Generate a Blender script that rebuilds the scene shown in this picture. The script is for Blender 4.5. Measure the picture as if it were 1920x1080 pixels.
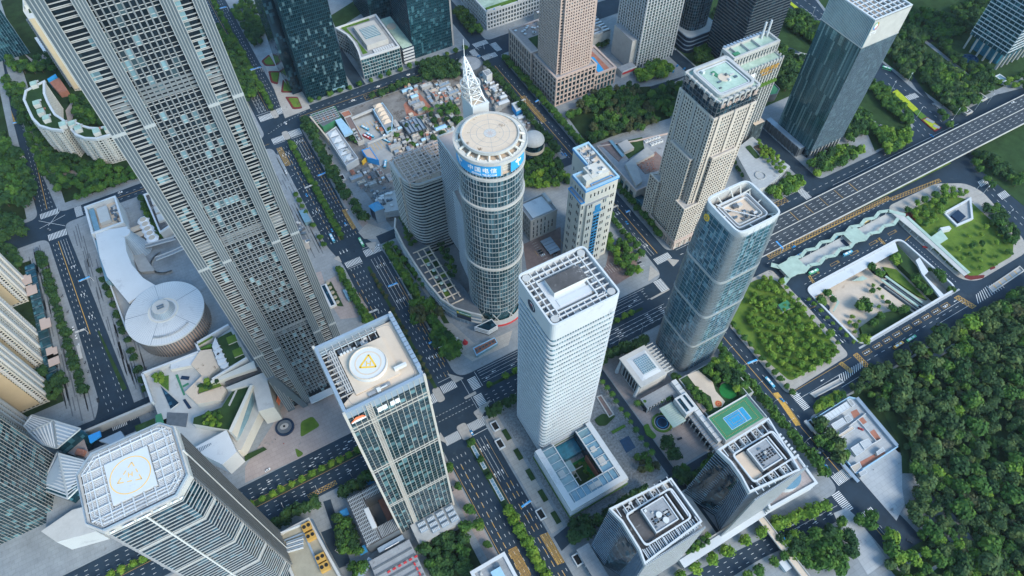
# Aerial view over a city district: world X runs along the cross streets, Y along the avenue, Z up, metres.
import bpy,math,random
from mathutils import Vector,Matrix
from mathutils.geometry import tessellate_polygon
for o in list(bpy.data.objects):bpy.data.objects.remove(o)
COL=bpy.context.scene.collection
SC=bpy.context.scene
R=math.radians
# camera, sky, sun, exposure
cd=bpy.data.cameras.new('camera');cam=bpy.data.objects.new('camera',cd);COL.objects.link(cam)
cd.sensor_width=36;cd.lens=24;cd.clip_start=1;cd.clip_end=20000
cam.location=(0,0,550);cam.rotation_euler=(R(34.69),0,R(-29.5))
SC.camera=cam
SUN_DIR=Vector((0.28,-0.72,0.62)).normalized()
w=bpy.data.worlds.new('World');SC.world=w;w.use_nodes=True
nt=w.node_tree;bg=nt.nodes['Background']
sky=nt.nodes.new('ShaderNodeTexSky');sky.sky_type='NISHITA';sky.sun_disc=False
sky.sun_elevation=math.asin(SUN_DIR.z);sky.sun_rotation=math.atan2(SUN_DIR.x,SUN_DIR.y)
sky.air_density=1.3;sky.dust_density=.9;sky.ozone_density=3.0
tint=nt.nodes.new('ShaderNodeMix');tint.data_type='RGBA';tint.blend_type='MULTIPLY';tint.inputs[0].default_value=1;tint.inputs[7].default_value=(.80,1,1.04,1)
nt.links.new(sky.outputs[0],tint.inputs[6]);nt.links.new(tint.outputs[2],bg.inputs[0]);bg.inputs[1].default_value=0.15
sl=bpy.data.lights.new('sun','SUN');sl.energy=1.75;sl.angle=R(24);sl.color=(1,.90,.76)
so=bpy.data.objects.new('sun',sl);COL.objects.link(so)
so.rotation_euler=SUN_DIR.to_track_quat('Z','Y').to_euler();so.location=(0,0,900)
SC.view_settings.view_transform='Standard';SC.view_settings.look='None'
SC.view_settings.exposure=1.02;SC.view_settings.gamma=1;SC.view_settings.use_curve_mapping=False
SC.cycles.max_bounces=5;SC.cycles.diffuse_bounces=2;SC.cycles.glossy_bounces=3
SC.cycles.use_adaptive_sampling=True
# materials
M={}
def nodes(name):
    m=bpy.data.materials.new(name);m.use_nodes=True
    n=m.node_tree;return m,n,n.nodes['Principled BSDF'],n.nodes.new,n.links.new
def mat(name,col,rough=.8,var=.18,scale=.12,metal=0,spec=.3,var2=None,stain=None,seam=None):
    m,n,b,N,L=nodes(name)
    g=N('ShaderNodeNewGeometry')
    t=N('ShaderNodeTexNoise');t.inputs['Scale'].default_value=scale;t.inputs['Detail'].default_value=7;t.inputs['Roughness'].default_value=.7
    L(g.outputs['Position'],t.inputs['Vector'])
    mx=N('ShaderNodeMix');mx.data_type='RGBA'
    r=N('ShaderNodeMapRange');r.inputs[1].default_value=.3;r.inputs[2].default_value=.7
    L(t.outputs[0],r.inputs[0]);L(r.outputs[0],mx.inputs[0])
    c2=var2 or col
    mx.inputs[6].default_value=(*[c*(1-var) for c in col],1);mx.inputs[7].default_value=(*[min(1,c*(1+var)) for c in c2],1)
    out=mx.outputs[2]
    if stain:
        t2=N('ShaderNodeTexNoise');t2.inputs['Scale'].default_value=stain[1];t2.inputs['Detail'].default_value=9;t2.inputs['Roughness'].default_value=.75
        L(g.outputs['Position'],t2.inputs['Vector'])
        r2=N('ShaderNodeMapRange');r2.inputs[1].default_value=stain[2];r2.inputs[2].default_value=stain[2]+.06;L(t2.outputs[0],r2.inputs[0])
        m2=N('ShaderNodeMix');m2.data_type='RGBA';L(r2.outputs[0],m2.inputs[0]);L(out,m2.inputs[6]);m2.inputs[7].default_value=(*stain[0],1)
        out=m2.outputs[2]
    if seam:     # joints of a slab grid: spacing, joint share
        br=N('ShaderNodeTexBrick');br.offset=.5;br.inputs['Scale'].default_value=1;br.inputs['Brick Width'].default_value=seam[0];br.inputs['Row Height'].default_value=seam[0]*.7;br.inputs['Mortar Size'].default_value=seam[1]
        br.inputs['Color1'].default_value=(1,1,1,1);br.inputs['Color2'].default_value=(.92,.92,.93,1);br.inputs['Mortar'].default_value=(.80,.80,.81,1);L(g.outputs['Position'],br.inputs['Vector'])
        m3=N('ShaderNodeMix');m3.data_type='RGBA';m3.blend_type='MULTIPLY';m3.inputs[0].default_value=1;L(out,m3.inputs[6]);L(br.outputs[0],m3.inputs[7]);out=m3.outputs[2]
    L(out,b.inputs['Base Color'])
    b.inputs['Roughness'].default_value=rough;b.inputs['Metallic'].default_value=metal;b.inputs['Specular IOR Level'].default_value=spec
    M[name]=m;return m
def glass(name,dark,light,fh=4.,bay=3.,frac=.25,rough=.12,metal=.35,spec=.6):
    """Coated facade glass; pane colours stand for blinds one value per pane."""
    m,n,b,N,L=nodes(name)
    g=N('ShaderNodeNewGeometry');a=N('ShaderNodeVectorMath');a.operation='ADD';a.inputs[1].default_value=(.113,.137,.071)
    d=N('ShaderNodeVectorMath');d.operation='DIVIDE';d.inputs[1].default_value=(bay,bay,fh)
    f=N('ShaderNodeVectorMath');f.operation='FLOOR';wn=N('ShaderNodeTexWhiteNoise');wn.noise_dimensions='3D'
    L(g.outputs['Position'],a.inputs[0]);L(a.outputs[0],d.inputs[0]);L(d.outputs[0],f.inputs[0]);L(f.outputs[0],wn.inputs[0])
    cr=N('ShaderNodeValToRGB');e=cr.color_ramp.elements
    e[0].position=0;e[0].color=(*[c*.6 for c in dark],1);e[1].position=1;e[1].color=(*light,1)
    x=e.new(1-frac);x.color=(*dark,1);x=e.new(1-frac*.6);x.color=(*[.6*p+.4*q for p,q in zip(dark,light)],1)
    L(wn.outputs[0],cr.inputs[0]);L(cr.outputs[0],b.inputs['Base Color'])
    t=N('ShaderNodeTexNoise');t.inputs['Scale'].default_value=.35;bp=N('ShaderNodeBump');bp.inputs['Strength'].default_value=.06;bp.inputs['Distance'].default_value=.6
    L(g.outputs['Position'],t.inputs['Vector']);L(t.outputs[0],bp.inputs['Height'])
    q=N('ShaderNodeVectorMath');q.operation='MULTIPLY_ADD';q.inputs[1].default_value=(.07,.07,.07);q.inputs[2].default_value=(-.035,-.035,-.035);L(wn.outputs[1],q.inputs[0])
    ad=N('ShaderNodeVectorMath');L(q.outputs[0],ad.inputs[0]);L(bp.outputs[0],ad.inputs[1]);nz=N('ShaderNodeVectorMath');nz.operation='NORMALIZE';L(ad.outputs[0],nz.inputs[0]);L(nz.outputs[0],b.inputs['Normal'])
    b.inputs['Roughness'].default_value=rough;b.inputs['Metallic'].default_value=metal;b.inputs['Specular IOR Level'].default_value=spec
    M[name]=m;return m
def leafmat(name,c1,c2,c3):
    m,n,b,N,L=nodes(name)
    g=N('ShaderNodeNewGeometry')
    t=N('ShaderNodeTexNoise');t.inputs['Scale'].default_value=.9;t.inputs['Detail'].default_value=3;L(g.outputs['Position'],t.inputs['Vector'])
    cr=N('ShaderNodeValToRGB');e=cr.color_ramp.elements
    e[0].position=0;e[0].color=(*c1,1);e[1].position=1;e[1].color=(*c3,1);x=e.new(.55);x.color=(*c2,1)
    ad=N('ShaderNodeMath');ad.operation='MULTIPLY_ADD';ad.inputs[1].default_value=.45;L(t.outputs[0],ad.inputs[0])
    t2=N('ShaderNodeTexNoise');t2.inputs['Scale'].default_value=.11;t2.inputs['Detail'].default_value=1;L(g.outputs['Position'],t2.inputs['Vector'])
    s=N('ShaderNodeMapRange');s.inputs[1].default_value=.32;s.inputs[2].default_value=.68;s.inputs[4].default_value=.62;L(t2.outputs[0],s.inputs[0]);L(s.outputs[0],ad.inputs[2])
    L(ad.outputs[0],cr.inputs[0]);L(cr.outputs[0],b.inputs['Base Color'])
    b.inputs['Roughness'].default_value=.75;b.inputs['Specular IOR Level'].default_value=.2
    M[name]=m
mat('asphalt',(.015,.032,.052),.75,.28,.05,spec=.35,stain=((.030,.048,.066),.045,.58))
mat('highway_asphalt',(.042,.052,.064),.8,.2,.06,stain=((.062,.072,.082),.05,.56))
mat('pavement',(.26,.28,.29),.8,.16,.08,seam=(5.2,.16),stain=((.20,.20,.20),.06,.60))
mat('pavement_pink',(.36,.30,.275),.8,.12,.07,seam=(5.2,.16),stain=((.20,.20,.20),.06,.60))
mat('pavement_warm',(.40,.37,.33),.85,.14,.06,seam=(5.2,.16),stain=((.20,.20,.20),.06,.60))
mat('pavement_white',(.40,.415,.42),.8,.10,.05,seam=(5.2,.16),stain=((.20,.20,.20),.06,.60))
mat('paving_dark',(.12,.135,.15),.8,.2,.3)
mat('speckled_paving',(.20,.21,.215),.8,.55,.55)
mat('sand_paving',(.56,.47,.38),.85,.14,.06,stain=((.40,.31,.24),.05,.6))
mat('city_ground',(.13,.15,.13),.9,.5,.01)
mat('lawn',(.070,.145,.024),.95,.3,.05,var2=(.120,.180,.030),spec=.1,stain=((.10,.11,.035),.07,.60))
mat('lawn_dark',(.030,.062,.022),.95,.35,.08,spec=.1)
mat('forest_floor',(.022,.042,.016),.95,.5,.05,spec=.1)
mat('soil',(.12,.085,.06),.95,.3,.2)
mat('hedge',(.085,.17,.03),.9,.4,.7,spec=.1)
mat('hedge_yellow',(.36,.42,.03),.9,.3,.6,spec=.1)
mat('hedge_red',(.16,.035,.035),.9,.4,.7,spec=.1)
mat('line_white',(.72,.72,.70),.8,.18,.6)
mat('line_yellow',(.62,.36,.075),.8,.22,.6)
mat('white_paint',(.60,.60,.585),.55,.06,.08)
mat('white_panel',(.57,.585,.59),.45,.05,.05,stain=((.47,.48,.49),.07,.58))
mat('cream_paint',(.60,.575,.51),.7,.07,.08)
mat('tan_paint',(.60,.47,.30),.7,.06,.05)
mat('concrete',(.36,.36,.35),.85,.16,.1)
mat('concrete_light',(.47,.46,.435),.85,.12,.1,stain=((.38,.36,.34),.12,.60))
mat('concrete_dark',(.16,.165,.17),.85,.2,.12)
mat('roof_cream',(.60,.49,.38),.8,.07,.12)
mat('roof_stained',(.62,.49,.37),.8,.06,.2,stain=((.20,.13,.08),.12,.585))
mat('roof_dark',(.085,.08,.08),.85,.3,.15,stain=((.27,.26,.25),.09,.56))
mat('roof_grey',(.30,.31,.32),.8,.14,.1,seam=(4,.12),stain=((.17,.17,.17),.11,.60))
mat('roof_green',(.33,.47,.37),.8,.22,.1,var2=(.42,.52,.43))
mat('roof_olive',(.33,.30,.23),.85,.14,.12)
mat('stone_pink',(.50,.385,.33),.75,.08,.08)
mat('stone_beige',(.56,.49,.42),.75,.08,.08)
mat('stone_grey',(.41,.385,.36),.75,.08,.08)
mat('steel',(.155,.20,.235),.38,.10,.06,metal=.55,spec=.5)
mat('rib_grey',(.20,.22,.235),.5,.1,.1,metal=.2)
mat('frame_teal',(.025,.085,.11),.35,.12,.1,metal=.3,spec=.5)
mat('steel_dark',(.15,.165,.18),.4,.12,.1,metal=.4)
mat('steel_blue',(.29,.36,.43),.45,.1,.1,metal=.2)
mat('aluminium',(.50,.52,.52),.35,.06,.1,metal=.4)
mat('fin_grey',(.46,.455,.44),.5,.06,.2,metal=.1)
mat('fin_cream',(.52,.49,.44),.5,.05,.2,metal=.1)
mat('brick_red',(.36,.15,.10),.85,.22,.25)
mat('brown_paving',(.21,.15,.135),.85,.2,.3)
mat('court_green',(.05,.21,.11),.8,.12,.2)
mat('court_blue',(.03,.29,.52),.7,.12,.3)
mat('turf_green',(.012,.16,.035),.9,.15,.3)
mat('water',(.02,.30,.62),.06,.1,.4,spec=.6)
mat('water_dark',(.006,.035,.085),.06,.3,.4,spec=.7)
mat('water_teal',(.02,.17,.26),.08,.35,.3,spec=.6)
mat('sign_blue',(.035,.30,.68),.5,.04,.2)
mat('telecom_blue',(.045,.36,.72),.5,.06,.3)
mat('logo_white',(.82,.82,.82),.5,.02,.2)
mat('logo_dark',(.012,.028,.06),.3,.1,.2)
mat('orange_paint',(.52,.30,.07),.5,.05,.2)
mat('orange_red',(.82,.22,.10),.5,.04,.2)
mat('yellow_paint',(.78,.48,.05),.6,.05,.3)
mat('gold_line',(.80,.50,.16),.7,.08,.5)
mat('red_paint',(.52,.045,.05),.6,.1,.3)
mat('green_sign',(.01,.19,.13),.5,.06,.3)
mat('blue_roof',(.045,.27,.52),.5,.12,.3)
mat('light_blue_roof',(.33,.52,.66),.6,.1,.15)
mat('bark',(.09,.065,.045),.95,.3,1.5)
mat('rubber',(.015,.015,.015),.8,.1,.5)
mat('car_white',(.75,.75,.74),.25,.03,.5,spec=.5)
mat('car_dark',(.03,.033,.04),.25,.1,.5,spec=.5)
mat('car_grey',(.22,.23,.24),.25,.08,.5,spec=.5)
mat('car_blue',(.03,.27,.58),.25,.06,.5,spec=.5)
mat('car_red',(.42,.03,.03),.25,.06,.5,spec=.5)
mat('bus_teal',(.12,.42,.58),.35,.06,.5)
mat('bus_green',(.12,.47,.25),.35,.06,.5)
mat('bus_yellow',(.75,.42,.08),.35,.06,.5)
mat('bus_orange',(.66,.50,.16),.35,.06,.5)
mat('dark_glass',(.012,.02,.027),.1,.2,.4,spec=.7)
mat('green_glass_roof',(.38,.48,.40),.3,.14,.15,spec=.5)
mat('sky_glass',(.20,.34,.40),.12,.2,.2,metal=.3,spec=.7)
glass('glass_teal',(.018,.085,.115),(.10,.27,.32),4.,3.2,.22)
glass('glass_navy',(.011,.046,.075),(.07,.18,.24),4.2,3.,.25,.08,.5)
glass('glass_blue',(.06,.165,.215),(.25,.42,.48),4.2,2.2,.3,.10,.3)
glass('glass_painted_reflection',(.035,.120,.145),(.24,.40,.42),27.,1.7,.34,.10,.3)  # tall narrow cells paint vertical streaks of reflection into the glass colour
glass('glass_window',(.010,.022,.032),(.20,.30,.33),3.6,3.1,.22,.12,.15)
glass('glass_bank',(.012,.050,.068),(.16,.32,.35),4.2,3.25,.24,.12,.25)
glass('glass_core',(.008,.020,.032),(.25,.42,.48),5.2,2.78,.2,.10,.3)
glass('glass_grey',(.10,.135,.15),(.24,.30,.31),4.,2.4,.3,.15,.4)
glass('glass_green',(.035,.085,.09),(.16,.28,.28),3.9,2.7,.3,.12,.3)
leafmat('leaf_dark',(.010,.036,.014),(.024,.066,.020),(.058,.115,.025))
leafmat('leaf_mid',(.018,.058,.014),(.045,.115,.020),(.105,.185,.026))
leafmat('leaf_bright',(.050,.120,.016),(.110,.21,.024),(.22,.30,.035))
leafmat('leaf_forest',(.016,.042,.018),(.046,.090,.030),(.120,.165,.045))
leafmat('leaf_olive',(.030,.040,.018),(.060,.072,.030),(.11,.12,.045))
# mesh helpers
class MB:
    def __init__(s):s.v=[];s.f=[];s.m=[]
    def face(s,pts,m=0):
        i=len(s.v);s.v += [tuple(p) for p in pts];s.f.append(tuple(range(i,i+len(pts))));s.m.append(m)
    def box(s,x0,y0,z0,x1,y1,z1,m=0,mt=None,bottom=False):
        if x0>x1:x0,x1=x1,x0
        if y0>y1:y0,y1=y1,y0
        i=len(s.v);s.v += [(x0,y0,z0),(x1,y0,z0),(x1,y1,z0),(x0,y1,z0),(x0,y0,z1),(x1,y0,z1),(x1,y1,z1),(x0,y1,z1)]
        F=[(0,1,5,4),(1,2,6,5),(2,3,7,6),(3,0,4,7),(4,5,6,7)]
        if bottom:F.append((3,2,1,0))
        for k,q in enumerate(F):s.f.append(tuple(i+a for a in q));s.m.append(mt if (k == 4 and mt is not None) else m)
        return s
    def bx(s,p,q,z0,z1,m=0,mt=None):return s.box(p[0],p[1],z0,q[0],q[1],z1,m,mt)
    def cap(s,poly,z,m=0,flip=False):
        i=len(s.v);s.v += [(p[0],p[1],z) for p in poly]
        if len(poly) <= 4 and not flip:s.f.append(tuple(range(i,i+len(poly))));s.m.append(m);return
        for t in tessellate_polygon([[Vector((p[0],p[1],0)) for p in poly]]):
            a,b,c=t
            pa,pb,pc=poly[a],poly[b],poly[c]
            if (pb[0]-pa[0])*(pc[1]-pa[1])-(pb[1]-pa[1])*(pc[0]-pa[0])<0:a,c=c,a
            s.f.append((i+a,i+b,i+c) if not flip else (i+c,i+b,i+a));s.m.append(m)
    def prism(s,poly,z0,z1,m=0,mt=None,poly1=None,top=True):
        poly=ccw(poly);p1=ccw(poly1) if poly1 else poly;n=len(poly);i=len(s.v)
        s.v += [(p[0],p[1],z0) for p in poly]+[(p[0],p[1],z1) for p in p1]
        for k in range(n):
            l=(k+1)%n;s.f.append((i+k,i+l,i+n+l,i+n+k));s.m.append(m)
        if top:s.cap(p1,z1,m if mt is None else mt)
        return s
    def ring(s,pin,pout,z0,z1,m=0):
        n=len(pin);i=len(s.v)
        for q,z in ((pin,z0),(pout,z0),(pout,z1),(pin,z1)):s.v += [(p[0],p[1],z) for p in q]
        for k in range(n):
            l=(k+1)%n
            for a in range(4):
                b=(a+1)%4;s.f.append((i+a*n+k,i+b*n+k,i+b*n+l,i+a*n+l)[::-1]);s.m.append(m)
        return s
    def tube(s,a,b,r,n=6,m=0,r2=None):
        a=Vector(a);b=Vector(b);d=(b-a).normalized();x=d.orthogonal().normalized();y=d.cross(x);i=len(s.v);r2=r if r2 is None else r2
        for p,rr in ((a,r),(b,r2)):
            for k in range(n):
                t=2*math.pi*k/n;s.v.append(tuple(p+x*rr*math.cos(t)+y*rr*math.sin(t)))
        for k in range(n):
            l=(k+1)%n;s.f.append((i+k,i+l,i+n+l,i+n+k));s.m.append(m)
        s.f.append(tuple(i+n+k for k in range(n)));s.m.append(m);return s
    def beam(s,a,b,w,z0,z1,m=0):
        d=Vector((b[0]-a[0],b[1]-a[1]));L=d.length
        if L<1e-6:return s
        d /= L;nx,ny=-d.y*w/2,d.x*w/2
        return s.prism([(a[0]-nx,a[1]-ny),(b[0]-nx,b[1]-ny),(b[0]+nx,b[1]+ny),(a[0]+nx,a[1]+ny)],z0,z1,m)
    def strip(s,a,b,w,z,m=0):
        d=Vector((b[0]-a[0],b[1]-a[1]));L=d.length
        if L<1e-6:return s
        d /= L;nx,ny=-d.y*w/2,d.x*w/2
        s.face([(a[0]+nx,a[1]+ny,z),(a[0]-nx,a[1]-ny,z),(b[0]-nx,b[1]-ny,z),(b[0]+nx,b[1]+ny,z)],m);return s
    def mesh(s,name,mats):
        me=bpy.data.meshes.new(name);me.from_pydata(s.v,[],s.f)
        for k in (mats if isinstance(mats,(list,tuple)) else [mats]):me.materials.append(M[k])
        if any(s.m):me.polygons.foreach_set('material_index',s.m)
        me.validate();me.update();return me
def ccw(p):
    a=sum(p[i][0]*p[(i+1)%len(p)][1]-p[(i+1)%len(p)][0]*p[i][1] for i in range(len(p)))
    return list(p) if a>0 else list(p)[::-1]
def offset(poly,d):
    poly=ccw(poly);n=len(poly);out=[]
    for i in range(n):
        a,b,c=poly[i-1],poly[i],poly[(i+1)%n]
        e1=Vector((b[0]-a[0],b[1]-a[1])).normalized();e2=Vector((c[0]-b[0],c[1]-b[1])).normalized()
        n1=Vector((e1.y,-e1.x));n2=Vector((e2.y,-e2.x));q=n1+n2
        k=q.length_squared
        if k<.2:q=n1;t=d
        else:t=2*d/k
        out.append((b[0]+q.x*t,b[1]+q.y*t))
    return out
def along(a,b,f):return (a[0]+(b[0]-a[0])*f,a[1]+(b[1]-a[1])*f)
def rect(u0,v0,u1,v1):return [(u0,v0),(u1,v0),(u1,v1),(u0,v1)]
def rbox(p,q):return rect(min(p[0],q[0]),min(p[1],q[1]),max(p[0],q[0]),max(p[1],q[1]))
def circle(cx,cy,r,n=32,a0=0,a1=360):return [(cx+r*math.cos(R(a0+(a1-a0)*k/n)),cy+r*math.sin(R(a0+(a1-a0)*k/n))) for k in range(n if a1-a0 >= 360 else n+1)]
def rounded(poly,r,n=4):
    poly=ccw(poly);out=[];N=len(poly)
    for i in range(N):
        a,b,c=(Vector(poly[i-1]),Vector(poly[i]),Vector(poly[(i+1)%N]))
        d1=(a-b);d2=(c-b);l=min(r,d1.length*.45,d2.length*.45)
        p=b+d1.normalized()*l;q=b+d2.normalized()*l
        for k in range(n+1):
            t=k/n;x=(1-t)**2*p+2*t*(1-t)*b+t*t*q;out.append((x.x,x.y))
    return out
FOOT=[]
def inside(p,poly):
    c=False;n=len(poly);x,y=p
    for i in range(n):
        x1,y1=poly[i];x2,y2=poly[(i+1)%n]
        if (y1>y) != (y2>y) and x<(x2-x1)*(y-y1)/(y2-y1)+x1:c=not c
    return c
def tag(o,label=None,cat=None,group=None,kind=None):
    if label:o['label']=label
    if cat:o['category']=cat
    if group:o['group']=group
    if kind:o['kind']=kind
    return o
def ob(name,me,parent=None,loc=(0,0,0),rz=0):
    o=bpy.data.objects.new(name,me);COL.objects.link(o)
    if parent is not None:
        o.parent=parent;o.location=Vector(loc)-(Vector(parent['base']) if 'base' in parent else Vector((0,0,0)))
    else:o.location=loc
    o.rotation_euler.z=rz;return o
def thing(name,label,cat,loc,group=None,foot=None):
    o=bpy.data.objects.new(name,None);COL.objects.link(o);o.location=(*loc[:2],loc[2] if len(loc)>2 else .13);o['base']=tuple(o.location);o.empty_display_size=.5
    if foot:FOOT.append(foot)
    return tag(o,label,cat,group)
def part(root,name,mb,mats,kind=None,sub=None):
    """A part of a building, in world coordinates; sub = the part it belongs to, when it is a sub-part."""
    o=ob(name,mb.mesh(name,mats),None if sub is not None else root)
    if sub is not None:o.parent=sub
    if kind:o['kind']=kind
    return o
def struct(name,mb,mats,label=None,kind='structure'):
    o=ob(name,mb.mesh(name,mats));o['kind']=kind
    if label:o['label']=label
    return o
def single(name,label,cat,mb,mats,group=None):
    return tag(ob(name,mb.mesh(name,mats)),label,cat,group)
def edges(poly):
    p=ccw(poly)
    for i in range(len(p)):yield Vector(p[i]),Vector(p[(i+1)%len(p)])
def mullions(mb,poly,z0,z1,sp,wd,dp,m=0,skip_short=1.5,both_ends=True):
    for a,b in edges(poly):
        d=b-a;L=d.length
        if L<skip_short:continue
        d.normalize();n=Vector((d.y,-d.x));k=max(1,round(L/sp))
        for i in range(0 if both_ends else 1,k+1 if both_ends else k):
            c=a+d*(L*i/k);p,q=c-d*wd/2-n*.1,c+d*wd/2-n*.1
            mb.prism([(p.x,p.y),(q.x,q.y),(q.x+n.x*(dp+.1),q.y+n.y*(dp+.1)),(p.x+n.x*(dp+.1),p.y+n.y*(dp+.1))],z0,z1,m)
def bands(root,poly,zs,h,d,m,name='floor_band'):
    me=MB().ring(offset(poly,-.25),offset(poly,d),0,h).mesh(name,m)
    for z in zs:ob(name,me,root,(0,0,z))
def frange(a,b,s):
    out=[]
    while a<b-1e-6:out.append(a);a += s
    return out
def facade(root,poly,z0,z1,fh,gl,bm,bh,bd,mul=None,roof='roof_grey',parapet=(1.2,.5),pm=None,name='glass_wall'):
    """glass body, one ring per floor, vertical fins (spacing, width, depth, material), roof deck and parapet"""
    poly=ccw(poly)
    c=MB().prism(poly,z0,z1,0,1);body=part(root,name,c,[gl,roof])
    if bh:bands(root,poly,frange(z0+fh,z1-.3,fh),bh,bd,bm)
    if mul:
        mb=MB();mullions(mb,poly,z0,z1,*mul[:3]);part(root,'mullion',mb,mul[3],'stuff')
    if parapet:
        mb=MB().ring(offset(poly,-parapet[1]),offset(poly,bd+.12),z1-.4,z1+parapet[0]);part(root,'parapet',mb,pm or bm)
    return body
def fan_unit(root,x,y,z,s=4.,bm='concrete_light',name='cooling_fan'):
    mb=MB();mb.box(x-s/2,y-s/2,z,x+s/2,y+s/2,z+1.6,0);mb.prism(circle(x,y,s*.33,14),z+1.6,z+1.75,0,1)
    for k in range(4):mb.beam((x,y),(x+s*.31*math.cos(R(45+90*k)),y+s*.31*math.sin(R(45+90*k))),s*.09,z+1.75,z+1.85,0)
    return part(root,name,mb,[bm,'rubber'])
def roof_units(root,u0,v0,u1,v1,z,n,seed,mats=('concrete_light','steel','white_paint','steel_dark'),hs=(.8,2.6),sz=(1.2,4.5)):
    rn=random.Random(seed)
    for i in range(n):
        a,b=rn.uniform(*sz),rn.uniform(*sz)*.7;x,y=rn.uniform(u0,u1-a),rn.uniform(v0,v1-b);h=rn.uniform(*hs);mb=MB().box(x,y,z,x+a,y+b,z+h)
        if rn.random()<.4:mb.prism(circle(x+a/2,y+b/2,min(a,b)*.33,8),z+h,z+h+.3)
        part(root,'roof_unit',mb,rn.choice(mats))
def pipe(root,pts,r,m='steel',name='roof_pipe'):
    mb=MB()
    for a,b in zip(pts,pts[1:]):mb.tube(a,b,r,6)
    return part(root,name,mb,m)
def text_mesh(s,size,depth,name):
    c=bpy.data.curves.new(name,'FONT');c.body=s;c.size=size;c.extrude=depth;c.offset=size*.012;c.align_x='CENTER';c.align_y='CENTER';c.resolution_u=2
    t=bpy.data.objects.new('lettering',c);COL.objects.link(t)
    me=bpy.data.meshes.new_from_object(t.evaluated_get(bpy.context.evaluated_depsgraph_get()));bpy.data.objects.remove(t);return me
def lettering(root,s,size,origin,du,dv,m,depth=.15,name='lettering'):
    """text whose letter axes are du (reading direction) and dv (up) at origin, in world space"""
    me=text_mesh(s,size,depth,name);du=Vector(du);dv=Vector(dv);n=du.cross(dv);o=Vector(origin)
    for v in me.vertices:v.co=o+du*v.co.x+dv*v.co.y+n*v.co.z
    me.materials.clear();me.materials.append(M[m]);me.update()
    return ob(name,me,root)

# ground, roads and blocks
PIT=(437,117,565,188)
g=MB()
for q in ((-7000,-7000,7000,-350),(-7000,1500,7000,7000),(-7000,-350,-700,1500),(1200,-350,7000,1500)):g.cap(rect(*q),-.02)
struct('ground',g,'city_ground')
a=MB()
for q in ((-700,-350,1200,PIT[1]),(-700,PIT[3],1200,1500),(-700,PIT[1],PIT[0],PIT[3]),(PIT[2],PIT[1],1200,PIT[3])):a.cap(rect(*q),0)
struct('road',a,'asphalt')
def block(poly,r=8,m='pavement',z=.13,name='pavement'):
    p=rounded(poly,r,5) if r else poly
    return struct(name,MB().prism(p,-.3,z,0),m)
KZ=.13
block([(-183,652),(44,656),(45,900),(40,1400),(-230,1400),(-203,990),(-196,775)],10)
block([(-690,655),(-203,655),(-207,830),(-203,990),(-230,1400),(-690,1400)],10)
block([(-690,622),(-199,622),(-192,504),(-188,404),(-195,386),(-235,365),(-690,365)],10)
block([(-181,634),(-171,518),(-162,400),(-160,352),(-690,350),(-690,268),(52,268),(54,440),(48,470),(47,560),(45,637)],9)
block([(-690,230),(-80,230),(55,228),(55,-340),(-690,-340)],9)
block([(97,226),(321,226),(321,26),(240,28),(183,34),(97,42)],9)
block([(96,269),(325,269),(329,400),(332,656),(86,657),(83,510),(84,466),(96,440)],12)
block([(79,684),(330,688),(334,1400),(84,1400)],10)
block([(352,690),(690,690),(720,800),(780,1400),(358,1400)],8)
block([(352,656),(348,400),(347,292),(536,291),(540,520),(540,656)],8)
block([(556,656),(556,500),(553,291),(640,290),(688,292),(712,300),(731,363),(738,405),(743,482),(745,560),(752,656)],8)
block([(762,290),(762,347),(768,396),(777,503),(792,547),(830,700),(1190,1450),(1190,290)],6)
block([(345,226),(424,224),(424,170),(420,114),(343,112)],5,'pavement_warm')
block([(588,226),(660,224),(689,208),(695,190),(677,125),(664,112),(592,112),(578,122),(580,200)],8,'pavement_warm')
block([(343,86),(1190,80),(1190,-340),(352,-340),(349,-17),(343,29)],6)
block([(100,19),(227,17),(282,10),(316,8),(318,-340),(100,-340)],8)
block([(720,226),(752,244),(1190,240),(1190,82),(712,82)],6,'lawn_dark',name='verge')
block([(309.4,-31.7),(332.8,-33.8),(362.1,-36.1),(430,-110),(430,-320),(318,-320)],.5,'lawn_dark',.2,'verge')
# medians
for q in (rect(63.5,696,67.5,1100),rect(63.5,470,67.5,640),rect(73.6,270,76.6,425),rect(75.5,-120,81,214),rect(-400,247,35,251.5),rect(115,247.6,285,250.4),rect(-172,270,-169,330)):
    block(q,1.5,'lawn_dark',.16,'planted_median')
block([(-168,405),(-164,405),(-174,480),(-175.5,480)],.5,'lawn_dark',.16,'planted_median')
# crossing islands of pale stone
for q in ([(62,640),(69,640),(69,655),(62,655)],[(62,682),(69,682),(69,697),(62,697)],[(71,256),(78,256),(78,271),(71,271)],[(74,214),(83,214),(83,229),(74,229)],):
    block(q,3,'pavement_warm',.16,'crossing_island')
for q in ([(90.2,278.8),(101.8,266.9),(92.2,266.4)],[(93.1,233.4),(112.8,236.9),(94.3,223.4)],[(92.6,250),(104.7,250.6),(104.1,247.5),(92.9,247.6)],[(321.8,287.3),(323.9,273.7),(308.1,271.9)],[(340.8,286.2),(351.3,278),(340.8,274.3)],[(297.5,254.7),(321.3,255.2),(320.7,253.5),(298,252.8)],[(83.8,454.2),(94.7,450.3),(86.2,438.3)],[(48.2,451.6),(54.1,452.7),(54,442.4)],[(60.2,231.5),(61.6,217.5),(56.3,225.5)]):
    block(q,1.6,'pavement_warm',.16,'crossing_island')
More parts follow.
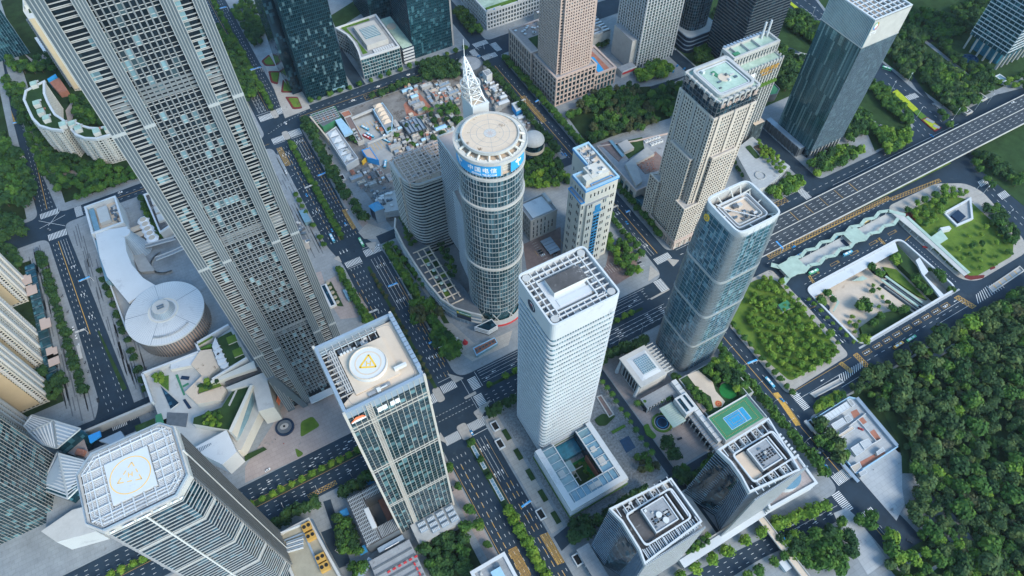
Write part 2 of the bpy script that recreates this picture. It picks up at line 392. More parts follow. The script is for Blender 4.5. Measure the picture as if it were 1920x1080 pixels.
# sheets laid on the blocks, each a few millimetres above the one below
SHEETS=[]
def sheet(poly,m,name,z=.16,r=0):
    SHEETS.append((z,len(SHEETS),rounded(poly,r,5) if r else ccw(poly),m,name))
def lay_sheets():
    for i,(z,k,p,m,name) in enumerate(sorted(SHEETS)):
        b=MB();b.cap(p,.14+.0025*i);struct(name,b,m)
LA=.164
sheet(rect(97,445,330,457),'asphalt','side_road',.188)
sheet(rect(166,686,181,1000),'asphalt','side_road',.188)
sheet(rect(238,697,250,1000),'asphalt','side_road',.188)
sheet([(-212,389),(-181,388),(-148,388),(-147,382),(-183,382),(-202,381)],'asphalt','side_road',.188)
sheet(rect(207,48,214.5,224),'asphalt','side_road',.188)
sheet([(99,97),(128,103),(128,113),(99,109)],'asphalt','side_road',.188)
sheet(rect(196,92,262,104),'asphalt','side_road',.188)
sheet([(-48,224),(-42,223),(-46,170),(-51,170)],'asphalt','side_road',.188)
sheet([(-58,202),(-49,201),(-50,169),(-57,170)],'asphalt','side_road',.189)
sheet([(483,510),(537,505),(526,503),(481,499)],'asphalt','side_road',.188)
sheet([(678,495),(687,477),(703,455),(691,446),(669,471)],'concrete','ramp_road',.188)
sheet([(678,495),(690,480),(691,468),(675,477)],'asphalt','ramp_road',.189)
# plazas
sheet([(-178,628),(-169,518),(-161,400),(-159,354),(-100,372),(-40,300),(48,300),(48,620),(40,632)],'pavement','plaza_paving',LA)
sheet([(-98,270),(-94,283),(-60,310),(-36,333),(-2,309),(-4,268),(-51,268)],'pavement_pink','plaza_paving',.17)
sheet([(23,444),(43,441),(50,426),(56,380),(43,374),(28,380)],'pavement_pink','plaza_paving',.17)
sheet([(32,444),(46,439),(47,430),(30,429)],'pavement','plaza_paving',.175)
sheet([(98,225),(320,225),(320,40),(98,50)],'pavement','plaza_paving',LA)
sheet([(113,224),(206,224),(206,108),(113,112)],'speckled_paving','plaza_paving',.17)
sheet([(99,222),(110,222),(110,112),(99,112)],'pavement_warm','plaza_paving',.17)
sheet([(215.5,222),(262,222),(262,106),(215.5,106)],'pavement_pink','plaza_paving',.17)
sheet([(102,16),(226,15),(226,-300),(102,-300)],'pavement','plaza_paving',LA)
sheet([(-690,228),(52,226),(52,-300),(-690,-300)],'pavement','plaza_paving',LA)
sheet([(-690,228),(-85,228),(-85,215),(-690,215)],'pavement_warm','plaza_paving',.17)
sheet([(46,226),(54,226),(54,-300),(46,-300)],'pavement_pink','plaza_paving',.17)
sheet([(83,471),(96,478),(114,454),(97,453),(85,460)],'pavement_warm','plaza_paving',.17)
sheet([(110,328),(118,324),(126,295),(136,290),(164,289),(153,277),(116,278),(110,292)],'pavement_warm','plaza_paving',.17)
sheet([(114,393),(116,370),(115,339),(104,347),(103,375)],'sand_paving','plaza_paving',.17)
sheet([(282,308),(269,303),(279,284),(299,286),(319,300),(315,328),(299,326)],'brown_paving','car_park',.165)
sheet([(224,373),(270,374),(251,343),(211,343)],'brown_paving','car_park',.165)
sheet([(107,798),(102,806),(85,793),(74,676),(106,678),(108,705)],'pavement_warm','plaza_paving',.165)
sheet([(-172,711),(-160,711),(-149,699),(-160,697)],'pavement_pink','plaza_paving',.165)
sheet([(-185,986),(-171,932),(-146,932),(-155,947),(-169,938),(-178,960)],'pavement_pink','plaza_paving',.165)
sheet([(-151,787),(-135,818),(-136,839),(-150,818)],'pavement_pink','footpath',.165)
sheet([(535,380),(504,372),(500,314),(527,344)],'pavement_warm','plaza_paving',.165)
sheet([(885,395),(868,367),(880,348),(881,327),(935,322),(961,342),(917,385)],'pavement_white','plaza_paving',.165)
sheet([(851,399),(871,403),(918,389),(880,387),(853,390)],'pavement_white','plaza_paving',.165)
# parks and lawns
sheet([(345,222),(405,221),(419,212),(416,125),(410,120),(354,120),(349,150)],'lawn','lawn',.17,5)
sheet([(592,211),(655,209),(672,190),(665,128),(648,116),(588,117),(582,135)],'lawn','lawn',.17,6)
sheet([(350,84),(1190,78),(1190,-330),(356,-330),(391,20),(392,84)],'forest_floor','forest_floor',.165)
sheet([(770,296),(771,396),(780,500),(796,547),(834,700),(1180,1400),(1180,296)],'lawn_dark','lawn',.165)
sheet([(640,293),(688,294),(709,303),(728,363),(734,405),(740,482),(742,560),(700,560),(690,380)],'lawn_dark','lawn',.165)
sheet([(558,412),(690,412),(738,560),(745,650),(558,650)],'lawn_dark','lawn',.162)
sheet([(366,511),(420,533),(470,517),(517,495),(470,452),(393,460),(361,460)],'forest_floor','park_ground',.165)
sheet([(354,92),(361,95),(386,93),(384,85),(351,85)],'lawn','lawn',.175)
sheet([(194,842),(238,860),(237,828),(190,809)],'lawn_dark','lawn',.165)
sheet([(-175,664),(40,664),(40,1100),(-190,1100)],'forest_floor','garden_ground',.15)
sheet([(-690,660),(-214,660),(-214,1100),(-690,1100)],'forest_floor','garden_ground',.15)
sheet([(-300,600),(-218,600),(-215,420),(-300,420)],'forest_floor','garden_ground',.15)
for nm,q in (('a',[(82.4,794),(95.6,802.6),(95.7,775.1),(83.7,781.9)]),('b',[(83.9,770.6),(96.9,763.3),(86.1,738.8),(79.9,746.6)]),('c',[(95.1,746.7),(97.1,715.6),(84.5,722.7)]),('d',[(86.3,713.3),(99.9,705.6),(97.9,682.2),(87,686.3)])):
    sheet(q,'hedge_red','flower_bed',.17,3);cx=sum(p[0] for p in q)/len(q);cy=sum(p[1] for p in q)/len(q)
    sheet([(cx+(p[0]-cx)*.72+1,cy+(p[1]-cy)*.72) for p in q],'lawn','lawn',.175,2)
for q in ([(-40.4,298.8),(-29.6,299),(-26.9,287),(-45.3,285.1)],[(-52.6,279.1),(-47.2,270),(-53.7,268.8)]):
    sheet(q,'lawn','lawn',.176,3)
# lower-right forecourt and paths
sheet([(342,30),(387,29),(387,22),(366,2),(358,-8),(342,-14),(342,15)],'pavement_white','plaza_paving',.18)
sheet([(303,15),(315,13),(317,4),(313,-32),(292,-32),(295,-13),(298,0)],'pavement_white','plaza_paving',.18)
sheet([(343,82),(388,83),(391,80),(389,29),(342,29),(342,43),(341,62)],'pavement_white','yard_paving',.184)
for q in ([(379.2,72.1),(385.7,71.3),(384.7,66.2),(377.1,65.9)],[(379.1,63.8),(384.8,63.3),(384.5,58),(378.5,58.2)],[(379.8,50.5),(384.9,50.4),(383.5,41.3),(377.9,41.8)],[(352.1,35.4),(378.4,33.5),(376.7,30.1),(351.3,30.7)]):
    sheet(q,'brick_red','brick_paving',.19)
sheet([(375,-41),(378,-52),(384,-53),(376,-65),(371,-64),(371,-52),(369,-42)],'pavement_pink','park_path',.17)
sheet([(366,-42),(374,-42),(374,-51),(366,-52)],'pavement_white','park_path',.18)
sheet([(406,-28),(399,-43),(397,-42),(404,-29)],'pavement','park_path',.17)
sheet([(314,-39),(351,-41),(351,-43),(315,-43)],'pavement_white','park_path',.18)
sheet([(334,-52),(353,-53),(353,-54),(333,-55)],'pavement_white','park_path',.18)
sheet([(474,78),(514,75),(512,71),(472,72)],'pavement','park_path',.17)
sheet([(404,58),(393,29),(376,11),(383,7),(398,26),(412,54)],'lawn_dark','lawn',.17)
# avenue verges planted on the right-hand blocks
sheet([(84,650),(97,640),(97,470),(90,470),(85,520)],'pavement_pink','footway',.165)
sheet([(97,440),(110,436),(116,345),(116,300),(98,300)],'lawn_dark','planting',.165)
sheet([(102,440),(106,440),(112,345),(110,300),(106,300)],'pavement','footway',.17)
# paint on the roads
wl=MB();yl=MB();ZL=.006
def dash(mb,ax,c,a,b,on=2.5,off=5,w=.28,z=ZL):
    t=a
    while t<b:
        e=min(b,t+on)
        mb.face([(c-w/2,t,z),(c+w/2,t,z),(c+w/2,e,z),(c-w/2,e,z)] if ax == 'v' else [(t,c-w/2,z),(e,c-w/2,z),(e,c+w/2,z),(t,c+w/2,z)]);t += on+off
def line(mb,ax,c,a,b,w=.28,z=ZL):dash(mb,ax,c,a,b,b-a,1,w,z)
def dashp(mb,a,b,on=2.5,off=5,w=.28,z=ZL):
    d=Vector((b[0]-a[0],b[1]-a[1]));L=d.length;d /= L;t=0
    while t<L:
        e=min(L,t+on);mb.strip((a[0]+d.x*t,a[1]+d.y*t),(a[0]+d.x*e,a[1]+d.y*e),w,z);t += on+off
def zebra(ax,a0,a1,b0,b1,sp=1.4,w=.7,z=.010):
    """crosswalk: stripes run along ax; stacked from a0 to a1 across"""
    t=a0
    while t<a1:
        wl.cap(rect(t,b0,t+w,b1) if ax == 'v' else rect(b0,t,b1,t+w),z);t += sp
def arrow(x,y,ang,z=.012,s=1.):
    c,n=math.cos(R(ang)),math.sin(R(ang))
    for pts in ([(-2.2,-.2),(.4,-.2),(.4,.2),(-2.2,.2)],[(.4,-.75),(2.2,0),(.4,.75)]):
        wl.face([(x+s*(c*p-n*q),y+s*(n*p+c*q),z) for p,q in pts])
def boxhatch(mb,q,n,z=.01,w=.22):
    a,b,c,d=[Vector(p) for p in q]
    for p,r in ((a,b),(b,c),(c,d),(d,a)):mb.strip(p,r,w,z)
    for k in range(1,2*n):
        def at(t):return a.lerp(b,t/n) if t <= n else b.lerp(c,(t-n)/n) if n<t <= 2*n else c
        m=max(2,round(n*(d-a).length/(b-a).length)) if (b-a).length else n
    L=(b-a).length;H=(d-a).length;st=L/n
    ex=(b-a).normalized();ey=(d-a).normalized()
    t=-H
    while t<L:
        for sgn in (0,1):
            s0,s1=max(0,-t),min(H,L-t)
            if s1-s0>.4:
                P=lambda s:a+ex*(t+s)+ey*(s if sgn == 0 else H-s)
                mb.strip(P(s0),P(s1),w,z+(.003 if sgn else .0))
        t += st
# main avenue
for u in (53.2,56.6,60):dash(wl,'v',u,470,630)
for u in (71,74.2,77.6,80.6):dash(wl,'v',u,470,600);line(wl,'v',u,603,636,.22)
line(yl,'v',62.9,470,636,.2);dash(yl,'v',57,470,620,5,5,.35);dash(yl,'v',77.6,520,634,4,3,.4);dash(yl,'v',80.7,470,634,4,3,.4)
for u in (58.5,62,65.5,69):dash(wl,'v',u,278,432)
for u in (81,84.4,88,91.5):dash(wl,'v',u,278,360);line(wl,'v',u,362,432,.22)
for u in (58.3,88):dash(yl,'v',u,276,430,5,6,.4)
dash(yl,'v',91.6,276,380,5,5,.4);line(yl,'v',93.9,290,400,.25);line(yl,'v',54.9,280,400,.25)
for u in (51,54.5,58,72,75):dash(wl,'v',u,700,1000)
line(yl,'v',60.5,700,960,.3);line(yl,'v',62.8,700,960,.2)
for u in (50,53.4,56.8):line(wl,'v',u,700,730,.22)
for u in (59,62.8,66.6,70.4):dash(wl,'v',u,-60,208)
for u in (84.5,88,91.6,95):dash(wl,'v',u,-60,160)
for u in (84.5,88,91.6):line(wl,'v',u,168,210,.22)
dash(yl,'v',62.6,-60,200,5,4,.45);dash(yl,'v',88.2,-60,165,5,5,.45);dash(yl,'v',91.8,-60,165,5,5,.45);line(yl,'v',91.7,168,206,.35)
line(yl,'v',56.2,60,200,.25);line(yl,'v',82.2,-60,210,.3)
zebra('v',48.5,62,641,650);zebra('v',69.5,83,641,652);zebra('v',47,61.5,684,694);zebra('v',69.5,79,686,697)
zebra('v',56,72,433.5,441);zebra('v',78,95,437,446);zebra('v',56,70.5,258,267);zebra('v',79,92,262,270)
zebra('v',60,74,217,225);zebra('v',83.5,99,218,226);zebra('u',229,246,100,108);zebra('u',252,264,103,111)
zebra('u',230,245,40,48);zebra('u',252,266,38,46)
line(wl,'u',639.5,48,62,.35)
line(wl,'u',639.2,69,83,.35);line(wl,'u',697,46,62,.35);line(wl,'u',448.5,78,95,.3);line(wl,'u',432,56,72,.3);line(wl,'u',274,79,94,.3);line(wl,'u',214.5,83,99,.35)
line(wl,'v',112.5,252,268,.3);line(wl,'v',98.4,229,267,.25)
for v in (240,245.5):dash(wl,'u',v,60,97,1.6,1.6,.25)
for u in (51.5,55,58.5):arrow(u,618,-90);arrow(u,520,-90)
for u in (72.5,76,79.2):arrow(u,600,90);arrow(u,630,90)
for u in (83,86.4,90):arrow(u,420,90);arrow(u,372,90);arrow(u,300,90);arrow(u,200,90);arrow(u,175,90)
for u in (57,60.5,64):arrow(u,455,-90);arrow(u,285,-90)
boxhatch(yl,[(49,600),(54.5,600),(54.5,632),(49,632)],3);boxhatch(yl,[(79.5,478),(83.5,478),(83.5,508),(79.5,508)],3)
boxhatch(yl,[(90.4,115.4),(96.9,114.3),(94.8,91.7),(90.9,89.8)],5);boxhatch(yl,[(63.3,117.9),(70.1,117.4),(69.5,93.7),(63.3,94.8)],5)
# cross street
for v in (255,258.5,262,265):dash(wl,'u',v,115,300);line(wl,'u',v,116,160,.2);line(wl,'u',v,235,290,.2)
line(wl,'u',267.3,115,300,.25)
for v in (231,235,239,243):dash(wl,'u',v,110,300)
for v in (231.5,235.3,239.2,243):line(wl,'u',v,235,306,.22)
for u in range(120,300,26):arrow(u,257,180);arrow(u+8,260,180)
for u in (250,284,300):
    for v in (233.4,237.2,241.2):arrow(u,v,0)
for v in (235.5,239.5,243.5):dash(wl,'u',v,-300,38)
for v in (255.5,259.5,263.3):dash(wl,'u',v,-300,38)
line(yl,'u',246.3,-300,34,.22);line(yl,'u',252.2,-300,34,.22)
for u in (-60,-20,10):arrow(u,237.5,0);arrow(u-20,261.5,180);arrow(u-26,257.5,180)
boxhatch(yl,[(-57.4,235.5),(-33.2,235.7),(-33.1,232.2),(-56.8,231.9)],9)
# avenue side markings at the crossing with the east street
zebra('v',329,346,284,292);zebra('u',254,268,312,321);zebra('u',230,246,313,321)
line(yl,'v',337,296,640,.45);dash(wl,'v',331.8,320,640);dash(wl,'v',342,320,640);line(wl,'v',333,296,320,.25);line(wl,'v',329.8,296,330,.22)
for v in (310,360,520):arrow(331,v,-90);arrow(334,v,-90)
zebra('v',329,350,428,440);zebra('v',331,350,655,664);zebra('v',333,352,684,693);zebra('u',664,682,322,330);zebra('u',664,682,353,361)
boxhatch(yl,[(335,520),(341,520),(341,572),(335,572)],3)
line(yl,'v',332,30,222,.4);dash(wl,'v',327,30,222);dash(wl,'v',337,30,222)
boxhatch(yl,[(332.9,118.8),(337.3,117.4),(334.4,86.8),(328.9,85.7)],10)
zebra('v',323,341,29,38);zebra('u',10,26,312,320);zebra('u',93,110,345,352);zebra('v',318,332,-3,4)
line(yl,'v',323.5,-200,-4,.4);dash(wl,'v',328,-200,-4);line(wl,'v',326,-60,-4,.22)
# north street
line(yl,'u',670.5,90,320,.3);dash(wl,'u',665,90,320);dash(wl,'u',676,90,320);boxhatch(yl,[(170,659),(200,659),(200,668),(170,668)],6)
line(yl,'u',643.5,-160,44,.3);dash(wl,'u',640,-160,40);dash(wl,'u',647,-160,40);zebra('u',637,651,-168,-161)
dashp(wl,(62,668),(100,676),1.8,2,.3);dashp(wl,(48,660),(80,672),1.8,2,.3)
# west street
zebra('v',-201,-184,652,660);zebra('v',-198,-180,617,626);zebra('v',-183,-171,370,377);zebra('v',-168,-160.5,372,379)
def wl_off(t,k):return (-199+11.5*(1-(t-404)/214)+k*(1-.15*(t-404)/214),t)
for k in (4,8,16,19):dashp(wl,wl_off(610,k),wl_off(390,k))
for k in (10.2,):dashp(yl,wl_off(612,k),wl_off(480,k),400,1,.5)
for k in (13,16,19):dashp(wl,wl_off(612,k),wl_off(575,k),100,1,.25)
for t in (570,530,500):
    for k in (14.2,17.2):arrow(*wl_off(t,k),92)
for k in (4.5,8,12,15):dash(wl,'v',-203+k,664,1000)
line(yl,'v',-193.2,664,960,.45);boxhatch(yl,[(-210.7,860.8),(-207,858.7),(-205.1,822.5),(-207.6,825)],3)
for q in ([(-195.6,639),(-180,656.9)],[(-204.2,639.3),(-177.8,646.1)],[(-203.5,651.2),(-180.3,630.3)]):
    dashp(wl,q[0],q[1],100,1,.35,.012)
for q in (((324,682.9),(339.7,681.4)),((346.1,687.7),(341.2,675.6)),((332.3,693),(334.4,677)),((352.1,681.8),(352.9,666.6)),((330.8,664.6),(342.9,664.9))):dashp(wl,q[0],q[1],100,1,.3,.012)
# terminal loop and the road south of it
zt=.01
line(yl,'u',111.2,345,420,.25);dash(wl,'u',101.5,430,560,4,5);line(wl,'u',97,520,560,.25);line(wl,'u',104.5,525,560,.25);line(wl,'u',103.5,345,400,.25)
for u in (352,380,540,553):arrow(u,107,180)
for k in range(9):
    u0=432+k*13
    boxhatch(yl,[(u0,106),(u0+9,106),(u0+9,110),(u0,110)],1);dash(wl,'u',108,u0+1.2,u0+8,1.2,1.2,1.0,.02)
for q in ([(560,93),(566,93),(561,110),(555,110)],[(423,92),(428,92),(428,112),(423,112)],[(405,112),(409,112),(411,100),(407,100)]):boxhatch(yl,q,2,.012,.35)
for k in range(12):wl.strip((392+k*2.6,96+k*.25),(397+k*2.6,103.5),.6,.012);wl.strip((570+k*3.4,94),(577+k*2.9,104-abs(k-6)*.3),.6,.012)
line(wl,'u',93.3,390,425,.25)
for a,b in (((449.9,198.7),(447.8,189.4)),((546.4,199.5),(545.6,188.5)),((567.6,183.6),(578,185.4)),((422.5,169.7),(429.8,168.9))):
    boxhatch(yl,[a,(a[0]+2.5,a[1]),(b[0]+2.5,b[1]),b],1,.012,.3)
for k in range(5):
    u0=452+k*27
    boxhatch(yl,[(u0,196.6),(u0+11,196.6),(u0+11,199),(u0,199)],1,.012,.2)
dash(wl,'u',193.5,440,560,2.5,4);dash(wl,'v',427.5,126,180,2.5,4);dash(wl,'v',572,122,185,1.5,2)
for v in (128,136):arrow(424.8,v,-90)
dash(wl,'u',231,425,610,3,4);line(yl,'u',234.3,430,600,.35)
# ramp hatching between the highway and the terminal road
boxhatch(yl,[(432,236),(600,232),(600,236.5),(432,240)],44,.012,.3)
boxhatch(yl,[(600,229),(668,223),(669,227),(600,233.5)],18,.012,.3)
for k in range(46):wl.strip((505+k*4.1,239.8-k*.05),(509+k*4.1,243.5-k*.02),.55,.012)
line(wl,'u',244,500,700,.3);dash(wl,'u',247.5,420,690,3,4)
line(wl,'u',290,356,530,.25);dash(wl,'u',283,356,690,4,5);boxhatch(yl,[(474,284),(502,284),(502,289.5),(474,289.5)],6)
line(wl,'u',277.5,560,760,.3);zebra('u',276,290,520,528)
for u in (620,655,760):arrow(u,286,180)
# wide north-south road on the right
for a,b in (((755.8,386),(745.8,287.9)),((771.1,393.6),(757.1,285.6)),((764.7,545),(764.6,494.2)),((778.6,553.9),(774.8,498.9)),((765.3,555.8),(761.9,500.9)),((744.1,370),(730.4,280.6))):dashp(wl,a,b,3.5,5,.32,.012)
for a,b in (((728.6,358.8),(716.2,278.7)),((720.3,352.7),(707,278.1)),((737.7,560.3),(737.6,535.9)),((744.3,559.4),(744.1,534.9))):dashp(wl,a,b,3.5,5,.32,.012)
for k in range(9):wl.strip((740.5+k*2.0,335-k*.2),(741.5+k*2.0,343-k*.2),.9,.013)
for a,b in (((724.9,543.1),(748.2,543.4)),((736.2,527.3),(747.5,527.6))):dashp(yl,a,b,100,1,1.6,.014)
for a,b in (((692.7,199.1),(675.4,123.5)),((703.2,199.9),(691.3,135.7)),((709.8,196.2),(700.7,142.8))):dashp(wl,a,b,3.5,5,.32,.012)
for k in range(9):wl.strip((704+k*2.2,172),(706+k*2.2,180),.9,.013)
for k in range(6):wl.strip(*( (700+k*2.1,196),(703+k*2.1,203)),.9,.013)
for a,b in (((746.7,238.1),(734.7,171.3)),((763.9,235.7),(757,185.9)),((788,233.3),(783.7,206.2))):dashp(wl,a,b,3,5,.3,.012)
# far bottom street
for v0,v1 in ((30,22),(26,18),(22,14.5)):dashp(wl,(150,v0+1.5),(305,v1),2.5,5,.28,.012)
dashp(wl,(260,21.5),(310,18),100,1,.22,.012)
for u in (268,285,300):arrow(u,25-.06*(u-250),0);arrow(u,19-.06*(u-250),0)
# car park bays
for k in range(11):wl.strip((278+k*2.6,298),(278+k*2.6,303.5),.2,.47);wl.strip((278+k*2.6,304.5),(278+k*2.6,309),.2,.47)
for k in range(14):wl.strip((311,290+k*3.3),(316.5,290+k*3.3),.2,.47);wl.strip((232,330+k*3.2),(237,330+k*3.2),.2,.47)
for k in range(6):dashp(yl,(230+k*6,352),(230+k*6,360),100,1,.25,.47)
struct('lane_marking',wl,'line_white');struct('yellow_marking',yl,'line_yellow')
# dark stone strips let into the long plazas
st=MB();rn=random.Random(4)
for k in range(60):
    t=rn.uniform(360,600);L=rn.uniform(12,38);off=rn.choice((3,5.5,8,11,14.5,18));p0=-180+.085*(600-t);st.box(p0+off,t,.16,p0+off+.9,t+L,.175) if t+L<628 else None
for k in range(70):
    t=rn.uniform(385,600);L=rn.uniform(12,40);off=rn.choice((2,4.5,7,11,14,17,20));p0=-203+.05*(600-t);st.box(p0-off-1,t,.13,p0-off,t+L,.145) if t+L<618 else None
for k in range(46):
    t=rn.uniform(460,600);L=rn.uniform(12,34);off=rn.choice((2,5,8,11,14,17));st.box(46-off,t,.16,46-off+.9,t+L,.175) if t+L<634 else None
struct('paving_strip',st,'paving_dark',kind='stuff')
# elevated highway: deck, barriers, piers
hz=lambda u:0 if u<470 else 8*(3*((min(u,640)-470)/170)**2-2*((min(u,640)-470)/170)**3)
hw=thing('elevated_highway','long straight elevated highway with two carriageways and pale barriers','highway',(700,255,.13))
us=[424,470]+list(range(480,650,10))+[660,700,760,840,950,1190]
def hv(v,u):return v*(550-hz(u))/550
dk=MB();md=MB();ln=MB();ly=MB()
def hstrip(mb,va,vb,za,zb,m=0):
    for a_,b_ in zip(us,us[1:]):
        A=[(a_,hv(va,a_),hz(a_)+za),(b_,hv(va,b_),hz(b_)+za),(b_,hv(vb,b_),hz(b_)+za),(a_,hv(vb,a_),hz(a_)+za)]
        B=[(p[0],p[1],p[2]-za+zb) for p in A]
        mb.face(B,m);mb.face([A[0],A[1],B[1],B[0]],m);mb.face([A[2],A[3],B[3],B[2]],m)
hstrip(dk,240,273,-1.2,.13);part(hw,'deck',dk,'highway_asphalt')
for va,vb,nm in ((272.8,273.6,'barrier'),(239.4,240.1,'barrier'),(256.4,257,'median_barrier')):
    b=MB();hstrip(b,va,vb,-1.3 if nm == 'barrier' else .1,1.1);part(hw,nm,b,'concrete_light')
hd=MB()
for v in (244.5,248.4,252.4,261,265,269):
    t=426
    while t<1100:hd.face([(t,hv(v-.16,t),hz(t)+.15),(t+4,hv(v-.16,t+4),hz(t+4)+.15),(t+4,hv(v+.16,t+4),hz(t+4)+.15),(t,hv(v+.16,t),hz(t)+.15)]);t += 10
part(hw,'lane_paint',hd,'line_white','stuff')
hb=MB()
for u in (492,512,532,552,572):hb.face([(u,hv(258,u),hz(u)+.155),(u+1.6,hv(258,u),hz(u)+.155),(u+1.6,hv(271.5,u),hz(u)+.155),(u,hv(271.5,u),hz(u)+.155)])
part(hw,'speed_bar_paint',hb,'line_yellow','stuff')
for u in (600,640,680,720,790,830,870,910):
    p=MB()
    for v in (247,265):p.box(u-1,hv(v,u)-1.2,.1,u+1,hv(v,u)+1.2,hz(u)-1)
    part(hw,'pier',p,'concrete')
gv=MB();gv.cap([(520,239),(700,236.8),(700,239),(520,239.9)],.14);struct('verge',gv,'lawn')

# the very tall ribbed tower
PX0,PX1,PY0,PY1=-46,18,312,374
t=thing('skyscraper','tallest tower with grey steel ribs over a dark window grid, running out of frame','skyscraper',(-14,343),foot=rect(-52,300,24,380))
TOP=540
core=MB();cp=[(-40,314.2),(12,314.2),(17,319),(17,369),(12,373),(-40,373),(-45,369),(-45,319)]
core.prism(cp,2,TOP,0,1);part(t,'glass_wall',core,['glass_core','roof_grey'])
# floors: a lipped ledge on each storey, heavier at the refuge floors
fl=MB().ring(offset(cp,-.2),offset(cp,.18),0,.34).mesh('floor_band','fin_grey');fs=MB().ring(offset(cp,-.2),offset(cp,.15),0,.24).mesh('sill_band','fin_grey')
for z in frange(15.4,TOP,5.2):ob('floor_band',fl,t,(0,0,z));ob('sill_band',fs,t,(0,0,z+1.9))
fm=MB().ring(offset(cp,-.2),offset(cp,.2),0,1.3).mesh('louvre_belt','rib_grey');
for z in (108,219,330,441):
    for k in range(4):ob('louvre_belt',fm,t,(0,0,z+k*2.3))
def pier(x0,x1,y,name='corner_pier',taper=0,dep=1.6):
    b=MB();b.box(x0,y-dep,.2,x1,y+1.5,TOP);o=part(t,name,b,'steel')
    k=max(2,int((x1-x0)/1.25));r=MB()
    for i in range(k+1):
        x=x0+(x1-x0)*i/k;r.box(x-.16,y-dep-.45,4,x+.16,y-dep+.1,TOP)
    part(t,'rib',r,'aluminium','stuff',sub=o)
    for z in (96,207,318,429):
        part(t,'joint_collar',MB().box(x0-.3,y-dep-.6,z,x1+.3,y-dep+.2,z+1.6),'aluminium',sub=o)
pier(-31.2,-26.2,313.4,'main_pier');pier(.4,5.6,313.4,'main_pier')
pier(-46.4,-40.2,314,'corner_pier',dep=1.4);pier(13.2,18.4,314,'corner_pier',dep=1.4)
for x in (-46.5,18.4):
    b=MB();sx=-1 if x<0 else 1
    b.box(x-sx*1.5,318,.2,x,326,TOP);b.box(x-sx*1.5,348-12,.2,x,343,TOP);b.box(x-sx*1.5,360,.2,x,370,TOP);part(t,'side_pier',b,'steel')
vm=MB()
for i in range(9):x=-25.13+2.78*i;vm.box(x-.34,313.6,12,x+.34,314.4,TOP)
part(t,'mullion',vm,'rib_grey','stuff')
sm=MB()
for k in range(1,12):
    for x in (-45.2,17.2):sm.box(x-.5,319+k*4.2-.25,12,x+.5,319+k*4.2+.25,TOP)
part(t,'side_mullion',sm,'steel','stuff')
sl_m=MB()
for z in frange(12.2,TOP,2.6):sl_m.box(-40.3,313.8,z,-31,314.4,z+.34);sl_m.box(5.4,313.8,z,13.4,314.4,z+.34)
part(t,'strip_ledge',sl_m,'concrete','stuff')
lg=MB()   # splayed legs at the corners of the base
for sx,x0,x1 in ((-1,-31.6,-44),(1,6,17)):
    lg.prism([(x0-2.4,310),(x0+2.4,310),(x0+2.4,314),(x0-2.4,314)],.2,64,0,0,[(x1-3,311),(x1+3,311),(x1+3,315),(x1-3,315)])
part(t,'splayed_leg',lg,'steel')
cn=MB();cn.prism(rect(-26,306,0,312),8.2,9,0);cn.prism(rect(-26,305.6,0,306.2),7.8,9.3,0)
for k in range(9):cn.beam((-25+3*k,306),(-25+3*k,312),.4,9,9.4)
part(t,'entrance_canopy',cn,'white_panel')
cr=MB();cr.prism(offset(cp,-3),TOP,TOP+34,0,0,offset(cp,-20));part(t,'crown',cr,'steel')
# tower with the yellow triangle helipad
hp=rect(-3,170.3,42.5,215.5)
t=thing('office_tower','dark glass tower with cream fins and a round helipad bearing a yellow triangle','office tower',(20,193),foot=rect(-33,150,45,218))
facade(t,hp,.2,217,4.2,'glass_bank','steel_dark',.35,.12,None,'roof_dark',None)
c=MB();mullions(c,hp,1,223,3.25,.24,.5);part(t,'cream_fin',c,'fin_cream','stuff')
rm=MB().ring(offset(hp,.2),offset(hp,.7),0,.5).mesh('belt','fin_cream')
for z in (70.5,67.2,139,135.6,204.6,200.8):ob('belt',rm,t,(0,0,z))
for x in (-3,42.5):
    for y in (170.3,215.5):part(t,'corner_post',MB().box(x-.7,y-.7,.2,x+.7,y+.7,224.6),'fin_cream')
ld=MB()
for z in frange(6,222,1.9):ld.box(8.6,169.5,z,11.2,170.0,z+.25)
for x in (8.5,11.3):ld.box(x-.2,169.3,1,x+.2,170.1,223)
part(t,'louvred_shaft',ld,'fin_cream','stuff')
part(t,'parapet',MB().ring(offset(hp,-1.7),offset(hp,.1),217,224),'steel_blue')
dkm=MB();dkm.prism([(-1,172),(41,172),(41,212),(31.5,212),(31.5,178.5),(6.5,178),(6.5,181),(-1,177)],217,221.5);part(t,'roof_deck',dkm,'roof_cream')
pl=MB();pl.prism(rbox((6.6,204.3),(32.2,178.3)),217,222.6,0);part(t,'plant_house',pl,'roof_cream')
hc=(19.2,191.1)
hd=MB();hd.prism(circle(*hc,10.2,48),222.6,225.2,0);pad=part(t,'helipad',hd,['white_paint'])
rg=MB();rg.ring(circle(*hc,6.5,40),circle(*hc,7.3,40),225.2,225.26);rg.ring(circle(*hc,9.7,40),circle(*hc,10.1,40),225.2,225.7);part(t,'pad_ring',rg,'roof_cream',sub=pad)
def tri_mark(root,sub,cx,cy,z,r,a0,m,w=.75,gap=False):
    P=[(cx+r*math.cos(R(a0+120*k)),cy+r*math.sin(R(a0+120*k))) for k in range(3)];b=MB()
    for k in range(3):
        p,q=Vector(P[k]),Vector(P[(k+1)%3])
        if gap:
            for s,e in ((0,.26),(.4,.6),(.74,1)):b.strip(p.lerp(q,s),p.lerp(q,e),w,z)
        else:b.strip(p,q,w,z)
    return part(root,'triangle_mark',b,m,sub=sub)
fwd=math.degrees(math.atan2(.8704,.4924))
tri_mark(t,pad,*hc,225.27,5.1,fwd+4,'yellow_paint',1.0)
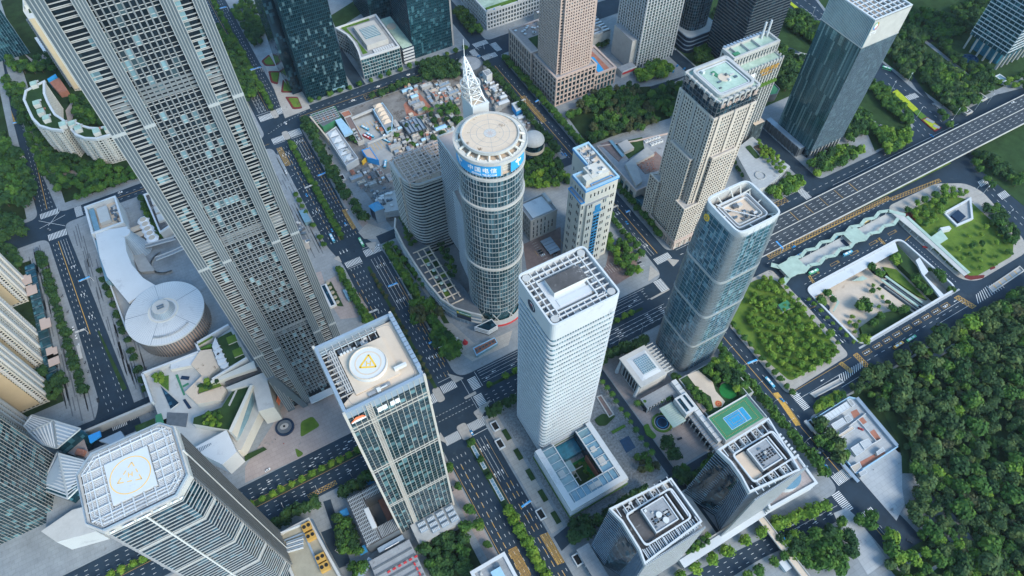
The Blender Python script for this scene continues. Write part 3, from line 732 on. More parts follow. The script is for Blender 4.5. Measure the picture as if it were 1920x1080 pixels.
def flat_text(root,s,size,x,y,z,ang,m,sub=None,name='letter_mark'):
    c,n=math.cos(R(ang)),math.sin(R(ang))
    o=lettering(root,s,size,(x,y,z),(c,n,0),(-n,c,0),m,.03,name)
    if sub is not None:o.location=(0,0,0);o.parent=sub
    return o
flat_text(t,'H',4.2,hc[0],hc[1]-.6,225.3,fwd-86,'yellow_paint',pad)
for k in range(5):pipe(t,[(-1.2+k*.0,214.2-k*.9,220.5),(38,214.4-k*.9,220.5)],.38 if k%2 else .6)
for k in range(3):pipe(t,[(3.4+k*1.2,182,221.3),(3.4+k*1.2,210,221.3)],.45,'concrete_light')
for k in range(10):part(t,'roof_beam',MB().box(-1.2+k*.0,181+k*3,220.6,6.5,181.4+k*3,221.4),'concrete_light')
for k in range(8):part(t,'roof_beam',MB().box(2+k*4,206,220.6,2.4+k*4,214,221.4),'concrete_light')
roof_units(t,-1,182,6,212,217,16,3);roof_units(t,7,206.5,31,212,217,14,4)
for k in range(5):part(t,'water_tank',MB().prism(circle(8.6+k*1.9,204.4,.8,10),217,223.4,0).prism(circle(8.6+k*1.9,204.4,.3,8),223.4,223.8,0),'white_paint')
rl=MB()
for q in (rounded(rect(2.2,173.4,39.4,211),4,5),):rl.ring(offset(q,-.12),offset(q,.12),221.5,221.75)
part(t,'cleaning_rail',rl,'stone_grey')
part(t,'roof_hatch',MB().box(12,174,221.5,16.5,176,222.6),'roof_grey');part(t,'roof_hatch',MB().box(20,175,221.5,25,177,222.4),'roof_grey');part(t,'cleaning_cradle',MB().box(17,173.6,221.5,19,175.6,224.2).box(18.6,174.4,223.4,23,175,224),'white_paint')
part(t,'roof_plant',MB().box(30,180.5,222.6,37,182,225.2),'white_paint')
for k in range(13):
    part(t,'edge_screen',MB().box(40.9,176+k*3,221.5,43.3,178.5+k*3,225.0),'steel_blue')
part(t,'sign_panel',MB().prism([(-1.5,169.2),(6.5,169.2),(6.5,169.6),(-1.5,169.6)],211.5,212.6).prism([(0,169),(5,169),(5,169.6),(0,169.6)],212.6,213.4),'logo_white')
sg=MB();sg.face([(-2,169.3,212.6),(6.6,169.3,212.8),(5.2,169.3,215.6),(1.5,169.3,216.4)]);sg.face([(-2,169.5,212.6),(1.5,169.5,216.4),(5.2,169.5,215.6),(6.6,169.5,212.8)])
sg.face([(-2,169.3,212.6),(1.5,169.3,216.4),(1.5,169.5,216.4),(-2,169.5,212.6)]);part(t,'sign_emblem',sg,'orange_red')
for x in (13.2,20.6):
    b=MB();rn=random.Random(int(x))
    for k in range(2):
        for i in range(4):b.box(x+k*2.9+rn.uniform(-.1,.2),169.1,210.6+i*1.1,x+k*2.9+2.7,169.6,211.4+i*1.1)
        b.box(x+k*2.9+1.1,169.0,210.2,x+k*2.9+1.6,169.6,214.8)
    part(t,'sign_character',b,'logo_white')
# its podium court behind and the plant deck beside it
t=thing('podium_building','low podium with white roof louvres round a sunken court beside the helipad tower','podium',(-17,188),foot=rect(-33,164,-3,213))
pb=MB()
for q in ((-30,168,-17,209.5),(-17,201,-3.2,209.5),(-17,168,-3.2,178)):pb.box(*q[:2],.2,*q[2:],18,0,1)
part(t,'wall',pb,['steel_dark','roof_dark'])
for k in range(14):part(t,'roof_slat',MB().box(-29.5,169.5+k*2.9,18.6,-19.5 if 168+k*2.9<201 else -3.6,170.1+k*2.9,19.1),'aluminium')
lv=MB()
for k in range(9):lv.box(-29+k*1.25,168.6,19.1,-28.6+k*1.25,209,19.4)
for k in range(12):lv.box(-17+k*1.2,168.6,19.1,-16.6+k*1.2,177.6,19.4);lv.box(-17+k*1.2,201.4,19.1,-16.6+k*1.2,209,19.4)
part(t,'louvre_grid',lv,'aluminium','stuff')
part(t,'white_roof',MB().box(-21,178,18,-17.4,195,20),'white_panel');part(t,'court_deck',MB().box(-9,178,.3,-3.3,201,6,0),'brick_red');part(t,'court_floor',MB().box(-17,178,.3,-9,201,1.2),'concrete_dark')
part(t,'side_canopy',MB().box(-24,162.6,8,-3,166.4,9),'steel_blue');part(t,'canopy_letters',MB().box(-19,162.3,9,-12,162.7,10).box(-11.8,162.3,9,-7.5,162.7,10),'logo_white')
t=thing('plant_terrace','terrace of louvred air handling units at the foot of the helipad tower','plant terrace',(23,160),foot=rect(4,150,45,170))
part(t,'deck',MB().box(5,152.5,.2,41,169.6,9.5),'concrete')
for i in range(3):
    for j in range(4):
        if i == 0 and j == 0:continue
        x,y=10+j*8,155+i*4.6;b=MB().box(x,y,9.5,x+6.4,y+3,11.6)
        o=part(t,'air_handler',b,'steel_blue');f=MB()
        for k in range(5):f.box(x+.4+k*1.2,y+.4,11.6,x+1.1+k*1.2,y+2.6,12.1)
        part(t,'fan_cowl',f,'white_panel','stuff',sub=o)
# the tower with the latticed white helipad roof
oc=[(-130.3,207),(-130.3,180),(-124,173),(-90,173),(-82.6,180.5),(-82.6,209),(-88.5,215),(-122,215)]
t=thing('office_tower','striped tower with cut corners under a white latticed roof and ringed helipad','office tower',(-106,194),foot=rect(-133,170,-80,218))
facade(t,oc,.2,214,3.9,'glass_navy','fin_grey',.55,.3,None,'roof_grey',None)
bm=MB().ring(offset(oc,.2),offset(oc,.45),0,1.8).mesh('belt','fin_grey')
for z in (40,88,134,181):ob('belt',bm,t,(0,0,z))
part(t,'crown_wall',MB().ring(offset(oc,-1.2),offset(oc,1.0),214,218.5),'concrete_light')
part(t,'centre_rib',MB().box(-107.1,172.1,.2,-106.3,172.9,219),'white_paint');part(t,'centre_rib',MB().box(-81.8,194,.2,-81,194.7,219),'white_paint')
es=MB()
for k in range(14):es.box(-82.2,181.5+k*2,1,-81.3,181.9+k*2,213)
part(t,'side_mullion',es,'steel_dark','stuff')
part(t,'roof_tray',MB().prism(offset(oc,-1.3),216,216.4),'concrete_light')
hx=(-117.5,182.5,-96.5,205.5)
pb=MB().box(hx[0],hx[1],216.4,hx[2],hx[3],220);pad=part(t,'helipad',pb,'white_panel')
pc=(-107,194);part(t,'pad_ring',MB().ring(circle(*pc,9.3,48),circle(*pc,9.8,48),220,220.05),'gold_line',sub=pad)
tri_mark(t,pad,*pc,220.06,6.6,fwd-108,'gold_line',.55,True);flat_text(t,'H',3.6,*pc,220.07,fwd-72,'gold_line',pad)
def skip_pad(x,y):return hx[0]-.5<x<hx[2]+.5 and hx[1]-.5<y<hx[3]+.5
ins=offset(oc,-1.3)
def lattice(step,w,z0,z1,nm,m,ax,kind=None,split=True):
    x=-129.2 if ax == 'v' else 174.2;end=-83.4 if ax == 'v' else 214;allm=MB()
    while x<end:
        ts=[k*.5 for k in range(340,440)] if ax == 'v' else [-131+k*.5 for k in range(100)]
        run=None
        for s in ts+[9999]:
            p=(x,s) if ax == 'v' else (s,x);ok=s<999 and inside(p,ins) and not skip_pad(*p)
            if ok and run is None:run=s
            if not ok and run is not None:
                b=MB() if split else allm
                if last-run>.6:b.box(x-w/2,run,z0,x+w/2,last,z1) if ax == 'v' else b.box(run,x-w/2,z0,last,x+w/2,z1)
                if split and b.v:part(t,nm,b,m)
                run=None
            last=s
        x += step
    if not split:part(t,nm,allm,m,kind)
lattice(5.2,.45,219.2,220,'lattice_beam','white_panel','v');lattice(5.2,.45,219.2,219.95,'lattice_beam','white_panel','u')
lattice(.9,.6,218.4,218.8,'lattice_slat','white_panel','u','stuff',False);lattice(1.75,.2,218.9,219.1,'lattice_slat','white_panel','v','stuff',False)
for d in (-2.6,-4.4):part(t,'roof_rail',MB().ring(offset(oc,d-.14),offset(oc,d+.14),220,220.3),'white_panel')
part(t,'edge_rail',MB().ring(offset(oc,-.1),offset(oc,.15),218.5,220.4),'steel_blue')
for k,s in enumerate('S星河中心'):
    b=lettering(t,s,7.2,(-121+k*7.4,172.0,216.2),(1,0,0),(0,-.55,.83),'logo_white',.35,'roof_letter')
# white banded tower with the solid white crown
glass('glass_white_tower',(.05,.15,.20),(.30,.45,.50),6.,1.86,.3,.12,.3)
wp=rounded(rect(124,170.5,173,213.2),4,5)
t=thing('office_tower','white tower wrapped in thin curved floor ledges below a solid white crown','office tower',(148,192),foot=rect(120,112,178,218))
facade(t,offset(wp,-.8),.2,190,3.9,'glass_white_tower','white_panel',0,0,None,'roof_grey',None)
led=MB().ring(offset(wp,-1.1),offset(wp,.1),0,2.2).mesh('floor_ledge','white_panel')
for z in frange(3.5,189,6.0):ob('floor_ledge',led,t,(0,0,z))
m_=MB()
for k in range(23):m_.box(128+k*1.86,170.85,1,128.34+k*1.86,171.6,190)
part(t,'window_fin',m_,'white_panel','stuff')
part(t,'crown_wall',MB().ring(offset(wp,-1.0),offset(wp,.15),189.5,207.5),'white_panel');part(t,'roof_floor',MB().prism(offset(wp,-1.0),198,201.6),'roof_grey')
i0=((136.5,201.9),(161.2,191.1))
part(t,'penthouse',MB().box(133.5,181,198,159,203.5,204,0),'white_panel');part(t,'penthouse_roof',MB().prism(rbox((136.9,201.3),(161,189.9)),204,208.2,0,1),['white_paint','roof_dark'])
part(t,'penthouse_terrace',MB().prism(rbox((136.5,187.1),(160.9,182.1)),198,204.4,0,1),['white_paint','white_panel'])
for k in range(10):
    x=127.5+k*4.6
    for y0,y1 in ((172.5,178),(204.5,211.5)):part(t,'crown_rafter',MB().box(x-.3,y0,204.6,x+.3,y1,205.6),'white_paint')
for k in range(7):
    y=177+k*4.6
    for x0,x1 in ((125.4,133),(160,171.6)):part(t,'crown_rafter',MB().box(x0,y-.3,204.6,x1,y+.3,205.6),'white_paint')
for q in (rect(132.6,178.2,160.6,204.4),rect(129,175.2,166.4,208)):part(t,'roof_ring_beam',MB().ring(offset(q,-.35),offset(q,.35),204.4,205.8),'white_paint')
roof_units(t,126,173,171,178,201.6,10,11);roof_units(t,161,179,170,206,201.6,12,12);roof_units(t,126,179,132,206,201.6,9,13);roof_units(t,134,205,164,210,201.6,8,15)
for x,y in ((128.4,175),(168.6,175),(128.4,209),(168.6,209)):part(t,'corner_stack',MB().prism(circle(x,y,2.6,14),198,206.6),'concrete_light')
lo=MB();P=[(123.7,194.5+4.4*math.cos(R(a)),198+4.6*math.sin(R(a))) for a in range(0,360,15)];lo.face(P[::-1]);lo.face([(124.2,p[1],p[2]) for p in P])
for k in range(24):l=(k+1)%24;lo.face([P[k],P[l],(124.3,P[l][1],P[l][2]),(124.3,P[k][1],P[k][2])])
lg=part(t,'round_logo',lo,'logo_dark')
b=MB()
for k in range(8):a0,a1=R(60+k*20),R(60+(k+1)*20);b.face([(123.6,194.5+r*math.cos(a),198.2+r*math.sin(a)) for r,a in ((3.1,a0),(2.1+.1*k,a0),(2.1+.1*k,a1),(3.1,a1))])
part(t,'logo_swoosh',b,'logo_white',sub=lg);part(t,'logo_flash',MB().box(123.5,193.6,199.2,123.7,195,200),'red_paint',sub=lg)
# its glazed court podium
t=thing('podium_building','white podium with gridded glass roof round a lawn court below the white tower','podium',(144,134),foot=rect(113,110,178,170))
po=rounded(rect(117.6,115,170.2,154.2),3.5,4)
pw=MB()
for q in ((118,115.4,133,169.8),(155.4,115.4,169.8,169.8),(133,115.4,155.4,127.6)):pw.box(q[0],q[1],.2,q[2],q[3],18,0,1)
part(t,'wall',pw,['glass_navy','roof_grey'])
for z in (5,10.5,16):part(t,'floor_ledge',MB().ring(rect(118,115.4,169.8,169.8),rect(116.8,114.2,171,170.2),z,z+1.6),'white_panel')
part(t,'planter',MB().ring(rect(116.8,114.2,171,170.2),rect(116.2,113.6,171.6,170.4),7,8.2),'hedge')
for q in ((117.4,114.6,122.6,169.8),(165.8,114.6,170.4,169.8),(122.6,114.6,165.8,119)):part(t,'roof_border',MB().box(q[0],q[1],18.3,q[2],q[3],21.2),'white_panel')
for x0,y0,x1,y1 in ((132.6,127.6,133.4,168),(155,127.6,155.8,168),(122.6,127.2,165.8,128)):part(t,'roof_beam',MB().box(x0,y0,20.4,x1,y1,21.2),'white_panel')
for k in range(7):
    y=128+k*6.4
    for x0,x1 in ((122.6,132.8),(155.6,165.8)):part(t,'roof_beam',MB().box(x0,y-.2,20.3,x1,y+.2,21),'white_panel')
for k in range(9):x=124+k*5.1;part(t,'roof_beam',MB().box(x-.2,119,20.3,x+.2,127.4,21),'white_panel')
for q in ((122.6,119,132.6,168),(155.8,119,165.8,168),(132.6,119,155.8,127.2)):
    o=part(t,'glass_roof',MB().box(q[0],q[1],19.6,q[2],q[3],19.8),'sky_glass')
for q in ((157.5,146,162,150.5),(157.5,133,163,140),(124,140,129,146),(140,120.5,150,125)):part(t,'rooftop_duct',MB().box(q[0],q[1],19.8,q[2],q[3],20.6),'concrete_light')
part(t,'court_lawn',MB().box(133,128,.2,155.4,152,.6),'turf_green');part(t,'court_lawn',MB().box(134,129,.6,150,150,.75),'lawn_dark')
for a_,b_ in (((142,150),(142,136)),((134,140),(142,140)),((138,146),(150,146))):part(t,'court_path',MB().beam(a_,b_,.8,.75,.9),'concrete_light')
part(t,'court_pool',MB().box(133.5,156,.2,155,169,6),'water_teal');part(t,'glass_pavilion',MB().box(134,143,.2,140.5,152.5,12,0,1),['white_panel','sky_glass'])
part(t,'court_wall',MB().box(154.2,128,.2,155.2,150,9),'brick_red')
rn=random.Random(5)
for k in range(13):part(t,'court_shrub',MB().prism(circle(150+rn.uniform(-2,3),131+k*1.5,rn.uniform(.9,1.7),8),.7,rn.uniform(2,3.6),0,0,circle(150,131+k*1.5,.5,8)),'hedge')
# blue rounded tower with the orange hexagon sign
bp0=[]
for k in range(48):
    a=2*math.pi*k/48;c_,s_=math.cos(a),math.sin(a);e=.27
    bp0.append((293.3+21.8*math.copysign(abs(c_)**e,c_),194.6+20.8*math.copysign(abs(s_)**e,s_)))
def sc(p,f):return [(293.3+(x-293.3)*f,194.6+(y-194.6)*f) for x,y in p]
t=thing('office_tower','blue glass tower with rounded sides, open steel roof and an orange hexagon sign','office tower',(293,195),foot=rect(268,170,320,219))
prof=[(.2,.96),(30,.985),(75,1.0),(120,.99),(165,.945),(195,.88)]
def pf(z):
    for (a_,fa),(b_,fb) in zip(prof,prof[1:]):
        if z <= b_:return fa+(fb-fa)*(z-a_)/(b_-a_)
    return prof[-1][1]
b=MB()
for (a_,fa),(b_,fb) in zip(prof,prof[1:]):b.prism(sc(bp0,fa),a_,b_,0,1,sc(bp0,fb),top=False)
b.cap(ccw(sc(bp0,.88)),184,1);part(t,'glass_wall',b,['glass_blue','roof_dark'])
for z in frange(4.2,192,4.2):
    q=sc(bp0,pf(z));big=abs(z-46)<2 or abs(z-92)<2 or abs(z-138)<2
    part(t,'belt' if big else 'floor_band',MB().ring(offset(q,-.1),offset(q,.5 if big else .16),z,z+(2.6 if big else .35)),'aluminium' if big else 'steel_blue')
mb=MB();N_=len(bp0)
for k in range(96):
    i=k//2;f=(k%2)*.5
    for (a_,fa),(b_,fb) in zip(prof,prof[1:]):
        def P(fz,z):
            p=Vector(sc(bp0,fz)[i]).lerp(Vector(sc(bp0,fz)[(i+1)%N_]),f);return p
        p,q=P(fa,a_),P(fb,b_);n=(p-Vector((293.3,194.6))).normalized();tt=Vector((-n.y,n.x))*.13
        A=[p-tt,p+tt];B=[q-tt,q+tt]
        mb.face([(A[0].x+n.x*.3,A[0].y+n.y*.3,a_),(A[1].x+n.x*.3,A[1].y+n.y*.3,a_),(B[1].x+n.x*.3,B[1].y+n.y*.3,b_),(B[0].x+n.x*.3,B[0].y+n.y*.3,b_)])
        mb.face([(A[0].x,A[0].y,a_),(A[0].x+n.x*.3,A[0].y+n.y*.3,a_),(B[0].x+n.x*.3,B[0].y+n.y*.3,b_),(B[0].x,B[0].y,b_)])
part(t,'mullion',mb,'aluminium','stuff')
q=sc(bp0,.88);part(t,'roof_rim',MB().ring(offset(q,-1.1),offset(q,.3),190,196.2),'white_panel');part(t,'screen_wall',MB().ring(offset(q,-1.5),offset(q,-1.0),184,195),'concrete_light')
for k in range(24):part(t,'deck_slat',MB().box(275.5+k*1.5,178,186,276.1+k*1.5,211,186.5),'steel_dark')
part(t,'plant_court',MB().box(281,183.5,184,307,206,188.5),'roof_stained');part(t,'plant_wall',MB().ring(rounded(rect(281,183.5,307,206),3),rounded(rect(280.2,182.7,307.8,206.8),3),184,191.4),'white_panel')
part(t,'plant_wall',MB().ring(rounded(rect(283.5,186,304.5,203.5),2),rounded(rect(283,185.5,305,204),2),188.5,190.8),'white_paint')
roof_units(t,285,187,303,202,188.5,12,21)
for a_,b_ in (((280,206),(275.5,211.5)),((296,206.8),(297,212)),((303,206.8),(306,212.4)),((307.8,203),(312,209)),((307.8,195),(313,195.4)),((307,183),(312,179)),((309,182),(307,177)),((290,183),(289,177)),((280,183),(275,180)),((280,196),(275,197)),((286,206.8),(285,212.3)),((303,206.8),(311,206))):
    part(t,'roof_brace',MB().tube((*a_,190.5),(*b_,193.5),.55),'cream_paint')
part(t,'crane_mast',MB().tube((284,201,191),(280,207,192.5),.4).tube((284,201,191.2),(300,184,191.4),.35),'white_paint')
hx_=MB();P=[(273.0,205.5+2.7*math.cos(R(a)),184+3.4*math.sin(R(a))) for a in range(30,390,60)];hx_.face(P[::-1])
for k in range(6):l=(k+1)%6;hx_.face([P[k],P[l],(274.4,P[l][1],P[l][2]),(274.4,P[k][1],P[k][2])])
lg=part(t,'hexagon_sign',hx_,'yellow_paint');b=MB()
for k in range(16):a0,a1=R(k*22.5),R(k*22.5+22.5);b.face([(272.9,205.5+r*math.cos(a),184+r*1.15*math.sin(a)) for r,a in ((1.5,a0),(1.0,a0),(1.0,a1),(1.5,a1))])
part(t,'sign_ring',b,'steel_dark',sub=lg)
# hotel block beside the blue tower
t=thing('hotel_hall','white cube hall with a square skylight beside the blue tower','hall',(241,189),foot=rect(222,166,262,206))
b=MB().prism(offset(rbox((224,173.2),(258,204.6)),-2.5),.2,23.5,0);part(t,'wall',b,'concrete_light')
part(t,'roof_slab',MB().prism(rect(223.4,172.6,250.5,205.2),23.5,25.4),'concrete_light');part(t,'sloping_roof',MB().prism(rect(228,177,248,201),25.4,26,0,0,rect(231,180,246,198)),'white_panel')
o=part(t,'skylight',MB().prism(rect(232.5,181.5,246,197),26,26.6),'sky_glass');b=MB()
for k in range(8):b.box(232.5+k*1.9,181.5,26.6,232.7+k*1.9,197,26.75)
for k in range(8):b.box(232.5,182+k*2,26.6,246,182.2+k*2,26.75)
part(t,'glazing_bar',b,'white_panel','stuff',sub=o)
for k in range(10):part(t,'trellis_beam',MB().box(250.6,173.4+k*3.3,24.2,258.6,174.2+k*3.3,25),'concrete_light')
part(t,'end_glazing',MB().box(226.0,180,3,226.6,200,20),'glass_navy')
for k in range(6):part(t,'window_bar',MB().box(225.6,181+k*3.6,3,226.1,181.5+k*3.6,20),'white_panel')
b=MB()
for s in (176,203.6):
    for k in range(6):b.tube((223.5+k*.2,s,2+k*3.4),(223.3+k*.4,s,5.6+k*3.4),1.7-.15*k,10)
part(t,'buttress',b,'white_panel')
t=thing('hotel_wing','low curving hotel wing with ribbed metal roof and colonnade round the forecourt','hotel wing',(252,140),foot=rect(222,96,262,168))
part(t,'wall',MB().box(224,160,.2,258,168,9).box(250.5,104,.2,258,160,9),'glass_navy')
for q in ((223,159,249.6,169),(249.6,98,258.4,169)):part(t,'roof',MB().box(q[0],q[1],9,q[2],q[3],10.4),'roof_grey')
for k in range(22):part(t,'roof_rib',MB().box(249.8,99+k*2.5,10.4,254.2,99.5+k*2.5,10.8),'steel_blue')
for k in range(9):part(t,'column',MB().box(224+k*3,158.4,.2,225+k*3,159.4,9),'white_panel')
for k in range(12):part(t,'column',MB().box(248.6,101+k*4.6,.2,249.4,101.9+k*4.6,9),'white_panel')
part(t,'white_screen',MB().prism([(254.4,104),(259.2,104),(259.2,168),(254.4,168)],10.4,15,0),'white_panel')
for k in range(11):part(t,'screen_joint',MB().box(254.3,107+k*5.6,15,259.3,107.3+k*5.6,15.1),'steel')
part(t,'entrance_block',MB().box(246,136,.2,258.6,153,16.4),'white_panel');part(t,'roof_glazing',MB().box(247.4,138,16.4,250.6,151,16.7).box(254,139,16.4,256,151.5,16.8),'glass_navy')
t=thing('entrance_canopy','pale green glass canopy over the hotel forecourt fountain','canopy',(239,144),foot=rect(230,132,247,156))
o=part(t,'glass_roof',MB().box(232,133.6,9.2,245.4,153.8,9.7),'green_glass_roof')
for k in range(11):part(t,'rafter',MB().box(235.8,134.4+k*1.85,9.7,244.8,134.7+k*1.85,9.95),'white_panel')
for x in (233,244.6):
    for y in (134.6,152.8):part(t,'post',MB().box(x-.3,y-.3,.2,x+.3,y+.3,9.2),'white_panel')
t=thing('fountain','round deep blue fountain pool at the hotel canopy','fountain',(230.4,144.6),foot=rect(224,138,234,152))
part(t,'rim',MB().ring(circle(230.4,144.6,6.3,30),circle(230.4,144.6,6.9,30),.2,.9),'concrete');part(t,'water',MB().prism(circle(230.4,144.6,6.3,30),.2,.6),'water_dark');part(t,'hedge_ring',MB().ring(circle(230.4,144.6,7.0,30),circle(230.4,144.6,9,30),.2,1),'hedge');part(t,'inner_ring',MB().ring(circle(230.4,144.6,4.3,30),circle(230.4,144.6,4.7,30),.6,.75),'sign_blue')
single('curved_hedge','clipped crescent hedge on the hotel forecourt','hedge',MB().prism(rounded([(214.3,150.2),(219.5,150),(218,144.9),(219.1,136.8),(214.8,136),(211.6,142.1)],2),.2,1.2),'hedge')
# roof garden deck with the ball court
t=thing('garden_deck','raised garden deck with a blue and green ball court and play terrace','garden deck',(283,135),foot=None)
part(t,'deck',MB().box(258.8,100.6,.2,303,125,16).box(262,125,.2,311,167,13.5),'concrete');
part(t,'court_surface',MB().box(260,102,16,301,124.4,16.3),'court_green')
part(t,'play_area',MB().prism(rect(270.5,106.5,291.5,118.5),16.3,16.42),'court_blue')
cl=MB()
for q in (rect(272.5,108,287,117),rect(275,110.2,284,114.8),rect(262.5,104,297,122.6)):
    for a_,b_ in edges(q):
        d=(b_-a_);n=int(d.length/1.5)
        for k in range(n):c=a_+d*(k/n);cl.box(c.x-.25,c.y-.25,16.44,c.x+.25,c.y+.25,16.6)
part(t,'bollard_line',cl,'orange_paint','stuff')
ct=MB();
for q in (rect(270.5,106.5,291.5,118.5),):
    for a_,b_ in edges(q):ct.strip(a_,b_,.25,16.46)
ct.strip((286.5,106.5),(286.5,118.5),.25,16.46);part(t,'court_line',ct,'line_white')
fn=MB()
for a_,b_ in (((259,101),(259,125)),((302.6,101),(302.6,166)),((259,125.2),(302,125.2))):fn.beam(a_,b_,.5,13.5,18.4)
part(t,'fence',fn,'white_panel');
part(t,'lawn',MB().box(263,126,13.5,310,166,13.8),'lawn_dark')
part(t,'play_terrace',MB().prism([(270.8,166.6),(282.3,165.3),(283.4,159.5),(285.9,150),(282.6,141.7),(283.3,130.1),(277.9,127.7),(271.2,130.4),(275.6,140),(270.5,151.9)],13.8,14,0),'sand_paving')
part(t,'putting_green',MB().prism(circle(*(292.2,136.8),7.6,22),13.8,14.05),'turf_green');part(t,'curved_wall',MB().ring(circle(*(292.2,136.8),8,22,-20,130)+circle(*(292.2,136.8),8,22,-20,130)[::-1],circle(*(292.2,136.8),9,22,-20,130)+circle(*(292.2,136.8),9,22,-20,130)[::-1],13.8,15.6),'concrete_light')
cx,cy=(277,131.3);part(t,'round_play_mat',MB().prism(circle(cx,cy,3.1,20),14,14.1),'orange_paint');part(t,'round_play_mat',MB().prism(circle(cx,cy,2.5,20),14.1,14.16),'red_paint');part(t,'round_play_mat',MB().prism(circle(cx,cy,1.6,20),14.16,14.22),'orange_paint');part(t,'round_play_mat',MB().prism(circle(cx,cy,.9,16),14.22,14.28),'red_paint')
part(t,'garden_path',MB().prism([(260.7,158.6),(263.8,159),(264.7,131.9),(260.6,131)],13.8,14),'pavement_pink')
# pair of folded glass towers
def folded(name,label,poly,h,fan_spots,seed,crease):
    t=thing(name,label,'office tower',(sum(p[0] for p in poly)/len(poly),sum(p[1] for p in poly)/len(poly)),'pair of folded glass towers',foot=[(p[0],p[1]) for p in offset(poly,3)])
    u0,u1,v0,v1=min(p[0] for p in poly),max(p[0] for p in poly),min(p[1] for p in poly),max(p[1] for p in poly)
    base=crease;b=MB().prism(base,.2,h-5,0,1,poly,False);b.cap(ccw(poly),h-5,1);part(t,'glass_wall',b,['glass_navy','roof_dark'])
    for z in frange(4,h-5,4):
        f=z/(h-5);q=[(p[0]+(r[0]-p[0])*f,p[1]+(r[1]-p[1])*f) for p,r in zip(ccw(base),ccw(poly))]
        part(t,'floor_band',MB().ring(offset(q,-.1),offset(q,.28),z,z+.5),'steel_blue')
    f=MB();n=int((u1-u0)/1.3)
    for k in range(n+1):
        x=u0+(u1-u0)*k/n;f.box(x-.22,v0-1.1,6,x+.22,v0-.1,h-1)
    part(t,'front_fin',f,'aluminium','stuff')
    g_=MB()
    for z in frange(6,h,4):g_.box(u0,v0-1.2,z,u1,v0-.2,z+1.0)
    part(t,'front_spandrel',g_,'aluminium','stuff')
    part(t,'roof_rim',MB().ring(offset(poly,-.9),offset(poly,.3),h-5,h),'white_panel')
    for q in (rect(u0+7,v0+8.5,u1-4,v1-8.5),):part(t,'roof_ring_beam',MB().ring(rounded(offset(q,-.5),3),rounded(offset(q,.5),3),h-1.4,h-.2),'white_panel')
    for k in range(9):x=u0+4+k*(u1-u0-6)/8;part(t,'roof_rafter',MB().box(x-.25,v0+1,h-1.2,x+.25,v0+8,h-.4),'white_panel');part(t,'roof_rafter',MB().box(x-.25,v1-8,h-1.2,x+.25,v1-1,h-.4),'white_panel')
    for i in range(len(fan_spots)):fan_unit(t,*fan_spots[i],h-3.6,5.2,'concrete_light')
    part(t,'penthouse',MB().box(u0+17,v0+11.5,h-5,u1-13,v1-11,h+1.5),'roof_grey');part(t,'roof_pit',MB().box(u0+8,v0+10,h-5,u0+16.5,v1-10,h-2.5),'roof_stained' if seed == 2 else 'roof_dark')
    part(t,'water_tank',MB().prism(circle(u0+27,v0+15,2,16),h+1.5,h+3),'white_paint') if seed == 1 else None
    part(t,'water_tank',MB().prism(circle(u0+25,v0+20,2,16),h+1.5,h+3),'white_paint') if seed == 1 else None
    roof_units(t,u0+18,v0+12.5,u1-14,v1-12,h+1.5,7,seed+70,hs=(.5,1.4),sz=(1,3));part(t,'penthouse_rim',MB().ring(rect(u0+17.5,v0+12,u1-13.5,v1-11.5),rect(u0+16.8,v0+11.3,u1-12.8,v1-10.8),h+1.3,h+2.2),'white_panel')
    for k in range(6):
        for j in range(3 if seed == 1 else 4):part(t,'skylight_cell',MB().box(u0+19+k*2.4,v0+16+j*1.7,h+1.5,u0+20.6+k*2.4,v0+17+j*1.7,h+1.8),'rubber')
    sl_=MB()
    for k in range(26):sl_.box(u0+5+k*(u1-u0-8)/26,v0+1.2,h-1.9,u0+5.7+k*(u1-u0-8)/26,v0+7.6,h-1.6)
    if seed == 1:part(t,'louvre',sl_,'aluminium','stuff')
    for k in range(3):part(t,'roof_channel',MB().box(u1-10+k*2.2,v0+10,h-3,u1-9+k*2.2,v1-10,h-.6),'white_panel' if k != 1 else 'rubber')
    roof_units(t,u0+8,v1-8,u1-3,v1-2,h-5,6,seed+40);roof_units(t,u1-10,v0+3,u1-3,v1-3,h-5,6,seed+50)
    return t
pL=[(122.4,47.2),(170,50.5),(170,83.2),(122.6,86.6),(125,76),(124.6,56)]
folded('office_tower','folded glass tower with fan boxes along one roof edge, in front of the court podium',pL,100,[(133,80),(143.5,80.4),(154,80.8)],1,[(118,46),(170,48.5),(170,84.2),(119.5,87.8),(121.5,72),(128,60)])
pR=[(209.8,50),(249.5,45),(256.5,84.2),(210.4,83.4),(212.4,72),(212,61)]
folded('office_tower','folded glass tower with fan boxes along two roof edges, beside the ball court',pR,100,[(221,79),(231,79.4),(242,79.8),(221,52),(231,51),(241,50)],2,[(215,49),(252,43.5),(258,84.8),(207.5,86.5),(213,73),(219,60)])
t=thing('podium_building','low pale podium with a curved drum and pink terrace beside the folded tower','podium',(270,45),foot=rect(172,36,300,60))
part(t,'wall',MB().prism([(252,41),(297,38.6),(299,62),(258,66)],.2,20,0,1),['concrete_light','pavement_pink'])
for z in (5,9.5,14):part(t,'floor_band',MB().ring([(252,41),(297,38.6),(299,62),(258,66)],offset([(252,41),(297,38.6),(299,62),(258,66)],.8),z,z+1.4),'white_panel')
part(t,'parapet',MB().ring(offset([(252,41),(297,38.6),(299,62),(258,66)],-1),offset([(252,41),(297,38.6),(299,62),(258,66)],1),19.5,21.4),'white_panel')
part(t,'curved_drum',MB().prism(circle(277,55,12,24,180,360)+[(289,62),(265,62)],20,28,0,1),['white_panel','sky_glass'])
for k in range(7):part(t,'terrace_bracket',MB().box(299,62+k*3.4,14,301.6,63.6+k*3.4,20),'white_panel')
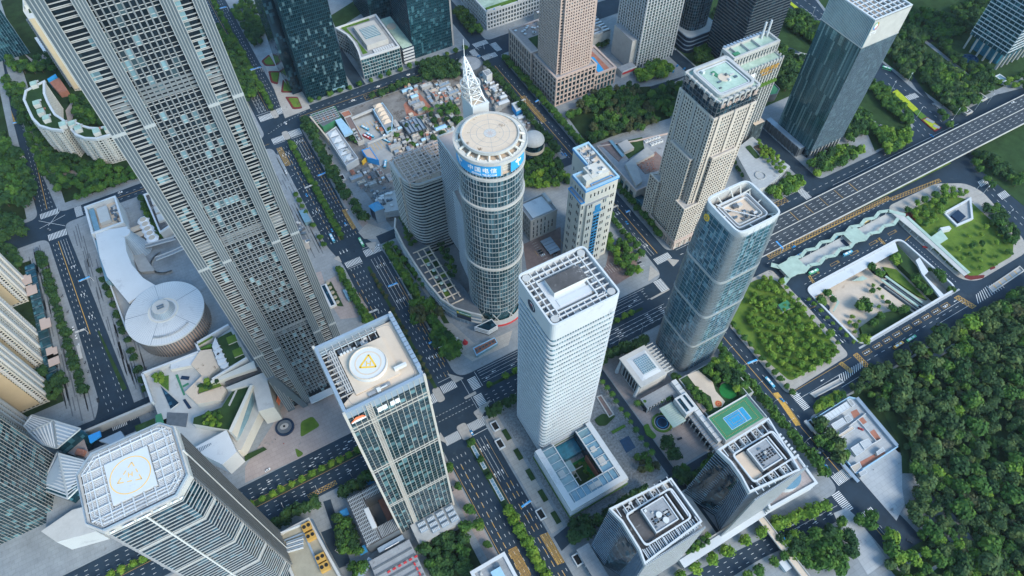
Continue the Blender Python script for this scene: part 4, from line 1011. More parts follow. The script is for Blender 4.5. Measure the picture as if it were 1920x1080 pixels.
part(t,'long_wing',MB().box(172,40.5,.2,252,48,9),'concrete_light');part(t,'long_wing_glazing',MB().box(172,40.2,3,252,40.5,7),'glass_navy');part(t,'wing_roof',MB().box(171,39.6,9,252,46,9.8),'white_panel')
part(t,'west_canopy',MB().box(108,52,6,119,91,7),'roof_grey')
for k in range(8):part(t,'canopy_post',MB().box(108.4,53+k*5,.2,109,53.6+k*5,6),'white_panel')
part(t,'tower_link',MB().prism([(172,50),(210,47),(210,88),(204,88),(196,70),(172,80)],.2,5,0),'concrete')

# round tower with the blue sign, its wings and podium
glass('glass_round',(.035,.11,.15),(.16,.30,.36),6,2.4,.25,.1,.4)
TC=(166,325);TR=24
t=thing('round_tower','round glass tower under a stained disc roof, with a blue telecom sign round its crown','round tower',TC,foot=circle(*TC,27,16))
cp=circle(*TC,TR,48)
b=MB().prism(cp,14,197,0,1);part(t,'glass_wall',b,['glass_round','roof_stained'])
rb=MB().ring(offset(cp,-.2),offset(cp,.3),0,.55).mesh('floor_band','aluminium')
for z in frange(18,197,6.0):ob('floor_band',rb,t,(0,0,z))
rb=MB().ring(offset(cp,-.2),offset(cp,1.5),0,2.2).mesh('belt','concrete_light')
for z in (84,161,192):ob('belt',rb,t,(0,0,z))
mb=MB();
for k in range(60):
    a=2*math.pi*k/60;x,y=TC[0]+(TR+.15)*math.cos(a),TC[1]+(TR+.15)*math.sin(a);w_=.22 if k%3 == 0 else .09
    d=Vector((-math.sin(a),math.cos(a)));mb.beam((x-d.x*w_,y-d.y*w_),(x+d.x*w_,y+d.y*w_),.4,16,197)
part(t,'mullion',mb,'aluminium','stuff')
part(t,'base_drum',MB().prism(circle(*TC,22.5,40),.2,14,0,0),'glass_teal')
for k in range(20):a=2*math.pi*k/20;part(t,'base_brace',MB().tube((TC[0]+23.9*math.cos(a),TC[1]+23.9*math.sin(a),.2),(TC[0]+23.9*math.cos(a+.31*(1 if k%2 else -1)),TC[1]+23.9*math.sin(a+.31*(1 if k%2 else -1)),15),.5),'aluminium')
part(t,'plinth',MB().ring(circle(*TC,23.6,40),circle(*TC,28.4,40),.2,3.4),'concrete_light');part(t,'plinth_band',MB().ring(circle(*TC,28.3,40),circle(*TC,28.7,40),.4,3.0),'red_paint')
part(t,'crown_drum',MB().prism(circle(*TC,22,40),197,210,0,1),['stone_grey','roof_stained'])
for z in (199.5,201.8,204.1):part(t,'louvre_ring',MB().ring(circle(*TC,21.9,40),circle(*TC,22.7,40),z,z+1),'cream_paint')
part(t,'ring_beam',MB().ring(circle(*TC,23,48),circle(*TC,26.2,48),210,211.6),'cream_paint');part(t,'ring_lip',MB().ring(circle(*TC,26.2,48),circle(*TC,26.8,48),209.2,212.2),'concrete_light')
for k in range(18):a=R(k*20);part(t,'crown_post',MB().beam((TC[0]+22.7*math.cos(a),TC[1]+22.7*math.sin(a)),(TC[0]+25*math.cos(a),TC[1]+25*math.sin(a)),1.3,197,210.5),'concrete_light');part(t,'disc_bracket',MB().tube((TC[0]+17.4*math.cos(a),TC[1]+17.4*math.sin(a),214),(TC[0]+24.6*math.cos(a),TC[1]+24.6*math.sin(a),211.6),.9),'cream_paint')
b=MB().prism(circle(*TC,20,56),213,215.6,0,1);dsc=part(t,'roof_disc',b,['concrete_light','roof_stained'])
part(t,'disc_rim',MB().ring(circle(*TC,19.9,56),circle(*TC,21,56),214,216.6),'concrete_light')
b=MB()
for r in (4.4,9.6,14):b.ring(circle(*TC,r-.14,40),circle(*TC,r+.14,40),215.6,215.66)
for k in range(8):a=R(22+k*45);b.strip((TC[0]+4.4*math.cos(a),TC[1]+4.4*math.sin(a)),(TC[0]+19.4*math.cos(a),TC[1]+19.4*math.sin(a)),.22,215.66)
part(t,'disc_joint',b,'stone_grey',sub=dsc)
b=MB();b.prism(circle(*TC,4.3,30),215.6,215.68,1)
for k in range(8):
    a=R(k*45);a1,a2=a-.25,a+.25;z=215.72;b.face([(TC[0],TC[1],z),(TC[0]+1.5*math.cos(a1),TC[1]+1.5*math.sin(a1),z),(TC[0]+4.1*math.cos(a),TC[1]+4.1*math.sin(a),z),(TC[0]+1.5*math.cos(a2),TC[1]+1.5*math.sin(a2),z)],0)
part(t,'compass_star',b,['stone_pink','concrete_light'],sub=dsc)
lm=MB()
for k in range(40):a=2*math.pi*k/40;lm.box(TC[0]+23.2*math.cos(a)-.25,TC[1]+23.2*math.sin(a)-.25,211.6,TC[0]+23.2*math.cos(a)+.25,TC[1]+23.2*math.sin(a)+.25,212)
part(t,'rim_lamp',lm,'logo_white','stuff')
def arc_panel(a0,a1,r,z0,z1,n=14):
    b=MB()
    for k in range(n):
        p,q=R(a0+(a1-a0)*k/n),R(a0+(a1-a0)*(k+1)/n)
        for rr,fl in ((r,1),(r-.4,0)):
            f=[(TC[0]+rr*math.cos(p),TC[1]+rr*math.sin(p),z0),(TC[0]+rr*math.cos(q),TC[1]+rr*math.sin(q),z0),(TC[0]+rr*math.cos(q),TC[1]+rr*math.sin(q),z1),(TC[0]+rr*math.cos(p),TC[1]+rr*math.sin(p),z1)]
            b.face(f if fl else f[::-1])
        b.face([(TC[0]+(r-.4)*math.cos(p),TC[1]+(r-.4)*math.sin(p),z1),(TC[0]+r*math.cos(p),TC[1]+r*math.sin(p),z1),(TC[0]+r*math.cos(q),TC[1]+r*math.sin(q),z1),(TC[0]+(r-.4)*math.cos(q),TC[1]+(r-.4)*math.sin(q),z1)])
    return b
def bent(s,size,a,z,r,sub,name='sign_letter'):
    me=text_mesh(s,size,.08,name)
    for v in me.vertices:
        th=R(a)+v.co.x/r;rr=r+.12+v.co.z;v.co=(TC[0]+rr*math.cos(th),TC[1]+rr*math.sin(th),z+v.co.y)
    me.materials.clear();me.materials.append(M['logo_white']);o=ob(name,me,None);o.parent=sub;return o
def swirl(a,z,s,sub):
    P=[(-1.0,1.2),(-.6,1.75),(0,1.45),(.1,.8),(.75,1.0),(1.35,.75),(1.3,.15),(.6,-.1),(0,.05),(.05,-.7),(.35,-1.5),(.5,-1.75),(.1,-1.8),(-.35,-1.0),(-.45,0),(-1.1,.35),(-1.55,.9),(-1.3,1.3)]
    b=MB();P=[(x*s,y*s) for x,y in P];b.cap(P,0);me=b.mesh('sign_emblem','logo_white')
    for v in me.vertices:th=R(a)+v.co.x/25.2;v.co=(TC[0]+25.35*math.cos(th),TC[1]+25.35*math.sin(th),z+v.co.y)
    o=ob('sign_emblem',me,None);o.parent=sub
sa0=fwd+180
for (a0,a1) in ((sa0-86,sa0+18),(sa0+36,sa0+73)):
    sgn=part(t,'sign_panel',arc_panel(a0,a1,25.2,197.6,208),'telecom_blue')
    if a1-a0>60:
        for k,ch in enumerate('中国电信'):bent(ch,5.0,sa0-33+k*13,203.3,25.2,sgn)
        bent('CHINA TELECOM',2.4,sa0-10,199.1,25.2,sgn);swirl(sa0-58,203,2.2,sgn)
    else:swirl(sa0+53,203,2.3,sgn)
# service slab rising behind the disc, carrying the lattice mast
slab=rect(152,352,176,376)
for q,hq in ((rect(157.5,352,180,406),150),([(149,343),(157.4,343),(157.4,372),(153,372)],118)):
    part(t,'wing_slab',MB().prism(q,18,hq,0,1),['glass_navy','stone_pink']);bands(t,q,frange(21,hq,3.7),1.0,.35,'white_panel','wing_band');part(t,'slab_parapet',MB().ring(offset(q,-.6),offset(q,.4),hq-.4,hq+1.2),'concrete_light')
tw=(177.5,368);zt_=216
c=[(165.6,367.5),(167.3,353.6),(180,352.8),(178.8,366.6)]
sh=MB().prism(c,20,zt_,0,1);part(t,'service_shaft',sh,['white_panel','roof_cream'])
part(t,'shaft_rim',MB().ring(offset(c,-1),offset(c,.3),zt_,zt_+1.4),'white_panel')
sx,sy=sum(p[0] for p in c)/4,sum(p[1] for p in c)/4
o=thing('lattice_mast','white steel lattice mast with dish rings and needle above the round tower','radio mast',(sx,sy,zt_),foot=None)
def mast(z,r):
    f=(z-216)/38;return [(sx-5.2*f+r*math.cos(R(45+90*k)),sy+3*f+r*math.sin(R(45+90*k)),z) for k in range(4)]
lv=[(216,8.2),(224,6.8),(231,5.6),(238,4.2),(244,3),(249,1.8),(254,.4)]
for (za,ra),(zb_,rb_) in zip(lv,lv[1:]):
    A,B=mast(za,ra),mast(zb_,rb_);br=MB()
    for k in range(4):
        l=(k+1)%4;part(o,'mast_leg',MB().tube(A[k],B[k],.42,5),'logo_white');br.tube(B[k],B[l],.28,5);br.tube(A[k],B[l],.26,5);br.tube(A[l],B[k],.2,5)
    part(o,'mast_brace',br,'logo_white','stuff')
part(o,'needle',MB().tube((sx-5.2,sy+3,253),(sx-5.2,sy+3,268),.3,6,0,.1),'logo_white')
for z,r in ((221,6.8),(226,7.2),(231,7.4)):
    part(o,'dish_ring',MB().ring(circle(sx-2.5,sy+2,r-1,30),circle(sx-2.5,sy+2,r,30),z,z+1),'concrete_light')
    for k in range(10):a=R(36*k);part(o,'ring_spoke',MB().beam((sx-2.5,sy+2),(sx-2.5+r*math.cos(a),sy+2+r*math.sin(a)),.25,z+.3,z+.7),'concrete_light')
part(o,'dish_disc',MB().prism(circle(sx-2.5,sy+2,3.6,20),231.5,232.1),'concrete_light')
# flat-roofed wing with the curved glass end
t=thing('office_wing','wing building with flat beamed roof and rounded ribbon floors joined to the round tower','office building',(147,430),foot=rect(118,402,184,458))
wg=rounded([(125.5,449.5),(126.5,420),(134,409.5),(164,408),(180,411),(180,449.5)],9,4)
wz=100
facade(t,wg,.2,wz,4.2,'glass_navy','concrete_light',1.2,.9,None,'roof_stained',(1.6,.7))
for k in range(10):part(t,'roof_beam',MB().box(128,412+k*4,wz+4,179,412.8+k*4,wz+5),'stone_pink')
for k in range(11):part(t,'roof_beam',MB().box(128+k*5,411,wz+4.2,128.8+k*5,449,wz+5.1),'stone_pink')
for k in range(6):
    for y in (411,449):part(t,'roof_post',MB().box(128+k*10,y-.5,wz,129+k*10,y+.5,wz+5),'stone_pink')
roof_units(t,143,415,178,446,wz,34,31);roof_units(t,130,412,143,430,wz,6,32)
part(t,'plain_end_wall',MB().box(124,426,.2,126,449,wz+1),'concrete_light')
ew=MB()
for z in frange(6,wz-4,6):
    for y in frange(423,446,4):ew.box(123.8,y+2,z,124.1,y+3.6,z+2.6)
part(t,'small_window',ew,'glass_window','stuff')
# curved podium with roof garden and the long dark screen
pw=[(119.8,452),(114.2,441),(112.4,415),(112.8,391),(113.8,365),(117,340),(123.5,325),(133.5,313.4),(141,306),(143,318),(142,345),(136,365),(134,404),(130,412),(128,450)]
t=thing('podium_building','long curved podium with pergola roof garden and dark screen below the round tower','podium',(128,370),foot=pw)
b=MB().prism(pw,.2,18,0,1);part(t,'wall',b,['steel_blue','paving_dark'])
front=pw[:9]
pr_=MB()
for a_,b_ in zip(front,front[1:]):pr_.beam(a_,b_,1.6,18,21.5);pr_.beam(a_,b_,2.6,7,8.2);pr_.beam(a_,b_,2.2,12.6,13.4)
part(t,'curved_parapet',pr_,'concrete_light')
for k in range(1,8):
    a_,b_=Vector(front[k-1]),Vector(front[k])
    for f in (.25,.5,.75):c_=a_.lerp(b_,f);part(t,'facade_rib',MB().prism(circle(c_.x,c_.y,.8,6),.2,18),'steel_blue')
scr=[Vector(p) for p in ((124.5,323.2),(133.6,312.2))]
def vpanel(p,q,z0,z1,off,th=.35):
    d=(q-p).normalized();n=Vector((d.y,-d.x));n=n if n.x<0 or n.y<0 else -n
    a_,b_=p+n*off,q+n*off;m_=MB();m_.prism([(a_.x,a_.y),(b_.x,b_.y),(b_.x+n.x*th,b_.y+n.y*th),(a_.x+n.x*th,a_.y+n.y*th)],z0,z1);return m_,n,d
m_,n_,d_=vpanel(*scr,9,16.5,1.0);vs=part(t,'video_screen',m_,'logo_dark')
m_,n_,d_=vpanel(*scr,17,21,1.0);gs=part(t,'green_sign',m_,'green_sign');m_,n_,d_=vpanel(*scr,16.6,17,1.1);part(t,'sign_stripe',m_,'hedge_yellow',sub=gs)
mid=scr[0].lerp(scr[1],.56)+n_*1.5
o=lettering(t,'中国邮政储蓄银行',1.55,(mid.x,mid.y,19),(d_.x,d_.y,0),(0,0,1),'logo_white',.08,'sign_letter');o.location=(0,0,0);o.parent=gs
e=scr[0].lerp(scr[1],.09)+n_*1.5;part(t,'sign_emblem',MB().tube((e.x,e.y,19),(e.x+n_.x*.2,e.y+n_.y*.2,19),1.1,12),'yellow_paint',sub=gs)
for k in range(9):
    y=330+k*9;x0=119+max(0,(345-y))*.25;part(t,'pergola_beam',MB().box(x0-3+.06*k,y,20.2,135 if y<405 else 128,y+1,21),'roof_cream')
for x in (121,127.5,133.5):part(t,'pergola_beam',MB().box(x-.5,334,20.4,x+.5,402,21.1),'roof_cream')
for k in range(8):part(t,'garden_bed',MB().box(121.5+(k%2)*6.6,341+k*7.4,18,126.8+(k%2)*6.3,347+k*7.4,18.9),'lawn_dark' if k%3 else 'lawn')
for k in range(5):
    x,y=124+(k%2)*1.2,348+k*8.6;o=part(t,'parasol',MB().prism(circle(x,y,2.0,8),20.8,21.9,0,0,circle(x,y,.1,8)),'green_glass_roof')
for q in (rect(150.5,306,168,318),):part(t,'entrance_wing',MB().prism([(134,304),(142,295),(151,296),(150,304)],.2,9,0),'glass_navy')
for z in (3,5.6,8.2):part(t,'terrace_band',MB().ring(offset([(134,304),(142,295),(151,296),(150,304)],.1),offset([(134,304),(142,295),(151,296),(150,304)],.9),z,z+.9),'white_panel')
part(t,'entry_court',MB().ring(circle(112,350,6,20),circle(112,350,7,20),.2,2),'concrete_light')
t=thing('kiosk','long pale blue kiosk with open roof of air units at the avenue corner','kiosk',(131,285),foot=rect(120,278,146,292))
kq=[(122,287.6),(144.1,287.6),(143.9,281.4),(120.9,279.5)]
part(t,'wall',MB().prism(kq,.2,4.5,0,1),['sky_glass','brick_red']);part(t,'parapet',MB().ring(offset(kq,-.5),offset(kq,.2),4.4,5.6),'light_blue_roof')
for k in range(6):f=(k+.6)/6.4;p=Vector(kq[0]).lerp(Vector(kq[1]),f).lerp(Vector(kq[3]).lerp(Vector(kq[2]),f),.5);fan_unit(t,p.x,p.y,4.5,1.9,'steel_dark')
b=MB();x,y=(119.1,298.6);b.tube((x,y,.2),(x,y,1),2.6,10);
for k in range(7):b.tube((x,y,1+k*.6),(x+1.8*math.cos(k*1.9),y+1.8*math.sin(k*1.9),1.6+k*.6),.7,6)
single('sculpture','red twisted sculpture on the pale corner plaza','sculpture',b,'red_paint')
# glass hall with the metal dome behind the disc roof
t=thing('domed_hall','dark round hall with a ribbed metal dome behind the round tower','hall',(298.3,480.2),foot=circle(*(298.3,480.2),14,12))
dc=(297.6,478.1)
part(t,'wall',MB().prism(circle(*dc,12,32),.2,24,0),'glass_navy');part(t,'ring_band',MB().ring(circle(*dc,11.9,32),circle(*dc,12.6,32),12,16),'roof_cream')
for k in range(6):a0,a1=k*15,(k+1)*15;part(t,'dome_band',MB().prism(circle(*dc,12.4*math.cos(R(a0)),28),24+9*math.sin(R(a0)),24+9*math.sin(R(a1)),0,0,circle(*dc,12.4*math.cos(R(a1))+.02,28),top=(k == 5)),'concrete_light')
single('round_tank','plain round tank house near the north crossing','tank house',MB().prism(circle(*(304.7,644.3),15,32),.2,12,0,1).ring(circle(*(304.7,644.3),14.2,32),circle(*(304.7,644.3),15.2,32),12,13),['steel_dark','roof_grey'])
# white tower with blue trim, and its grey annex
t=thing('office_tower','white stepped tower with blue roof edging and blue window strip','office tower',(273,345),foot=rect(248,318,296,375))
W1=[(257.5,322.5),(272.5,324),(272.5,326.5),(290.2,327.4),(289.5,371.2),(274.1,371.2),(274.1,342.8),(253.2,342.8),(253.2,330),(257.5,330)]
W1=[(256,322),(290.3,322),(290.3,371),(274,371),(274,343),(256,343)]
W2=[(252.2,318.6),(287,318.6),(287,321.9),(292.4,321.9),(292.4,360),(274,360),(274,344.5),(252.2,344.5)]
part(t,'wall',MB().prism(W1,.2,110,0,1),['cream_paint','roof_cream']);part(t,'lower_wall',MB().prism([(252.4,322.1),(256,322.1),(256,342.9),(252.4,342.9)],.2,96,0,1).prism([(290.3,330),(293.2,330),(293.2,352),(290.3,352)],.2,97,0,1).prism([(258,319.8),(282,319.8),(282,322),(258,322)],.2,92,0,1),['cream_paint','roof_grey'])
part(t,'roof_edge',MB().ring(offset(W1,-1.1),offset(W1,.5),109.6,112),'light_blue_roof');part(t,'roof_edge_trim',MB().ring(offset(W1,.1),offset(W1,.65),109.2,110.4),'sign_blue')
part(t,'terrace_edge',MB().ring([(252.4,322.1),(255.8,322.1),(255.8,342.8),(252.4,342.8)],offset([(252.4,322.1),(255.8,322.1),(255.8,342.8),(252.4,342.8)],.4),95.4,97),'sign_blue')
part(t,'upper_storey',MB().box(266,328,110,284,343,116).box(259,327,110,265,334,117),'cream_paint');part(t,'roof_pool',MB().box(266,323.4,110,284,326,110.6),'roof_grey');part(t,'blue_rail',MB().ring(rect(264,323,286,326.6),rect(263.6,322.6,286.4,327),110.4,111.2),'sign_blue')
roof_units(t,276,346,288,369,110,16,61);roof_units(t,268,329,283,342,116,8,62)
for k in range(5):fan_unit(t,277.5,349+k*3.4,110,2.6,'white_paint')
part(t,'roof_mast',MB().tube((272,344,110),(272,344,140),.35,6,0,.12),'logo_white')
wm=MB().box(-.55,-.12,0,.55,.12,4.4,0,bottom=True).mesh('window','glass_window');sm_=MB().box(-.8,-.2,-.35,.8,.14,0,0,bottom=True).mesh('sill','white_panel')
def win(x,y,z,rz):
    o=ob('window',wm,t,(x,y,z),rz);s_=ob('sill',sm_,None);s_.parent=o
for z in frange(6,88,10.2):
    for x in (260.4,262.6,275.6,277.8):win(x,319.75,z,0)
    for x in (285,287.2):win(x,321.95,z,0)
    for y in (325,327.4,336,338.4):win(252.35,y,z,R(-90))
    for y in (348,358,360.4,367):win(273.95,y,z,R(-90))
for z in (99,):
    for x in (262,266,270,274,278,282,286):win(x,321.95,z,0)
    for y in (326,330,334,338):win(255.95,y,z,R(-90))
for x in (253,):
    for z in frange(6,88,10.2):win(254.2,322.0,z,0)
bs=part(t,'blue_window_strip',MB().box(266.4,319.4,6,272.8,319.75,76),'blue_roof');b=MB()
for z in frange(7.4,75,4.6):b.box(266.8,319.2,z,269.2,319.42,z+2.4);b.box(270,319.2,z,272.4,319.42,z+2.4)
part(t,'strip_window',b,'glass_window','stuff',sub=bs);part(t,'blue_panel',MB().box(265.4,318.9,78,273.8,319.75,81).box(267,319.2,81,272.4,319.75,88),'blue_roof')
t=thing('annex_building','square grey annex with a flat pale roof next to the white tower','building',(248,386),foot=rect(228,370,266,402))
part(t,'wall',MB().box(232.5,373,.2,263,398,31,0,1),['stone_grey','roof_grey']);part(t,'roof_sheet',MB().box(236,375,31,259,396,32.2),'white_panel');part(t,'parapet',MB().ring(rect(233,373.5,262.5,397.5),rect(232.2,372.7,263.3,398.3),30.6,32.6),'stone_grey');part(t,'stair_head',MB().box(259.4,384,31,262.6,397,35),'concrete_light')
for z,n in ((24,4),(16,6),(10,6),(4,5)):
    for k in range(n):ob('window',wm,t,(236+k*4.4,372.95,z));ob('window',wm,t,(232.45,376+k*4,z),R(-90)) if k<5 else None
t=thing('carport','grey ribbed carport roof in the brown car park','carport',(246,356),foot=rect(236,346,254,366))
for k in range(5):part(t,'roof_panel',MB().prism(rect(240,346+k*4,252,349.6+k*4),3.4,3.9+.25*(k%2)),'steel_blue')
for k in range(6):part(t,'post',MB().box(240.2,346+k*3.8,.2,240.5,346.3+k*3.8,3.4),'steel')
# beige stone tower with the dark glass crown
t=thing('office_tower','beige stone tower with dark glass crown carrying large pink characters','office tower',(382,321),foot=rect(350,290,412,352))
K=rect(360.5,297.5,405.5,343)
def punched(root,poly,z0,z1,fh,bay,pierw,stone,gl='glass_window',spand=1.25,dep=.4,roof='roof_grey',par=True):
    body=part(root,'window_wall',MB().prism(poly,z0,z1,0,1),[gl,roof])
    bands(root,poly,[z0]+[z-spand/2 for z in frange(z0+fh,z1-.2,fh)]+[z1-spand],spand,dep,stone,'spandrel')
    m_=MB();mullions(m_,poly,z0,z1,bay,pierw,dep+.12);part(root,'pier',m_,stone,'stuff')
    if par:part(root,'parapet',MB().ring(offset(poly,-.8),offset(poly,dep+.1),z1-.2,z1+1.2),stone)
    return body
punched(t,K,.2,164,3.7,2.9,1.15,'stone_beige',roof='roof_grey')
for x in (366,382.8,399.6):part(t,'wall_strip',MB().box(x-1.1,296,8,x+1.1,297,166),'stone_beige')
for y in (303,320.2,337):part(t,'wall_strip',MB().box(359.2,y-1.1,8,360,y+1.1,166),'stone_grey')
K2=[(355.6,301),(360,301),(360,339),(355.6,339)]
punched(t,[(356.2,306),(360.3,306),(360.3,334),(356.2,334)],.2,112,3.7,2.9,1.15,'stone_beige',roof='stone_grey');punched(t,[(370,293.6),(396,293.6),(396,297.3),(370,297.3)],.2,118,3.7,2.9,1.15,'stone_beige',roof='stone_grey')
punched(t,[(353.5,293),(370,293),(370,297.3),(360.3,306),(353.5,306)],.2,60,3.7,2.9,1.15,'stone_beige',roof='stone_grey')
punched(t,[(353.5,334),(360.3,334),(360.3,343),(353.5,347)],.2,60,3.7,2.9,1.15,'stone_beige',roof='stone_grey')
part(t,'base_arcade',MB().ring(rect(353.5,293,405.5,346),rect(352.2,291.7,406.8,347.3),9,13),'stone_pink')
for k in range(8):part(t,'base_pier',MB().box(353+k*7.2,291.8,.2,354.8+k*7.2,293.6,9),'stone_pink');part(t,'base_pier',MB().box(352.2,293+k*7.2,.2,354,294.8+k*7.2,9),'stone_pink')
Kc=rounded(rect(361.5,298.5,404.5,342),2,2)
part(t,'crown_glass',MB().prism(Kc,164,181,0,1),['glass_navy','roof_green']);
for z in (169,174,179):part(t,'crown_band',MB().ring(offset(Kc,-.1),offset(Kc,.4),z,z+.6),'steel_dark')
cm=MB();mullions(cm,rect(361.5,298.5,404.5,342),164,182,4.3,.4,.5);part(t,'crown_mullion',cm,'steel_dark','stuff')
kr=rounded(rect(365,302,401,338.5),5,5);part(t,'roof_ring',MB().ring(offset(kr,-1),offset(kr,1.2),181,184.4),'concrete_light');part(t,'roof_ring',MB().ring(offset(kr,-3.2),offset(kr,-2.2),181,183.5),'white_panel');part(t,'crown_lip',MB().ring(offset(Kc,-.8),offset(Kc,1),180.5,182.2),'concrete_light')
part(t,'roof_deck',MB().prism(offset(kr,-4),181,183,0),'roof_green');part(t,'round_pad',MB().prism(circle(383,319.5,5,24),183,183.5),'roof_cream');part(t,'green_tarp',MB().prism([(378,322),(381,324.5),(381,330),(377.5,330)],183,183.6),'court_green');roof_units(t,370,307,397,334,183,8,71)
for k in range(7):
    part(t,'crown_bracket',MB().box(363.5+k*6,296.8,176,365.3+k*6,299,183.6),'concrete');part(t,'crown_bracket',MB().box(359.6,301.5+k*6.4,180,362,303+k*6.4,183),'concrete_light')
for k,ch in enumerate('商会中心大厦'):lettering(t,ch,5.2,(365.6+k*6.9,297.0,176.5),(1,0,0),(0,0,1),'stone_pink',.3,'crown_character')
for x,ch in ((337.5,'深'),(330.5,'圳'),(313,'国'),(305,'际')):lettering(t,ch,5.4,(360.3,x,176.5),(0,-1,0),(0,0,1),'stone_pink',.3,'crown_character')
# its podium with roof restaurants
t=thing('podium_building','grey podium with roof dining terraces, chillers and a sawtooth front beside the beige tower','podium',(385,390),foot=[(350,352),(440,362),(446,424),(420,430),(354,442)])
pp=[(354,362),(366,362),(368,352),(418,354),(436,366),(437,416),(398,424),(355,438)]
part(t,'wall',MB().prism(pp,.2,20,0,1),['stone_grey','roof_grey']);part(t,'parapet',MB().ring(offset(pp,-1),offset(pp,.3),19.8,21.4),'stone_pink')
for k in range(8):part(t,'shop_window',MB().box(353.6,366+k*8.6,4,354,371+k*8.6,15),'glass_teal');part(t,'facade_pier',MB().box(352.8,371.6+k*8.6,.2,354,373.6+k*8.6,20),'stone_grey')
part(t,'dining_terrace',MB().prism([(360.8,440),(372.5,439),(372.6,411.3),(362.8,407)],20,20.4),'brown_paving');part(t,'dining_terrace',MB().prism([(377.5,395.1),(407.1,400),(407.7,388.8),(393.7,375.4),(377.2,377.8)],20,20.4),'brown_paving')
part(t,'glass_awning',MB().prism([(370.6,437.6),(374,436.6),(373.1,410.5),(368.9,409.3)],22,22.4),'sky_glass');part(t,'stair_house',MB().prism([(374.6,426.7),(387.6,427.7),(387.1,413.2),(373.7,412.6)],20,24.5),'stone_grey');part(t,'upper_block',MB().prism([(364.6,397.9),(400.9,407.9),(401.1,395),(375.5,393.4),(365.4,368.1),(356.4,366.4)],20,24,0,1),['stone_grey','concrete'])
for k in range(5):x,y=(406.6,417.6);fan_unit(t,x+k*4.0,y-k*.3,20,3.6,'white_paint');fan_unit(t,x+3+k*4.0,y-7-k*.2,20,3.6,'white_paint') if k<4 else None
rn=random.Random(9);tm=MB()
for k in range(46):
    f,g_=rn.random(),rn.random();A,B,C_,D=[Vector(p) for p in ((377.6,393.3),(406.1,398.7),(396,377.6),(379,378.5))];p=A.lerp(B,f).lerp(D.lerp(C_,f),g_);tm.box(p.x-.5,p.y-.35,20.4,p.x+.5,p.y+.35,21.1)
part(t,'dining_table',tm,'brick_red','stuff')
part(t,'roof_garden',MB().prism([(375.1,432.8),(407.6,425.7),(399.1,410),(375.2,405.4)],20,20.3),'lawn_dark');part(t,'glass_link',MB().box(354,347.5,.2,362,361.5,12),'glass_teal')
t=thing('terrace_building','white terrace building with curving roof garden beds beside the beige tower','building',(509.9,327.1),foot=[(533.4,369.9),(536.6,321),(497.2,309.1),(489.9,319.9)])
q=[(491.1,364.7),(523.1,372),(523.6,346.3),(527.9,315.8),(485.5,304.5),(472.3,307)]
part(t,'wall',MB().prism(q,.2,12,0,1),['concrete_light','pavement_white'])
for k in range(16):a_,b_=Vector(q[3]),Vector(q[4]);c_=a_.lerp(b_,k/16);part(t,'facade_fin',MB().box(c_.x-.3,c_.y-1,.2,c_.x+.3,c_.y-.2,11),'white_panel')
for k in range(3):c_=(516.4,336.2);part(t,'garden_bed',MB().prism(rounded([(c_[0]-14+k*8,c_[1]+6-k*3),(c_[0]-8+k*8,c_[1]+6-k*3),(c_[0]-5+k*8,c_[1]+26-k*4),(c_[0]-12+k*8,c_[1]+26-k*4)],2),12,12.7),'soil' if k == 1 else 'lawn_dark')
part(t,'round_well',MB().ring(circle(*(489.8,320.3),5,20),circle(*(489.8,320.3),6,20),12,13),'concrete')
# pale ribbed tower with the green roof
t=thing('office_tower','pale ribbed slab tower with a green roof deck and an orange sign','office tower',(503,392),foot=rect(470,372,534,408))
G=rect(472.5,388.5,530.5,405.5);G2=rect(480,376,528.5,388.4)
for nm,q,h in (('main',G,122),('bay',G2,112)):
    part(t,'glass_wall',MB().prism(q,.2,h,0,1),['glass_grey','roof_green']);m_=MB();mullions(m_,q,.2,h+(3 if nm == 'bay' else 1),3.9,1.3,1.3);part(t,'rib',m_,'concrete_light','stuff');bands(t,q,frange(4,h,3.9),.8,.3,'concrete_light')
part(t,'parapet',MB().ring(offset(G,-1.2),offset(G,.9),121,125),'concrete_light');part(t,'parapet',MB().ring(offset(G2,-.8),offset(G2,.4),111,113.4),'concrete_light')
for k in range(3):part(t,'roof_divider',MB().box(480+k*14,389.6,122,480.6+k*14,404.6,124.4),'concrete_light')
for k in range(13):part(t,'roof_louvre',MB().prism(rect(474+k*4.2,404.6,476.6+k*4.2,408.2),120,125.6),'steel_blue')
for x in (520,527):part(t,'roof_column',MB().tube((x,402,122),(x+2,404,139),1.1,10),'white_panel')
part(t,'roof_stair',MB().box(475,391,122,482,395,125),'court_green')
part(t,'white_sign',MB().box(481.5,374.2,102,494,374.6,108),'logo_white');part(t,'red_sign_band',MB().box(481.5,374.1,100.6,494,374.7,102),'orange_red')
lettering(t,'中国平安',6.4,(512.5,374.4,106),(1,0,0),(0,0,1),'orange_paint',.25,'sign_character');lettering(t,'PING AN',3.4,(511,374.4,100.8),(1,0,0),(0,0,1),'orange_paint',.25,'sign_letter')
part(t,'balcony_garden',MB().box(498,372.6,86,528.6,375.8,88.6),'hedge');part(t,'lower_bay',MB().box(520,371,.2,534,388,30,0,1),['glass_grey','roof_stained'])
t=thing('pavilion','dark low pavilion with a green roof court behind the ribbed tower','pavilion',(589.4,423.9),foot=[(595.9,434.2),(625.8,453.1),(618.2,426),(585.4,418.6)])
q=[(580.1,420.6),(610.7,442.5),(607.7,420),(598.6,414.4)];part(t,'wall',MB().prism(q,.2,10,0,1),['steel_dark','court_green']);part(t,'parapet',MB().ring(offset(q,-.6),offset(q,.3),9.6,11),'steel_dark')
